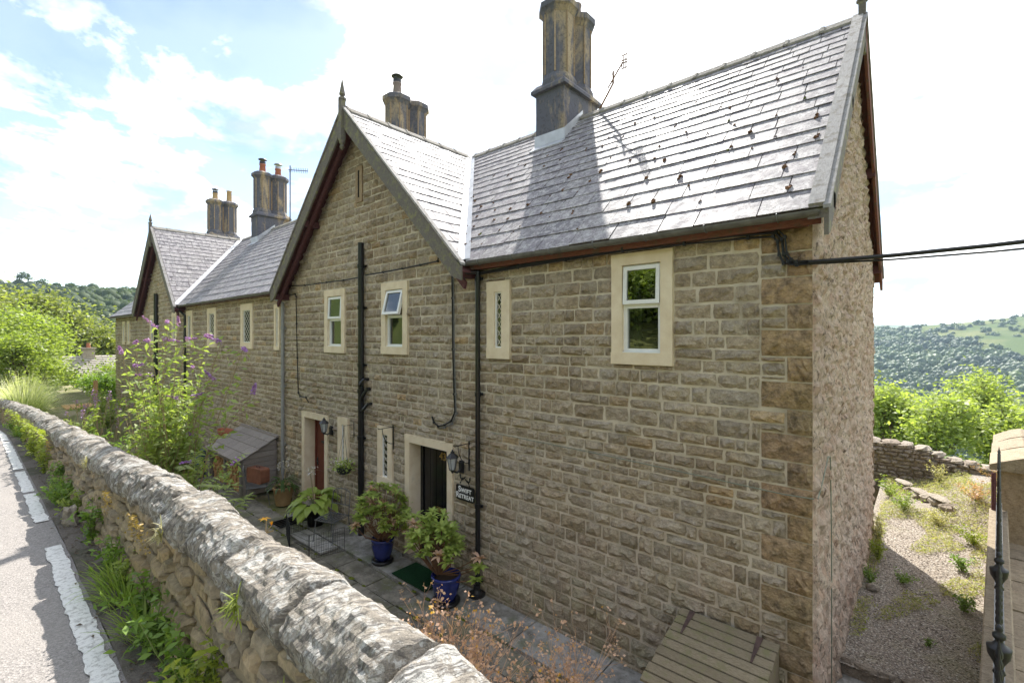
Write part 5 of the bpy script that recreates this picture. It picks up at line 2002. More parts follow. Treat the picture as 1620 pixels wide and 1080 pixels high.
tree((-36, 1.6, -5.2), 2.4, .8, 38, 'leaf_weed', 5000, .15, 'low light green bush under the far cottage roof near the terrace end', sigma=.4, name='shrub', cat='shrub')
tree((-40, -1.6, -5.2), 4.2, .8, 51, 'leaf_bright', 7000, .17, 'feathery light green bush left of the small far chimney', sigma=.42, name='shrub', cat='shrub')
tree((-33, -.4, -4.8), 2.7, .9, 52, 'leaf_weed', 5000, .14, 'low bright bush just in front of the wooden post', sigma=.36, name='shrub', cat='shrub')
# wooded bank across the road (seen mirrored in the window panes)
pos = []; rad = []
rg = random.Random(95)
for k in range(150):
    x = rg.uniform(-34, 16); y = rg.uniform(-32, -13.0)
    pos.append((x, y, terrain_h(x, y) - .6)); rad.append(rg.uniform(1.2, 2.6))
o = leafy('roadside_wood', blob_crowns(pos, rad, 380, .4, 7), .42, 'leaf_bright', seed=7, aspect=.7); tag(o, kind='stuff')

# ---------------------------------------------------------------- strap leaves, weeds
def strap(v, q, base, d, L, w, bend, seg=5, fold=.0, prof=None, lift=.6):
    """arching leaf: starts along d (unit), bends down"""
    b = len(v)
    d = Vector(d).normalized()
    side = d.cross(Vector((0, 0, 1)))
    if side.length < 1e-3: side = Vector((1, 0, 0))
    side.normalize()
    p = Vector(base); dd = d.copy()
    for i in range(seg + 1):
        t = i / seg
        ww = w * (prof(t) if prof else math.sin(math.pi * min(.98, .12 + t * .88)) ** .8)
        nrm = side.cross(dd)
        v.append(tuple(p - side * ww * .5 + nrm * fold * ww)); v.append(tuple(p)); v.append(tuple(p + side * ww * .5 + nrm * fold * ww))
        dd = (dd + Vector((0, 0, -bend / seg))).normalized()
        p = p + dd * L / seg
    for i in range(seg):
        k = b + i * 3
        q.append((k, k + 1, k + 4, k + 3)); q.append((k + 1, k + 2, k + 5, k + 4))
def tuft(base, n, L, w, mat, rg, spread=.5, bend=1.0, name='foliage', parent=None, rad=.03, kind=None):
    v = []; q = []
    for k in range(n):
        a = rg.uniform(0, 6.28); s = rg.uniform(.1, 1) * spread
        d = Vector((math.cos(a) * s, math.sin(a) * s, 1))
        b = Vector(base) + Vector((math.cos(a), math.sin(a), 0)) * rg.uniform(0, rad)
        strap(v, q, b, d, L * rg.uniform(.5, 1.1), w * rg.uniform(.7, 1.2), bend * rg.uniform(.5, 1.3), 4)
    if parent is not None:
        p = WL[parent.name]; v = [tuple(Vector(x) - p) for x in v]
    me = np_mesh(name, np.array(v), np.array(q), mat)
    o = bpy.data.objects.new(name, me); COL.objects.link(o)
    if parent is not None: o.parent = parent; WL[o.name] = WL[parent.name].copy()
    else: WL[o.name] = Vector((0, 0, 0))
    if kind: o['kind'] = kind
    return o
def leafy_weed(base, h, sp, n, leaf, mat, seed, label, cat='weed', name='weed', stems=7, extra=None, lean=(0, 0), group=None, droop=.2):
    """upright herb: several stems, leaves set along them"""
    rg = random.Random(seed); rs = np.random.RandomState(seed)
    t = thing(name, base, label, cat, group)
    m = MB(); C_ = []
    for k in range(stems):
        a = rg.uniform(0, 6.28); s = rg.uniform(.1, 1) * sp
        tip = Vector(base) + Vector((math.cos(a) * s + lean[0], math.sin(a) * s + lean[1], h * rg.uniform(.55, 1)))
        mid = Vector(base).lerp(tip, .5) + Vector((rg.gauss(0, .1) * sp, rg.gauss(0, .1) * sp, h * .08))
        m.tube([base, mid, tip], .004 + h * .003, 4, cap=False, r1=.002)
        for j in range(n // stems):
            u = rg.uniform(.12, 1.02)
            p = Vector(base).lerp(mid, u * 2) if u < .5 else mid.lerp(tip, u * 2 - 1)
            C_.append(p + Vector((rg.gauss(0, 1), rg.gauss(0, 1), rg.gauss(0, .5))) * leaf * .6)
    m.build('stem', 'stem_green', t)
    leafy('foliage', C_, leaf, mat, t, seed, aspect=.42, droop=droop)
    return t
rg = random.Random(123)
# weeds along the foot of the roadside wall: px-measured clumps
WD = [(-2.35, .42, .16, 300, .060, 'leaf_yellowgreen', 'nearest bright yellow-green leafy weed at the bottom of the wall'), (-2.7, .36, .18, 300, .055, 'leaf_weed', 'dense dark green weed just behind the nearest yellow-green one'),
      (-3.05, .30, .16, 260, .060, 'leaf_weed', 'leafy green weed at the foot of the near wall end, beside grass'),
      (-3.45, .34, .18, 300, .055, 'leaf_weed', 'tall bright nettle-like weed against the wall by the white line'),
      (-3.95, .26, .20, 300, .045, 'leaf_bright', 'spreading dark green herb at the wall foot in deep litter'),
      (-4.35, .30, .18, 260, .050, 'leaf_weed', 'bushy weed with narrow leaves halfway along the near wall'),
      (-5.3, .34, .12, 160, .060, 'leaf_weed', 'single upright willowherb stem against the wall'),
      (-6.2, .28, .16, 200, .060, 'leaf_bright', 'broad-leaved weed next to the loose grey rock'),
      (-6.9, .30, .22, 260, .060, 'leaf_weed', 'leafy weed clump behind the loose grey rock'),
      (-7.8, .34, .20, 240, .060, 'leaf_weed', 'green weed clump on the verge just beyond the rock'),
      (-9.2, .36, .22, 240, .065, 'leaf_yellowgreen', 'yellow-green ferny weed growing up the middle of the wall'),
      (-10.8, .34, .22, 200, .065, 'leaf_yellowgreen', 'pale feathery weed clump at the far bend of the verge'),
      (-13.2, .34, .22, 180, .07, 'leaf_weed', 'low green weed at the far verge beneath mossy wall'),
      (-16.0, .34, .25, 180, .07, 'leaf_weed', 'farthest green weed clump at the left end of the verge')]
for i, (x, h, sp, n, lf, mt, lb) in enumerate(WD):
    leafy_weed((x, cry(x) - .20, roadz(x)), h, sp, n, lf, mt, 200 + i, lb)
for i, x in enumerate((-3.3, -3.8, -4.1, -7.2, -14.5)):
    t = thing('grass_tuft', (x, cry(x) - .22, roadz(x)), ['rough grass tuft at the foot of the wall beside the nearest weeds', 'arching green grass tuft in the litter below the coping', 'thick grass tuft among weeds at the middle of the near wall', 'grass tuft beside the leafy clump by the grey rock', 'grass tuft at the far end of the verge'][i], 'grass')
    tuft((x, cry(x) - .22, roadz(x)), 130, .26, .008, 'leaf_grass', rg, .7, 1.2, parent=t, rad=.10)
# ferns and stonecrop rooted in the wall joints
for i, (x, dz, mt, lb) in enumerate([(-1.62, -.30, 'leaf_yellowgreen', 'small fern sprouting from the wall joint under the nearest coping'), (-2.05, -.12, 'leaf_yellowgreen', 'fern tuft growing out of a gap just under the coping'), (-3.2, -.14, 'leaf_straw', 'dry ferny tuft in the wall joint left of the near ferns'),
        (-1.35, -.22, 'leaf_yellowgreen', 'spiky pale fern at the bottom edge of the view on the wall'), (-5.9, -.10, 'leaf_straw', 'dry tuft on the coping edge at mid wall')]):
    b = (x, cry(x) - .17, crz(x) + dz)
    t = thing('fern', b, lb, 'fern')
    v = []; q = []
    for k in range(60):
        a = rg.uniform(0, 6.28)
        strap(v, q, Vector(b) + Vector((rg.gauss(0, .02), 0, rg.gauss(0, .02))), (math.cos(a) * .7, -.45 + math.sin(a) * .5, rg.uniform(.2, 1.3)), rg.uniform(.03, .085), .006, rg.uniform(.6, 1.6), 4)
    me = np_mesh('frond', np.array(v) - np.array(b), np.array(q), mt); o = bpy.data.objects.new('frond', me); COL.objects.link(o); o.parent = t
C_ = []
for k in range(1500):
    x = -9 - abs(rg.gauss(0, 4)); h = rg.random()
    if noise.noise(Vector((x * 1.2, h, 0))) < .0: continue
    C_.append((x, cry(x) - .20 - rg.random() * .06, roadz(x) + .1 + h * (crz(x) - .15 - roadz(x))))
o = leafy('wall_weeds', C_, .06, 'leaf_yellowgreen', seed=44); tag(o, kind='stuff')
C_ = []
for k in range(420):
    cx_ = rg.choice((-3.55, -3.75, -4.6, -9, -12)); x = cx_ + rg.gauss(0, .10)
    C_.append((x, cry(x) - .185 - rg.random() * .03, crz(x) - .15 - abs(rg.gauss(0, .07))))
o = leafy('orange_stonecrop', C_, .022, 'moss_orange', seed=48, aspect=.6); tag(o, kind='stuff')
m = MB(); m.blob((0, 0, 0), .5, 7, 5, (1, 1, 1), 4, .7)
o = m.build('rock', 'garden_wall_stone', loc=(-6.0, cry(-6) - .27, roadz(-6) + .08)); o.scale = (.16, .13, .22); o.rotation_euler = (.2, .3, .4)
tag(o, 'loose upright grey rock on the verge between weeds', 'rock')

# weeds on the gravel
GWd = [(-.62, 5.6, .55, .22, 420, .05, 'leaf_straw', 'tall dry yellow weed clump against the gable wall base'), (-.60, 4.9, .35, .2, 300, .05, 'leaf_yellowgreen', 'low yellow-green weed by the gable wall'),
       (-.64, 4.0, .24, .12, 160, .05, 'leaf_weed', 'small green weed beside the white stone at the wall foot'), (-.28, 4.3, .20, .18, 200, .045, 'leaf_weed', 'feathery green weed in the shaded gravel'),
       (.38, 3.9, .26, .16, 220, .05, 'leaf_weed', 'green thistle-like weed near the railing in shadow'), (.02, 2.6, .10, .07, 60, .035, 'leaf_weed', 'tiny weed in the near shaded gravel'),
       (.42, 5.4, .28, .2, 220, .055, 'leaf_weed', 'leafy green weed on the sunny gravel near the railing'), (-.35, 7.7, .35, .3, 380, .06, 'leaf_bright', 'leafy dock plant by the low stone line'),
       (.15, 7.2, .30, .3, 320, .05, 'leaf_straw', 'pale dry weed spreading on sunny gravel'), (.75, 8.3, .45, .4, 520, .05, 'leaf_pinkdry', 'reddish dried weed mass below the right part of the garden wall'),
       (1.15, 9.2, .5, .4, 480, .05, 'leaf_dry', 'brown dried weeds against the garden wall by the pier'), (.25, 9.7, .6, .35, 420, .05, 'leaf_straw', 'tall dried grass heads before the garden wall'),
       (.62, 6.6, .34, .3, 360, .055, 'leaf_yellowgreen', 'yellow-green weed patch beside the kerb wall'), (-.62, 8.6, .5, .3, 340, .06, 'leaf_bright', 'green weed in the corner behind the gable wall')]
for i, (x, y, h, sp, n, lf, mt, lb) in enumerate(GWd):
    leafy_weed((x, y, gz(x, y)), h, sp, n, lf, mt, 300 + i, lb, stems=10)
C_ = []
for k in range(26000):
    x, y = rg.uniform(-.75, 1.5), rg.uniform(2.2, 10.3)
    d = noise.noise(Vector((x * 1.6, y * .9, 7))) * 1.2 + .10 * (y - 6.2) + .25 * noise.noise(Vector((x * 6, y * 5, 7))) + (.35 if x < -.6 else 0)
    if d < .02 or rg.random() > .9: continue
    C_.append((x, y, gz(x, y) + rg.uniform(.0, .06) + abs(rg.gauss(0, .08)) * max(0, d)))
o = leafy('ground_weeds', C_, .05, 'leaf_straw', seed=45, up=.1, droop=-.3, aspect=.25); tag(o, kind='stuff')
o = leafy('low_weeds', [(p[0] + .03, p[1] + .05, p[2]) for p in C_[::2]], .045, 'leaf_yellowgreen', seed=46, up=.1, droop=-.2, aspect=.3); tag(o, kind='stuff')
m = MB(); m.blob((0, 0, 0), .5, 8, 6, (1, 1, 1), 9, .3)
o = m.build('rock', 'garden_wall_stone', loc=(-.60, 3.75, gz(-.6, 3.75) + .04)); o.scale = (.17, .14, .13); tag(o, 'rounded pale stone at the foot of the gable wall', 'rock')
# ================================================================ objects
def text_mesh(name, body, size, mat, parent, loc, rot, extrude=.002, caps=False):
    tx = bpy.data.curves.new(name, 'FONT'); tx.body = body; tx.size = size; tx.extrude = extrude; tx.align_x = 'CENTER'; tx.align_y = 'CENTER'
    tx.space_character = 1.05; tx.offset = size * .022
    if caps:
        tx.small_caps_scale = .74
        for c in tx.body_format: c.use_small_caps = True
    tmp = bpy.data.objects.new('tmp_text', tx); COL.objects.link(tmp)
    bpy.context.view_layer.update()
    me = bpy.data.meshes.new_from_object(tmp.evaluated_get(bpy.context.evaluated_depsgraph_get()))
    bpy.data.objects.remove(tmp)
    me.name = name; me.materials.clear(); me.materials.append(MATS[mat])
    o = bpy.data.objects.new(name, me)
    link(o, parent, loc); o.rotation_euler = rot
    return o
text_mesh('house_number', '43', .17, 'brass', NUMBER_AT[0][0], NUMBER_AT[0][1], (R(90), 0, 0), .006)
# ---- wall lanterns
def lantern(x, z, arm, label, s=1.0):
    t = thing('wall_lantern', (x, 0, z), label, 'lantern')
    y = -arm
    m = MB(); m.box(x + .02 - .045, x + .02 + .045, -.06, -.035, z - .12, z + .07); m.box(x + .02 - .035, x + .02 + .035, -.08, -.06, z - .10, z + .05)
    m.tube([(x + .02, -.07, z - .05), (x + .01, -.13, z - .10), (x, y + .02, z - .07), (x, y, z - .05)], .014, 8)
    m.build('wall_bracket', 'black_iron', t)
    m = MB()
    m.lathe([(.012, -.09), (.02, -.07), (.03, -.055), (.045, -.045), (.05, -.035)], (x, y, z), 6)
    m.lathe([(.10, .145), (.085, .165), (.05, .20), (.03, .215), (.03, .235), (.012, .245), (.012, .26), (.001, .27)], (x, y, z), 6)
    for k in range(6):
        a = 2 * math.pi * k / 6
        m.tube([(x + .045 * math.cos(a), y + .045 * math.sin(a), z - .04), (x + .082 * math.cos(a), y + .082 * math.sin(a), z + .15)], .005, 4)
    m.build('lantern_cage', 'black_iron', t)
    m = MB(); m.lathe([(.042, -.034), (.078, .145)], (x, y, z), 6); m.build('glass', 'clear_lamp_glass', t)
lantern(-5.40, -1.98, .22, 'black wall lantern right of the black front door, below a hanging bracket')
lantern(-9.42, -1.95, .20, 'black wall lantern on the right jamb of the brown front door')
# ---- hanging basket brackets
def hook_bracket(x, z, label, leng=.30):
    t = thing('hanging_bracket', (x, 0, z), label, 'bracket')
    m = MB()
    m.box(x - .012, x + .012, -.048, -.036, z - .42, z + .03)
    m.tube([(x, -.042, z), (x, -leng - .04, z), (x, -leng - .06, z + .02)], .007, 6)
    m.tube([(x, -.045, z - .30)] + [(x, -.045 - leng * .75 * math.sin(a), z - .30 + .30 * (1 - math.cos(a))) for a in [math.pi / 2 * k / 6 for k in range(1, 7)]], .006, 6)
    m.build('arm', 'black_iron', t)
hook_bracket(-5.22, -1.62, 'black iron hanging bracket above the lantern and sign')
hook_bracket(-7.19, -1.62, 'black iron hanging bracket over the lattice window left of the black door')
# ---- sign
t = thing('house_sign', (-5.295, -.04, -2.4), 'small black house sign reading SWIFT RETREAT with two swifts on top', 'sign')
m = MB()
cx_, cz_ = -5.295, -2.395
w, h = .20, .115
pts = []
for (sx, sz) in ((1, -1), (1, 1), (-1, 1), (-1, -1)):
    for k in range(5):
        a = math.pi / 2 * k / 4
        q = {(1, -1): (-math.pi / 2 + a), (1, 1): a, (-1, 1): math.pi / 2 + a, (-1, -1): math.pi + a}[(sx, sz)]
        pts.append((cx_ + sx * (w - .03) + .03 * math.cos(q), -.062, cz_ + sz * (h - .03) + .03 * math.sin(q)))
m.prism(pts, (0, .014, 0)); m.build('plaque', 'black_paint', t)
text_mesh('lettering', 'Swift', .125, 'white_letters', t, (cx_, -.064, cz_ + .048), (R(90), 0, 0), .001, True)
text_mesh('lettering', 'Retreat', .118, 'white_letters', t, (cx_, -.064, cz_ - .045), (R(90), 0, 0), .001, True)
for (bx_, bz_, fl, sc) in ((-5.375, -2.20, 1, 1.0), (-5.225, -2.225, -1, .95)):
    # a swift: sickle wings and forked tail, cut from sheet
    def sw(px_, pz_): return (bx_ + fl * px_ * sc, -.055, bz_ + pz_ * sc)
    m = MB()
    m.prism([sw(-.015, -.03), sw(.010, -.01), sw(.025, .02), (sw(.012, .035)), sw(-.008, .015)], (0, .006, 0))
    m.prism([sw(-.005, .0), sw(.03, .0), sw(.075, .035), sw(.10, .075), sw(.055, .045), sw(.01, .025)], (0, .005, 0))
    m.prism([sw(.005, .005), sw(-.02, .04), sw(-.015, .075), sw(-.045, .105), sw(-.05, .06), sw(-.03, .015)], (0, .004, 0))
    m.prism([sw(-.012, -.025), sw(-.045, -.045), sw(-.030, -.055), sw(-.035, -.08), sw(-.005, -.035)], (0, .003, 0))
    m.build('swift', 'black_iron', t)
# ---- door mat
t = MB(); t.box(-6.45, -5.62, -.58, -.06, GZ + .046, GZ + .062)
m_ = t.build('door_mat', 'green_mat'); tag(m_, 'dark green door mat on the flags before the black door', 'mat')
# ---- blue pots with leathery-leaved shrubs
def blue_pot(x, y, r, label):
    t = thing('plant_pot', (x, y, GZ), label, 'pot')
    m = MB(); m.lathe([(r * .95, .03), (r * 1.0, .05), (r * 1.0, .075), (r * .8, .08)], (x, y, GZ), 20); m.build('saucer', 'black_paint', t, True)
    m = MB(); z0 = .08
    m.lathe([(r * .62, z0), (r * .68, z0 + .01), (r * .85, z0 + .10), (r * .97, z0 + .20), (r * 1.0, z0 + .26), (r * .97, z0 + .30), (r * 1.0, z0 + .305), (r * 1.05, z0 + .33), (r * 1.05, z0 + .35), (r * .95, z0 + .36), (r * .92, z0 + .33), (r * .9, z0 + .28)], (x, y, GZ), 28)
    m.build('body', 'blue_glaze', t, True)
    m = MB(); m.lathe([(r * .91, z0 + .29), (r * .6, z0 + .315), (.02, z0 + .32)], (x, y, GZ), 16); m.build('soil', 'soil', t)
def rosette_shrub(x, y, z, h, sp, nros, seed, label, lean=(0, 0), leafL=.10, yel=.06, extra=()):
    rg = random.Random(seed)
    t = thing('shrub', (x, y, z), label, 'shrub')
    m = MB()
    ends = []
    for k in range(nros):
        a = rg.uniform(0, 6.28); rr = sp * math.sqrt(rg.random())
        hh = h * (1 - .45 * (rr / sp) ** 2) * rg.uniform(.45, 1.0)
        ends.append(Vector((x + math.cos(a) * rr + lean[0] * hh, y + math.sin(a) * rr * .8 + lean[1] * hh, z + hh)))
    for e in extra: ends.append(Vector(e))
    for i, e in enumerate(ends):
        mid = Vector((x, y, z)).lerp(e, .5) + Vector((0, 0, -.05)) + Vector((rg.gauss(0, .04), rg.gauss(0, .04), 0))
        if i % 2 == 0 or i >= nros: m.tube([(x, y, z - .02), mid, e], .010, 5, cap=False, r1=.004)
        else:
            e2 = ends[i - 1]; m.tube([Vector((x, y, z)).lerp(e2, .6), e], .006, 4, cap=False, r1=.003)
    m.build('branch', 'stem_brown', t)
    for i, e in enumerate(ends):
        v = []; q = []
        n = rg.randint(12, 16)
        for k in range(n):
            a = 6.28 * k * .382 + rg.uniform(-.25, .25)
            el = rg.uniform(-.1, 1.1)
            strap(v, q, e + Vector((0, 0, rg.uniform(-.03, .01))), (math.cos(a), math.sin(a), el + .25), leafL * rg.uniform(.7, 1.1), leafL * .36, .8, 3, .08)
        mt = 'leaf_yellowgreen' if rg.random() < yel else ('leaf_pinkdry' if rg.random() < yel * .7 else 'leaf_rhodo')
        me = np_mesh('leaf_rosette', np.array(v) - np.array(t.location), np.array(q), mt)
        o = bpy.data.objects.new('leaf_rosette', me); COL.objects.link(o); o.parent = t
    return t
blue_pot(-6.95, -.42, .185, 'dark blue glazed pot left of the black door, on a black saucer')
rosette_shrub(-6.95, -.42, GZ + .38, 1.02, .56, 85, 11, 'round leathery-leaved shrub with pinkish tips in the blue pot left of the black door', lean=(-.05, 0), leafL=.125, yel=.12)
blue_pot(-5.20, -.52, .205, 'bright blue glazed pot right of the green door mat')
rosette_shrub(-5.35, -.55, GZ + .40, .98, .42, 70, 12, 'taller glossy green shrub in the blue pot near the black downpipe', lean=(-.12, -.05), leafL=.135, yel=.04,
              extra=[(-4.75, -.30, -3.12), (-4.68, -.35, -3.2), (-4.80, -.28, -3.30), (-4.72, -.4, -3.38), (-5.9, -.5, -2.75), (-6.0, -.55, -2.82)])
# ---- hostas
def leaf_obj(parent, base, d, L, w, bend, mat, name='leaf', fold=.12):
    v = []; q = []
    strap(v, q, base, d, L, w, bend, 6, fold, prof=lambda t: max(.04, (math.sin(math.pi * min(1, .02 + t) ** .75)) if t < 1 else .04))
    me = np_mesh(name, np.array(v) - np.array(WL[parent.name]), np.array(q), mat, True)
    o = bpy.data.objects.new(name, me); COL.objects.link(o); o.parent = parent
    return o
def hosta(x, y, z, n, L, w, mat, label, seed, flow=True):
    rg = random.Random(seed)
    t = thing('hosta', (x, y, z), label, 'plant')
    for k in range(n):
        a = rg.uniform(0, 6.28); s = (k / n)
        d = Vector((math.cos(a) * (.35 + s), math.sin(a) * (.35 + s), 1.25 - s))
        st = Vector((x, y, z)) + Vector((math.cos(a), math.sin(a), 0)) * .03
        tip = st + d.normalized() * L * .8
        leaf_obj(t, tip, Vector((d.x, d.y, d.z * .35)), L * rg.uniform(.8, 1.15), w * rg.uniform(.8, 1.1), 1.3, mat)
        if k % 2 == 0:
            m = MB(); m.tube([st, tip], .006, 4, cap=False); m.build('leaf_stalk', 'stem_green', t)
    if flow:
        for k in range(3):
            a = rg.uniform(0, 6.28); e = Vector((x + math.cos(a) * .12, y + math.sin(a) * .12, z + L * 2.4))
            m = MB(); m.tube([(x, y, z), e], .005, 4); m.build('flower_stalk', 'stem_pale', t)
            C_ = [e + Vector((rg.gauss(0, .03), rg.gauss(0, .03), rg.uniform(-.16, .02))) for _ in range(26)]
            leafy('flower_spike', C_, .045, 'petal_white', t, seed + k, aspect=.5)
def dark_pot(x, y, r, h, mat, label):
    t = thing('plant_pot', (x, y, GZ), label, 'pot')
    m = MB(); m.lathe([(r * .7, 0), (r * .72, .01), (r * .98, h - .04), (r * 1.06, h - .035), (r * 1.06, h), (r * .95, h), (r * .92, h - .05)], (x, y, GZ), 18); m.build('body', mat, t, True)
    m = MB(); m.lathe([(r * .93, h - .04), (.02, h - .02)], (x, y, GZ), 12); m.build('soil', 'soil', t)
dark_pot(-9.35, -.42, .20, .38, 'black_paint', 'black plastic pot holding the big yellow-green hosta')
hosta(-9.35, -.42, GZ + .36, 46, .34, .20, 'leaf_hosta', 'large yellow-green broad-leaved hosta in a pot between the doors', 21)
dark_pot(-11.1, -.32, .22, .42, 'buff_clay', 'clay pot beside the brown door frame')
hosta(-11.1, -.32, GZ + .40, 40, .24, .055, 'leaf_hosta_dark', 'smaller dark narrow-leaved plant in a clay pot left of the brown door', 22)
# ---- metal bistro chairs
def slat_chair(x, y, rz, label, mat='grey_wire', box=False):
    t = thing('metal_chair', (x, y, GZ), label, 'chair')
    M = Matrix.Translation((x, y, GZ)) @ Matrix.Rotation(rz, 4, 'Z')
    def W(p): return M @ Vector(p)
    for k in range(7):
        m = MB(); xx = -.19 + k * .063
        m.box(xx - .011, xx + .011, -.20, .20, .445, .452, M); m.build('slat', mat, t)
    m = MB(); m.tube([W((-.22, -.21, .44)), W((.22, -.21, .44)), W((.22, .21, .44)), W((-.22, .21, .44)), W((-.22, -.21, .44))], .009, 6); m.build('seat_frame', mat, t)
    for sx in (-1, 1):
        m = MB(); m.tube([W((sx * .22, -.26, 0)), W((sx * .215, -.18, .44)), W((sx * .21, -.05, .46))], .009, 6); m.build('leg', mat, t)
        m = MB(); m.tube([W((sx * .22, .24, 0)), W((sx * .215, .20, .44)), W((sx * .20, .26, .82))], .009, 6); m.build('leg', mat, t)
    m = MB(); m.tube([W((-.20, .26, .82))] + [W((.20 * -math.cos(a), .27, .82 + .09 * math.sin(a))) for a in [math.pi * k / 8 for k in range(9)]] + [W((.20, .26, .82))], .009, 6)
    m.tube([W((-.21, .23, .62)), W((.21, .23, .62))], .007, 6)
    for k in range(3): m.tube([W((-.1 + .1 * k, .24, .62)), W((-.1 + .1 * k, .268, .89))], .006, 5)
    m.build('backrest', mat, t)
    return t
slat_chair(-8.42, -.55, R(20), 'grey slatted metal chair in front of the yellow-green hosta')
slat_chair(-11.55, -.72, R(160), 'grey metal chair by the log store with a curled frame')
# suitcase-like brown box on the far chair
t = thing('brown_case', (-11.75, -.62, GZ + .46), 'brown rounded case standing on the metal chair by the log store', 'case')
m = MB()
Mx = Matrix.Translation((-11.75, -.62, GZ + .62)) @ Matrix.Rotation(R(12), 4, 'Z')
n = 6; prof = []
for (sx, sz) in ((1, -1), (1, 1), (-1, 1), (-1, -1)):
    for k in range(4):
        a = math.pi / 2 * k / 3 + {(1, -1): -math.pi / 2, (1, 1): 0, (-1, 1): math.pi / 2, (-1, -1): math.pi}[(sx, sz)]
        prof.append((sx * (.27 - .05) + .05 * math.cos(a), sz * (.17 - .05) + .05 * math.sin(a)))
m.prism([Mx @ Vector((p[0], -.11, p[1])) for p in prof], Mx.to_3x3() @ Vector((0, .22, 0))); m.build('case_body', 'brown_case', t)
m = MB(); m.tube([Mx @ Vector((-.07, 0, .17)), Mx @ Vector((-.06, 0, .20)), Mx @ Vector((.06, 0, .20)), Mx @ Vector((.07, 0, .17))], .009, 6); m.build('handle', 'black_paint', t)
# ---- wire puppy pen
t = thing('wire_pen', (-8.4, -1.1, GZ), 'folding black wire mesh pen panels standing on the flags by the grey chair', 'pen')
def wire_panel(p0, p1, h=.42):
    p0, p1 = Vector(p0), Vector(p1)
    m = MB(); L = (p1 - p0).length; n = int(L / .038)
    for k in range(n + 1):
        q = p0.lerp(p1, k / n); m.tube([q, q + Vector((0, 0, h))], .0022 if 0 < k < n else .005, 4, cap=False)
    for k in range(5): m.tube([p0 + Vector((0, 0, h * k / 4)), p1 + Vector((0, 0, h * k / 4))], .003, 4, cap=False)
    m.build('mesh_panel', 'black_iron', t)
for a, b in (((-9.30, -1.02, GZ + .01), (-8.62, -1.25, GZ + .01)), ((-8.61, -1.25, GZ + .01), (-8.0, -1.20, GZ + .01)), ((-7.99, -1.19, GZ + .01), (-7.85, -.62, GZ + .01)), ((-9.31, -1.01, GZ + .01), (-9.25, -.72, GZ + .01))):
    wire_panel(a, b)
m = MB(); m.box(-9.2, -8.0, -1.0, -.66, GZ + .02, GZ + .05); o = m.build('kerb_slab', 'concrete_path'); tag(o, 'pale concrete slab edging lying inside the wire pen', 'slab')
m = MB()
for k in range(7): m.box(-9.75, -9.72 + .0, -.95 + .08 * k, -.91 + .08 * k, GZ + .02, GZ + .05)
for k in range(5): m.box(-10.1 + .09 * k, -10.07 + .09 * k, -.98, -.40, GZ + .021, GZ + .045)
o = m.build('boot_tray', 'black_paint'); tag(o, 'black slatted tray on the ground beneath the big hosta', 'tray')
# ---- hanging basket by the soil pipe
t = thing('hanging_basket', (-8.52, -.25, -2.62), 'small dark hanging basket with white flowers left of the black soil pipe', 'basket')
m = MB(); m.lathe([(.03, -.14), (.10, -.11), (.14, -.05), (.15, 0), (.14, .0)], (-8.52, -.25, -2.55), 14); m.build('bowl', 'black_iron', t)
m = MB()
for a in (0, 2.1, 4.2): m.tube([(-8.52 + .14 * math.cos(a), -.25 + .14 * math.sin(a), -2.55), (-8.52, -.25, -1.80)], .003, 4)
m.tube([(-8.52, -.25, -1.80), (-8.52, -.25, -1.74), (-8.52, -.03, -1.74)], .006, 5); m.tube([(-8.52, -.042, -1.70), (-8.52, -.042, -2.0)], .008, 5)
m.build('chain', 'black_iron', t)
rs = np.random.RandomState(3)
leafy('foliage', np.array([-8.52, -.27, -2.50]) + rs.normal(size=(260, 3)) * np.array([.11, .10, .06]), .06, 'leaf_rhodo', t, 5)
leafy('flowers', np.array([-8.60, -.30, -2.46]) + rs.normal(size=(60, 3)) * np.array([.10, .08, .05]), .04, 'petal_white', t, 6)
# ---- log store
t = thing('log_store', (-13.4, -.4, GZ), 'weathered timber log store with a sloping slatted roof, leaning on the cottage wall', 'log store')
lx0, lx1 = -14.35, -12.15
yb_, yf_ = -.06, -.88
zb_, zf_ = -2.50, -2.92
for k in range(11):   # side boards, right end (faces the viewer) and left end
    z0_ = GZ + .06 + k * .125
    for xx in (lx1, lx0):
        zt_l = zf_ - .03 + (zb_ - zf_) * 0
        m = MB()
        y_f, y_b = yf_ + .03, yb_
        top = z0_ + .118
        # trim boards to the roof slope
        def zr(y): return zb_ + (zf_ - zb_) * (y - yb_) / (yf_ - yb_) - .03
        poly = [(y_f, z0_), (y_b, z0_), (y_b, top), (y_f, top)]
        out = []
        for i in range(4):
            p, q = poly[i], poly[(i + 1) % 4]
            dp, dq = zr(p[0]) - p[1], zr(q[0]) - q[1]
            if dp >= 0: out.append(p)
            if dp * dq < 0:
                k_ = dp / (dp - dq); out.append((p[0] + (q[0] - p[0]) * k_, p[1] + (q[1] - p[1]) * k_))
        if len(out) < 3: continue
        m.prism([(xx, p[0], p[1]) for p in out], (.014 + .014 * (k % 2), 0, 0))
        m.build('side_board', 'shed_board', t)
for xx in (lx0, (lx0 + lx1) / 2, lx1 - .04):
    m = MB(); m.box(xx, xx + .07, yf_, yf_ + .07, GZ, zf_ - .035); m.build('post', 'weathered_timber', t)
m = MB(); m.box(lx0, lx1 + .02, yf_ - .012, yf_ + .03, zf_ - .13, zf_ - .036); m.build('front_rail', 'weathered_timber', t)
m = MB(); m.box(lx0, lx1, yf_ - .01, yf_ + .03, GZ + .02, GZ + .14); m.build('bottom_rail', 'weathered_timber', t)
m = MB(); m.box(lx0, lx1, -.05, -.035, GZ, -2.6); m.build('back_board', 'shed_board', t)
rg = random.Random(8)
nrow = 4
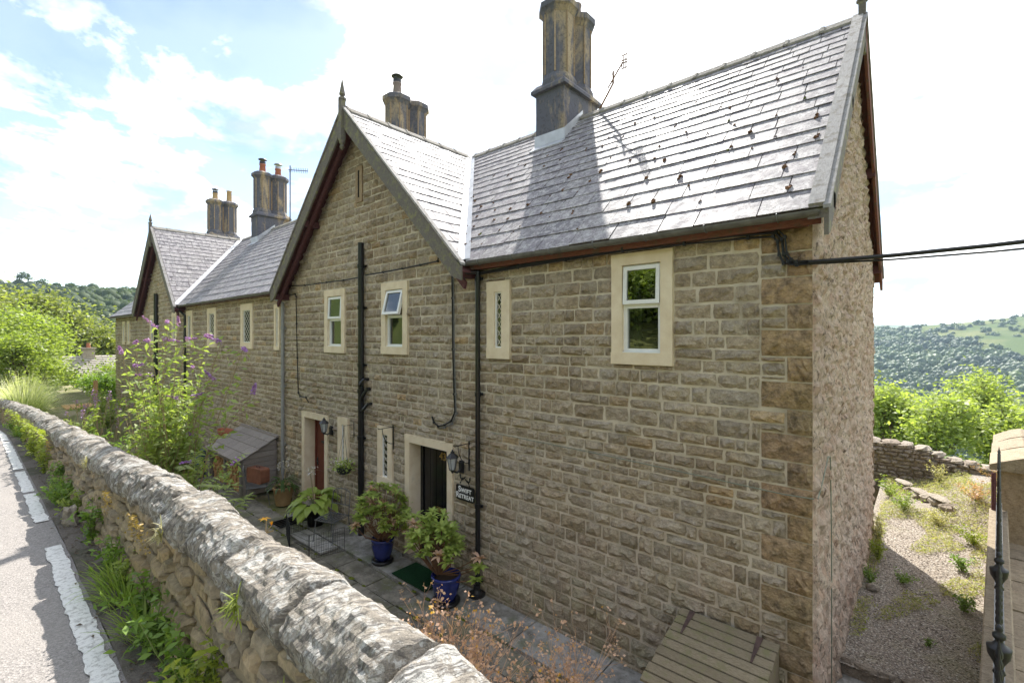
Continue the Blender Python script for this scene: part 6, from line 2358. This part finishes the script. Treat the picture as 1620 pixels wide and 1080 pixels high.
for r_ in range(nrow):   # roof boards, overlapping courses
    ya = yb_ + .04 + (yf_ - .12 - yb_) * r_ / nrow; yb2 = yb_ + .04 + (yf_ - .12 - yb_) * (r_ + 1) / nrow
    def zz_(y): return zb_ + (zf_ - zb_) * (y - yb_) / (yf_ - yb_)
    x = lx0 - .08
    while x < lx1 + .05:
        w = min(rg.uniform(.34, .48), lx1 + .10 - x)
        m = MB()
        m.prism([(x + .006, ya + .02, zz_(ya + .02) + .010), (x + w - .006, ya + .02, zz_(ya + .02) + .010), (x + w - .006, yb2, zz_(yb2) + .032), (x + .006, yb2, zz_(yb2) + .032)], (0, 0, -.014))
        m.build('roof_tile', 'shed_board', t)
        x += w
m = MB(); m.box(lx0 - .08, lx1 + .10, yb_ - .03, yb_ + .06, zb_ + .0, zb_ + .05); m.build('top_batten', 'shed_board', t)
for r_ in range(9):
    for c_ in range(17):
        x = lx0 + .12 + c_ * .115 + rg.uniform(-.02, .02); z = GZ + .15 + r_ * .085 + rg.uniform(-.01, .01)
        if z > -3.02: continue
        m = MB(); rr = rg.uniform(.035, .055)
        m.lathe([(rr, 0), (rr, .55)], (0, 0, 0), 5 + c_ % 2, ph=rg.random())
        o = m.build('log', 'log_wood', t, loc=(x, yf_ + .04 + rg.uniform(0, .08), z)); o.rotation_euler = (R(-90), rg.uniform(-.06, .06), rg.uniform(-.05, .05))
# items beyond the log store
t = thing('terracotta_planter', (-14.9, -.3, -2.62), 'rust-coloured curved metal tray leaning behind the log store roof', 'tray')
m = MB(); m.lathe([(.30, -.03), (.36, .10), (.33, .10), (.28, 0)], (-14.75, -.35, -2.72), 16, sx=1.3, sy=.5); m.build('tray', 'terracotta', t)
m = MB(); m.tube([(-14.7, -.3, GZ), (-14.7, -.3, -2.7)], .03, 6); m.build('stand', 'black_iron', t)
for (x, y, r, h, mt, lb) in ((-15.0, -1.0, .24, .7, 'blue_plastic', 'dark blue water butt left of the log store, behind the bush'), (-15.8, -1.2, .28, .5, 'black_paint', 'black tub among the plants left of the log store')):
    t = thing('tub', (x, y, GZ), lb, 'tub'); m = MB(); m.lathe([(r * .9, 0), (r, h * .5), (r * .95, h), (r * .85, h), (r * .8, h - .1)], (x, y, GZ), 16); m.build('body', mt, t, True)
    m = MB(); m.lathe([(r * 1.02, h), (r * 1.02, h + .03), (.05, h + .06)], (x, y, GZ), 16); m.build('lid', mt, t)
# ---- slatted bunker at the corner
t = thing('coal_bunker', (-1.48, -.5, GZ), 'low wooden bunker with sloping slatted lid and two black strap hinges by the house corner', 'bunker')
bx0, bx1 = -1.95, -1.03
zb1, zf1 = -2.86, -3.10
yb1, yf1 = -.055, -1.02
n = 9
for k in range(n):
    y0_ = yb1 + (yf1 - yb1) * k / n; y1_ = yb1 + (yf1 - yb1) * (k + 1) / n
    z0_ = zb1 + (zf1 - zb1) * k / n; z1_ = zb1 + (zf1 - zb1) * (k + 1) / n
    g = .012
    m = MB(); e = rg.uniform(-.01, .01)
    m.prism([(bx0 + e, y0_ - g, z0_), (bx1 + e, y0_ - g, z0_), (bx1 + e, y1_ + g, z1_), (bx0 + e, y1_ + g, z1_)], (0, 0, -.022))
    m.build('slat', 'bunker_slat', t)
for xx in (bx0 + .05, bx1 - .13, (bx0 + bx1) / 2):
    m = MB(); m.prism([(xx, yb1, zb1 - .026), (xx + .07, yb1, zb1 - .026), (xx + .07, yf1, zf1 - .026), (xx, yf1, zf1 - .026)], (0, 0, -.03)); m.build('batten', 'bunker_slat', t)
for xx in (bx0 + .12, bx1 - .16):
    m = MB()
    def LZ(y): return zb1 + (zf1 - zb1) * (y - yb1) / (yf1 - yb1) + .004
    m.prism([(xx - .028, -.07, LZ(-.07)), (xx + .028, -.07, LZ(-.07)), (xx + .008, -.38, LZ(-.38)), (xx - .008, -.38, LZ(-.38))], (0, 0, .006)); m.build('hinge', 'rusty_iron', t)
for side in range(4):
    for k in range(6):
        z0_ = GZ + .03 + k * .125; z1_ = z0_ + .115
        if side in (0, 1):
            y = yf1 + .04 if side == 0 else yb1 - .04
            if z1_ > (zf1 if side == 0 else zb1) - .06: z1_ = (zf1 if side == 0 else zb1) - .06
            if z1_ <= z0_: continue
            m = MB(); m.box(bx0 + .04, bx1 - .04, y, y + .02, z0_, z1_)
        else:
            x = bx0 + .02 if side == 2 else bx1 - .04
            z1_ = min(z1_, zf1 - .06)
            m = MB(); m.box(x, x + .02, yf1 + .04, yb1 - .02, z0_, z1_)
        m.build('side_board', 'bunker_slat', t)
m = MB(); m.prism([(bx1 - .018, yf1 + .03, zf1 - .19), (bx1 - .018, yb1 - .02, zf1 - .19), (bx1 - .018, yb1 - .02, zb1 - .03), (bx1 - .018, yf1 + .03, zf1 - .03)], (.02, 0, 0)); m.build('gable_board', 'bunker_slat', t)
for (xx, yy) in ((bx0 + .03, yf1 + .05), (bx1 - .1, yf1 + .05), (bx0 + .03, yb1 - .1), (bx1 - .1, yb1 - .1)):
    m = MB(); m.box(xx, xx + .06, yy, yy + .05, GZ, zf1 - .06); m.build('leg', 'bunker_slat', t)

# ---- cables on the walls
def cable(name, pts, r, mat, label, cat='cable', clips=True):
    t = thing(name, pts[0], label, cat)
    m = MB(); m.tube(pts, r, 6); m.build('run', mat, t)
    if clips:
        for i, p in enumerate(pts[1:-1]):
            q = MB(); q.box(p[0] - .012, p[0] + .012, p[1] - r - .004, p[1] + .02, p[2] - .016, p[2] + .016); q.build('clip', mat, t)
    return t
yc_ = -.052
cable('cable', [(-11.45, yc_, 1.20), (-10.6, yc_, 1.155), (-9.6, yc_, 1.15), (-8.9, yc_, 1.14), (-8.30, yc_, 1.15)], .012, 'cable_black', 'black cable crossing the gable left of the soil pipe')
cable('cable', [(-8.08, yc_, 1.17), (-7.5, yc_, 1.175), (-6.9, yc_, 1.185), (-6.4, yc_, 1.20), (-5.95, yc_, 1.215), (-5.93, yc_, 1.28)], .013, 'cable_black', 'black cable crossing the gable right of the soil pipe')
cable('cable', [(-5.60, yc_, 1.05), (-5.59, yc_, .6), (-5.58, yc_, -.2), (-5.55, yc_, -.9), (-5.53, yc_, -1.18), (-5.62, yc_, -1.33), (-5.78, yc_, -1.41), (-5.93, yc_, -1.45), (-6.04, yc_, -1.40), (-6.09, yc_, -1.31)], .014, 'cable_black', 'black cable dropping from the valley and looping up above the black door')
cable('cable', [(-5.565, yc_, 1.05), (-5.555, yc_, .6), (-5.545, yc_, -.2), (-5.515, yc_, -.9), (-5.50, yc_, -1.20), (-5.60, yc_, -1.37), (-5.78, yc_, -1.45), (-5.93, yc_, -1.48)], .010, 'cable_grey', 'thin grey cable beside the black drop cable above the door')
cable('cable', [(-11.35, yc_, .98), (-11.1, yc_, .99), (-11.04, yc_, .93), (-11.02, yc_, .3), (-10.98, yc_, -.5), (-10.93, yc_, -1.30), (-10.84, yc_, -1.38), (-10.55, yc_, -1.38), (-10.42, yc_, -1.48)], .012, 'cable_black', 'dark cable dropping down the gable left edge towards the brown door')
for k, (dz, r) in enumerate(((0, .013), (-.035, .011), (.03, .009))):
    yy = yc_ - .012 * k
    cable('cable', [(-5.0, -.07, .93 + dz * .4), (-4.2, -.10, .955 + dz * .5), (-3.4, -.12, .975 + dz * .6), (-2.6, -.13, .995 + dz * .7), (-1.9, -.12, .995 + dz), (-1.3, yy, .985 + dz), (-1.06 + dz * .6, yy, .97 + dz), (-1.01 + dz, yy, .90 + dz * .5), (-.995 + dz, yy, .76), (-.96 + dz, yy, .69 + dz * .4), (-.89, yy, .665 + dz * .4), (-.80, yy, .665 + dz * .4)], r, 'cable_black',
          ('thick black cable under the gutter of the nearest range', 'lower black cable of the bundle under the near gutter', 'upper thin black cable of the bundle under the near gutter')[k])
# overhead service lines leaving the corner towards the right
def span(p0, p1, sag, n=14):
    p0, p1 = Vector(p0), Vector(p1)
    return [p0.lerp(p1, i / n) - Vector((0, 0, sag * 4 * (i / n) * (1 - i / n))) for i in range(n + 1)]
cable('service_line', span((-.80, -.06, .665), (7.5, 2.2, 2.3), .38), .019, 'cable_black', 'thick black overhead line leaving the house corner to the right', clips=False)
cable('service_line', span((-.80, -.05, .65), (7.5, 2.3, 2.30), .45), .009, 'cable_black', 'thin overhead line just under the thick one', clips=False)
t = thing('line_clamp', (-.6, .0, .60), 'short metal clamp on the overhead line just off the corner', 'clamp')
m = MB(); m.tube([(-.80, -.05, .665), (-.50, .03, .665)], .017, 8); m.build('sleeve', 'cable_black', t)
cable('hose_line', [(-4.75, -.055, -1.39), (-4.0, -.055, -1.40), (-3.2, -.055, -1.405), (-2.5, -.055, -1.42), (-1.7, -.055, -1.44), (-1.0, -.055, -1.46), (-.755, -.055, -1.45)], .005, 'green_line', 'thin green line strung across the near wall at door height', clips=False)
cable('hose_line', [(-.73, -.02, -1.45), (-.72, .15, -1.34), (-.715, .45, -1.16), (-.72, .62, -1.2), (-.715, .66, -2.0), (-.715, .66, -3.7)], .005, 'green_line', 'thin green line dropping down the gable end wall', clips=False)
# ---- aerials
def rod(m, a, b, r=.008): m.tube([a, b], r, 5)
t = thing('aerial', (-4.75, 3.0, 4.40), 'rusty grid television aerial on a bent pole beside the tall near chimney', 'aerial')
m = MB(); m.tube([(-4.78, 3.0, 4.38), (-4.60, 3.0, 4.62), (-4.47, 3.0, 4.80), (-4.47, 3.0, 5.02)], .018, 6); m.build('mast', 'stem_brown', t)
m = MB()
rod(m, (-4.56, 2.96, 4.72), (-4.27, 3.0, 5.12), .014)
m.tube([(-4.47, 3, 5.0), (-4.52, 2.97, 4.93), (-4.56, 2.97, 4.86), (-4.50, 2.97, 4.83), (-4.42, 2.97, 4.88)], .006, 5); m.tube([(-4.47, 3, 5.02), (-4.40, 3, 5.03), (-4.36, 3, 5.0)], .007, 5)
m.build('boom', 'stem_brown', t)
m = MB()
for k in range(4): rod(m, (-4.29 + .035 * k, 3.0, 5.0), (-4.29 + .035 * k, 3.0, 5.25), .010)
for z in (5.0, 5.10, 5.15, 5.25): rod(m, (-4.29, 3.0, z), (-4.185, 3.0, z), .010)
m.build('grid', 'stem_brown', t)
t = thing('aerial', (-18.35, 3.0, 4.3), 'slim comb television aerial on a straight pole right of the twin red-potted chimney', 'aerial')
m = MB(); rod(m, (-18.36, 3, 4.3), (-18.36, 3, 6.55), .022); m.build('mast', 'black_iron', t)
m = MB(); rod(m, (-18.5, 3, 6.42), (-16.9, 3.0, 6.0), .014)
for k in range(11):
    q = Vector((-18.4, 3, 6.40)).lerp(Vector((-16.95, 3.0, 6.01)), k / 10); rod(m, q - Vector((.02, .0, .09)), q + Vector((.02, 0, .09)), .008)
m.build('comb', 'black_iron', t)
t = thing('aerial', (-23.4, 3.5, 4.4), 'tiny television aerial behind the far chimney', 'aerial')
m = MB(); rod(m, (-23.4, 3.5, 4.4), (-23.4, 3.5, 5.5), .016); rod(m, (-23.9, 3.5, 5.45), (-22.6, 3.5, 5.25), .012)
for k in range(7):
    q = Vector((-23.8, 3.5, 5.43)).lerp(Vector((-22.7, 3.5, 5.27)), k / 6); rod(m, q - Vector((0, 0, .09)), q + Vector((0, 0, .09)), .008)
m.build('comb', 'black_iron', t)

# ---- buddleia ----------------------------------------------------------------
t = thing('buddleia', (-10.6, -2.65, GZ), 'tall arching bush with purple flower spikes between the roadside wall and the cottages', 'bush')
PAN = [(-21.2, -1.6, -.58, 1), (-19.1, -1.6, -.23, 1), (-17.3, -1.6, -.12, 1), (-16.2, -1.6, .22, 1), (-15.2, -1.6, .40, 1), (-14.15, -1.6, .28, 1), (-13.6, -1.6, -.06, 1), (-15.73, -1.6, -.06, 1), (-12.08, -1.6, .02, 1), (-11.06, -1.6, -.12, 1), (-9.83, -1.6, -.22, 1),
       (-9.37, -1.6, -1.05, 1), (-11.45, -1.6, -.95, 1), (-12.2, -1.6, -1.3, .7), (-13.0, -1.6, -.72, .8), (-14.5, -1.5, -1.6, .7), (-12.6, -1.8, -2.2, .7), (-16.8, -1.6, -1.1, .8), (-10.4, -1.5, -2.45, .6), (-11.9, -1.9, -2.7, .6), (-18.0, -1.8, -.9, .8)]
# the flower spikes sit on a rounded bush: pull them to plausible depths along their sight lines
rg = random.Random(51)
cam0 = Vector((0, -5, 0))
stems = MB(); leafC = []; petal = []; brown = []
base = Vector((-10.6, -2.65, GZ))
def arch(b, e, k=.25):
    mid = b.lerp(e, .55) + Vector((0, 0, (e - b).length * k * .35))
    return [b, b.lerp(mid, .5) + Vector((0, 0, .1)), mid, e]
ends = []
for (x, y, z, s_) in PAN:
    p = Vector((x, y, z))
    sc = min(1.0, 13.2 / max(1e-3, abs(x))) * rg.uniform(.97, 1.03) if abs(x) > 13.2 else rg.uniform(1.0, 1.06)
    q = cam0 + (p - cam0) * sc * .75
    ends.append((q, s_))
rs = np.random.RandomState(52)
for (q, s_) in ends:
    b = base + Vector((rg.gauss(0, .3), rg.gauss(0, .15), 0))
    path = arch(b, q)
    stems.tube(path, .014, 5, cap=False, r1=.004)
    d = (path[-1] - path[-2]).normalized()
    dirn = (Vector((rg.uniform(-.2, 1) , rg.uniform(-.4, .3), rg.uniform(-.2, .35)))).normalized()
    L = .30 * s_
    for k in range(int(90 * s_)):
        u = rg.random(); rr = .032 * (1 - u * .75) * rg.uniform(.6, 1.1)
        a = rg.uniform(0, 6.28)
        sd = dirn.orthogonal().normalized(); s2 = dirn.cross(sd)
        petal.append(q + dirn * (u * L) + (sd * math.cos(a) + s2 * math.sin(a)) * rr)
    for k in range(110):
        u = .15 + .85 * rg.random()
        i = min(2, int(u * 3)); p = path[i].lerp(path[i + 1], u * 3 - i)
        leafC.append(p + Vector((rg.gauss(0, .10), rg.gauss(0, .10), rg.gauss(-.03, .07))))
for k in range(150):
    a = rg.uniform(0, 6.28); rr = rg.uniform(.1, 1.0)
    h = rg.uniform(.9, 3.0)
    e = base + Vector((math.cos(a) * rr * 1.0 * (.4 + h / 3.0), math.sin(a) * rr * .6, h))
    b = base + Vector((rg.gauss(0, .3), rg.gauss(0, .15), 0))
    path = arch(b, e)
    stems.tube(path, .012, 4, cap=False, r1=.003)
    n = 78 if h < 2.3 else 52
    for j in range(n):
        u = .2 + .85 * rg.random(); i = min(2, int(u * 3)); p = path[i].lerp(path[i + 1], u * 3 - i)
        leafC.append(p + Vector((rg.gauss(0, .10), rg.gauss(0, .10), rg.gauss(-.02, .08))))
stems.build('stem', 'stem_pale', t)
leafy('foliage', [tuple(p) for p in leafC], .125, 'leaf_buddleia', t, 53, aspect=.40, droop=.25)
o = leafy('flower_spikes', [tuple(p) for p in petal], .036, 'petal_purple', t, 54, aspect=.8)
# lower leafy plants and a purple-stemmed perennial left of it
leafy_weed((-16.5, -2.4, -3.5), 1.5, .9, 1100, .11, 501, 0, 'x') if False else None
def bushy(base, h, sp, n, leaf, mat, seed, label, cat='plant', name='garden_plant', stems=14, stemmat='stem_green'):
    t = leafy_weed(base, h, sp, n, leaf, mat, seed, label, cat, name, stems)
    return t
bushy((-10.8, -3.15, GZ), 1.75, .62, 1500, .11, 'leaf_bright', 61, 'lush yellow-green leafy plant at the foot of the purple-flowered bush')
bushy((-12.8, -3.35, GZ), 1.95, .75, 1500, .11, 'leaf_weed', 62, 'bright leafy plant mass just behind the wall left of the bush')
bushy((-15.0, -3.5, GZ), 1.9, .75, 1300, .10, 'leaf_buddleia', 63, 'grey-green leafy plant near the wooden planter')
bushy((-9.7, -3.35, GZ), 1.65, .4, 700, .09, 'leaf_weed', 67, 'leafy green plant behind the wall right of the purple-flowered bush')
bushy((-17.4, -3.0, -3.7), 1.9, .8, 1100, .10, 'leaf_bright', 68, 'bright green leafy mass left of the grey-green plant in the garden')
bushy((-21.0, -2.0, -3.2), 1.5, .9, 1100, .12, 'leaf_bright', 69, 'light green leafy plant just right of the wooden planter')
bushy((-27.5, -3.2, -3.2), 1.8, 1.1, 1300, .14, 'leaf_bright', 70, 'light green leafy plant left of the wooden planter')
bushy((-17.5, -1.2, GZ), 1.6, .6, 900, .10, 'leaf_dark', 64, 'dark clipped shrub standing against the far gable wall', 'shrub', 'shrub')
t = thing('tall_perennial', (-19.0, -2.5, -3.6), 'airy purple-flowered perennial stalks beside the wooden planter', 'plant')
m = MB(); C_ = []
for k in range(34):
    b = Vector((-19.0 + rg.gauss(0, .5), -2.4 + rg.gauss(0, .35), -3.6)); e = b + Vector((rg.gauss(0, .25), rg.gauss(0, .2), rg.uniform(1.3, 2.1)))
    m.tube([b, e], .007, 4, cap=False)
    for j in range(12): C_.append(e + Vector((rg.gauss(0, .02), rg.gauss(0, .02), -abs(rg.gauss(0, .14)))))
m.build('stem', 'stem_pale', t); leafy('flower_spikes', C_, .05, 'petal_purple', t, 66)
# ornamental grass behind the wall
t = thing('ornamental_grass', (-20.5, -3.9, -3.2), 'feathery pale ornamental grass arching behind the far part of the roadside wall', 'grass')
rg = random.Random(71)
for (n, L, w, mt, sp) in ((420, 1.0, .026, 'leaf_grass', .9), (900, 1.6, .013, 'leaf_grasspale', .8)):
    tuft((-22.0, -4.0, -2.75), n, L, w, mt, rg, sp, 1.1, 'blades', t, .45)
tuft((-25.0, -3.8, -2.8), 600, 1.5, .013, 'leaf_grasspale', rg, .8, 1.1, 'blades', t, .5)
C_ = []
for k in range(700):
    a = rg.uniform(0, 6.28); r_ = rg.random() * .9
    C_.append((-22.0 + math.cos(a) * r_, -4.0 + math.sin(a) * r_, -2.75 + 1.25 + rg.gauss(0, .12) - r_ * .35))
leafy('seed_heads', C_, .09, 'leaf_grasspale', t, 72, aspect=.12)
# iris-like blades right of it
t = thing('iris_clump', (-16.4, -3.3, GZ), 'upright sword-shaped green leaves behind the wall beside the pale grass', 'plant')
tuft((-17.4, -3.5, -3.6), 60, 1.4, .035, 'leaf_grass', rg, .35, .5, 'blades', t, .2)
# planter box, post and garden furniture in the far garden
t = thing('wooden_planter', (-24.6, -2.6, -3.4), 'brown wooden table-like planter in the far garden behind the pale grass', 'planter')
for k in range(4):
    m = MB(); m.box(-25.6 + .0, -24.0, -2.75 + .22 * k, -2.55 + .22 * k, -2.75, -2.70); m.build('slat', 'log_wood', t)
for (xx, yy) in ((-25.5, -2.7), (-24.1, -2.7), (-25.5, -1.98), (-24.1, -1.98)):
    m = MB(); m.box(xx, xx + .08, yy, yy + .08, -3.6, -2.752); m.build('leg', 'weathered_timber', t)
m = MB(); m.box(-25.5, -24.05, -2.72, -2.69, -3.25, -2.76); m.build('side_board', 'log_wood', t)
m = MB(); m.box(-27.0, -26.86, -1.62, -1.48, -4, -1.9); o = m.build('wooden_post', 'log_wood'); tag(o, 'plain wooden post standing behind the planter in front of the far cottage', 'post')
# ---- foreground plants behind the wall -------------------------------------
def dried(base, h, sp, seed, label, nh=26):
    rg = random.Random(seed)
    t = thing('dried_plant', base, label, 'plant')
    m = MB(); C_ = []; Y_ = []
    b = Vector(base)
    def br(p, d, L, r, lv):
        q = p + d * L
        m.tube([p, (p + q) / 2 + Vector((rg.gauss(0, .01), rg.gauss(0, .01), 0)), q], r, 4, cap=False, r1=r * .6)
        if lv == 0:
            C_.append(q)
            for _ in range(3): C_.append(q + Vector((rg.gauss(0, .022), rg.gauss(0, .022), rg.gauss(0, .02))))
            if rg.random() < .16: Y_.append(q)
            return
        for k in range(rg.randint(2, 4)):
            nd = (d + Vector((rg.gauss(0, .45), rg.gauss(0, .45), rg.gauss(.1, .25)))).normalized()
            br(p.lerp(q, rg.uniform(.5, 1)), nd, L * rg.uniform(.5, .75), r * .65, lv - 1)
    for k in range(nh):
        a = rg.uniform(0, 6.28); s = rg.random() * sp
        d = Vector((math.cos(a) * s / h, math.sin(a) * s / h, 1)).normalized()
        br(b + Vector((rg.gauss(0, .02), rg.gauss(0, .02), 0)), d, h * rg.uniform(.45, .62), .0052, 3)
    m.build('stem', 'leaf_pinkdry', t)
    leafy('seed_heads', C_, .031, 'leaf_pinkdry', t, seed, aspect=.7)
    if Y_: leafy('flowers', [tuple(y) for y in Y_ for _ in range(3)], .022, 'petal_yellow', t, seed + 1, aspect=.9)
dried((-2.66, -2.72, GZ), 1.55, .50, 81, 'large rust-coloured dried flower plant rising behind the near end of the wall', 34)
dried((-2.12, -2.45, GZ), 1.15, .26, 82, 'smaller dried flower stems right of the large rust-coloured plant', 12)
dried((-2.25, -1.75, GZ), 1.20, .22, 83, 'separate thin dried plant nearest the cottage wall in the yard', 13)
dried((-2.60, -2.62, GZ), .92, .35, 84, 'low dried stems in front of the large rust-coloured plant', 14)
# pinnate-leaved sapling behind the wall
def pinnate(base, tips, label, seed):
    rg = random.Random(seed)
    t = thing('sapling', base, label, 'plant')
    m = MB(); C_ = []
    v = []; q = []
    for tip in tips:
        b, e = Vector(base), Vector(tip)
        mid = b.lerp(e, .6) + Vector((0, 0, .05))
        m.tube([b, mid, e], .007, 5, cap=False, r1=.003)
        for fr in range(5):
            a = rg.uniform(0, 6.28)
            d = Vector((math.cos(a), math.sin(a), rg.uniform(.0, .5))).normalized()
            s0 = mid.lerp(e, fr / 4)
            L = rg.uniform(.22, .34)
            m.tube([s0, s0 + d * L], .003, 4, cap=False)
            sd = d.cross(Vector((0, 0, 1))).normalized()
            for k in range(1, 7):
                c = s0 + d * L * k / 6
                for sg in (-1, 1):
                    strap(v, q, c, (sd * sg + d * .45), .095, .030, .5, 3, .08)
            strap(v, q, s0 + d * L, d, .10, .032, .4, 3, .08)
    m.build('stem', 'stem_green', t)
    me = np_mesh('leaflets', np.array(v) - np.array(WL[t.name]), np.array(q), 'leaf_bright'); o = bpy.data.objects.new('leaflets', me); COL.objects.link(o); o.parent = t
pinnate((-6.3, -3.3, GZ), [(-6.15, -3.35, -1.45), (-5.8, -3.25, -1.62), (-6.3, -3.1, -1.55), (-5.9, -3.05, -1.85), (-6.7, -3.3, -1.60)], 'bright green sapling with feather-shaped leaves sticking up behind the middle of the wall', 91)
t = thing('day_lily', (-4.55, -3.1, GZ), 'single pale stalk with an orange lily flower above the wall', 'flower')
P0 = Vector((-4.55, -3.1, GZ)); P1 = Vector((-4.70, -3.18, -1.86))
m = MB(); m.tube([P0, P0.lerp(P1, .6) + Vector((.01, 0, 0)), P1], .010, 6, r1=.006)
for (dx, dz) in ((.06, .05), (-.03, .10), (.10, .02), (.03, -.30), (-.02, -.34)): m.tube([P1 + Vector((0, 0, min(0, dz) )), P1 + Vector((dx * 1.2, .02, dz + .03))], .006, 5)
m.build('stem', 'stem_pale', t)
v = []; q = []
for k in range(6):
    a = k * 1.05; strap(v, q, P1 + Vector((-.03, 0, .12)), (math.cos(a), math.sin(a), .8), .06, .022, .9, 3, .1)
for k in range(5):
    a = k * 1.25; strap(v, q, P1 + Vector((.08, .02, .09)), (math.cos(a) * .4, math.sin(a) * .4, 1), .04, .016, .3, 3, .1)
me = np_mesh('petal', np.array(v) - np.array(WL[t.name]), np.array(q), 'petal_orange'); o = bpy.data.objects.new('petal', me); COL.objects.link(o); o.parent = t

# ================================================================ hazy air
HZ = NT('hazy_air')
HZ.t.nodes.remove(HZ.b)
pv = HZ.n('ShaderNodeVolumePrincipled')
pv.inputs['Color'].default_value = (.60, .79, 1.0, 1)
pv.inputs['Density'].default_value = .00020
pv.inputs['Anisotropy'].default_value = .3
HZ.l(pv.outputs[0], HZ.out.inputs['Volume'])
m = MB(); m.box(-6600, 6600, -6600, 6600, -76, 78)
tag(m.build('haze', 'hazy_air'), kind='stuff')
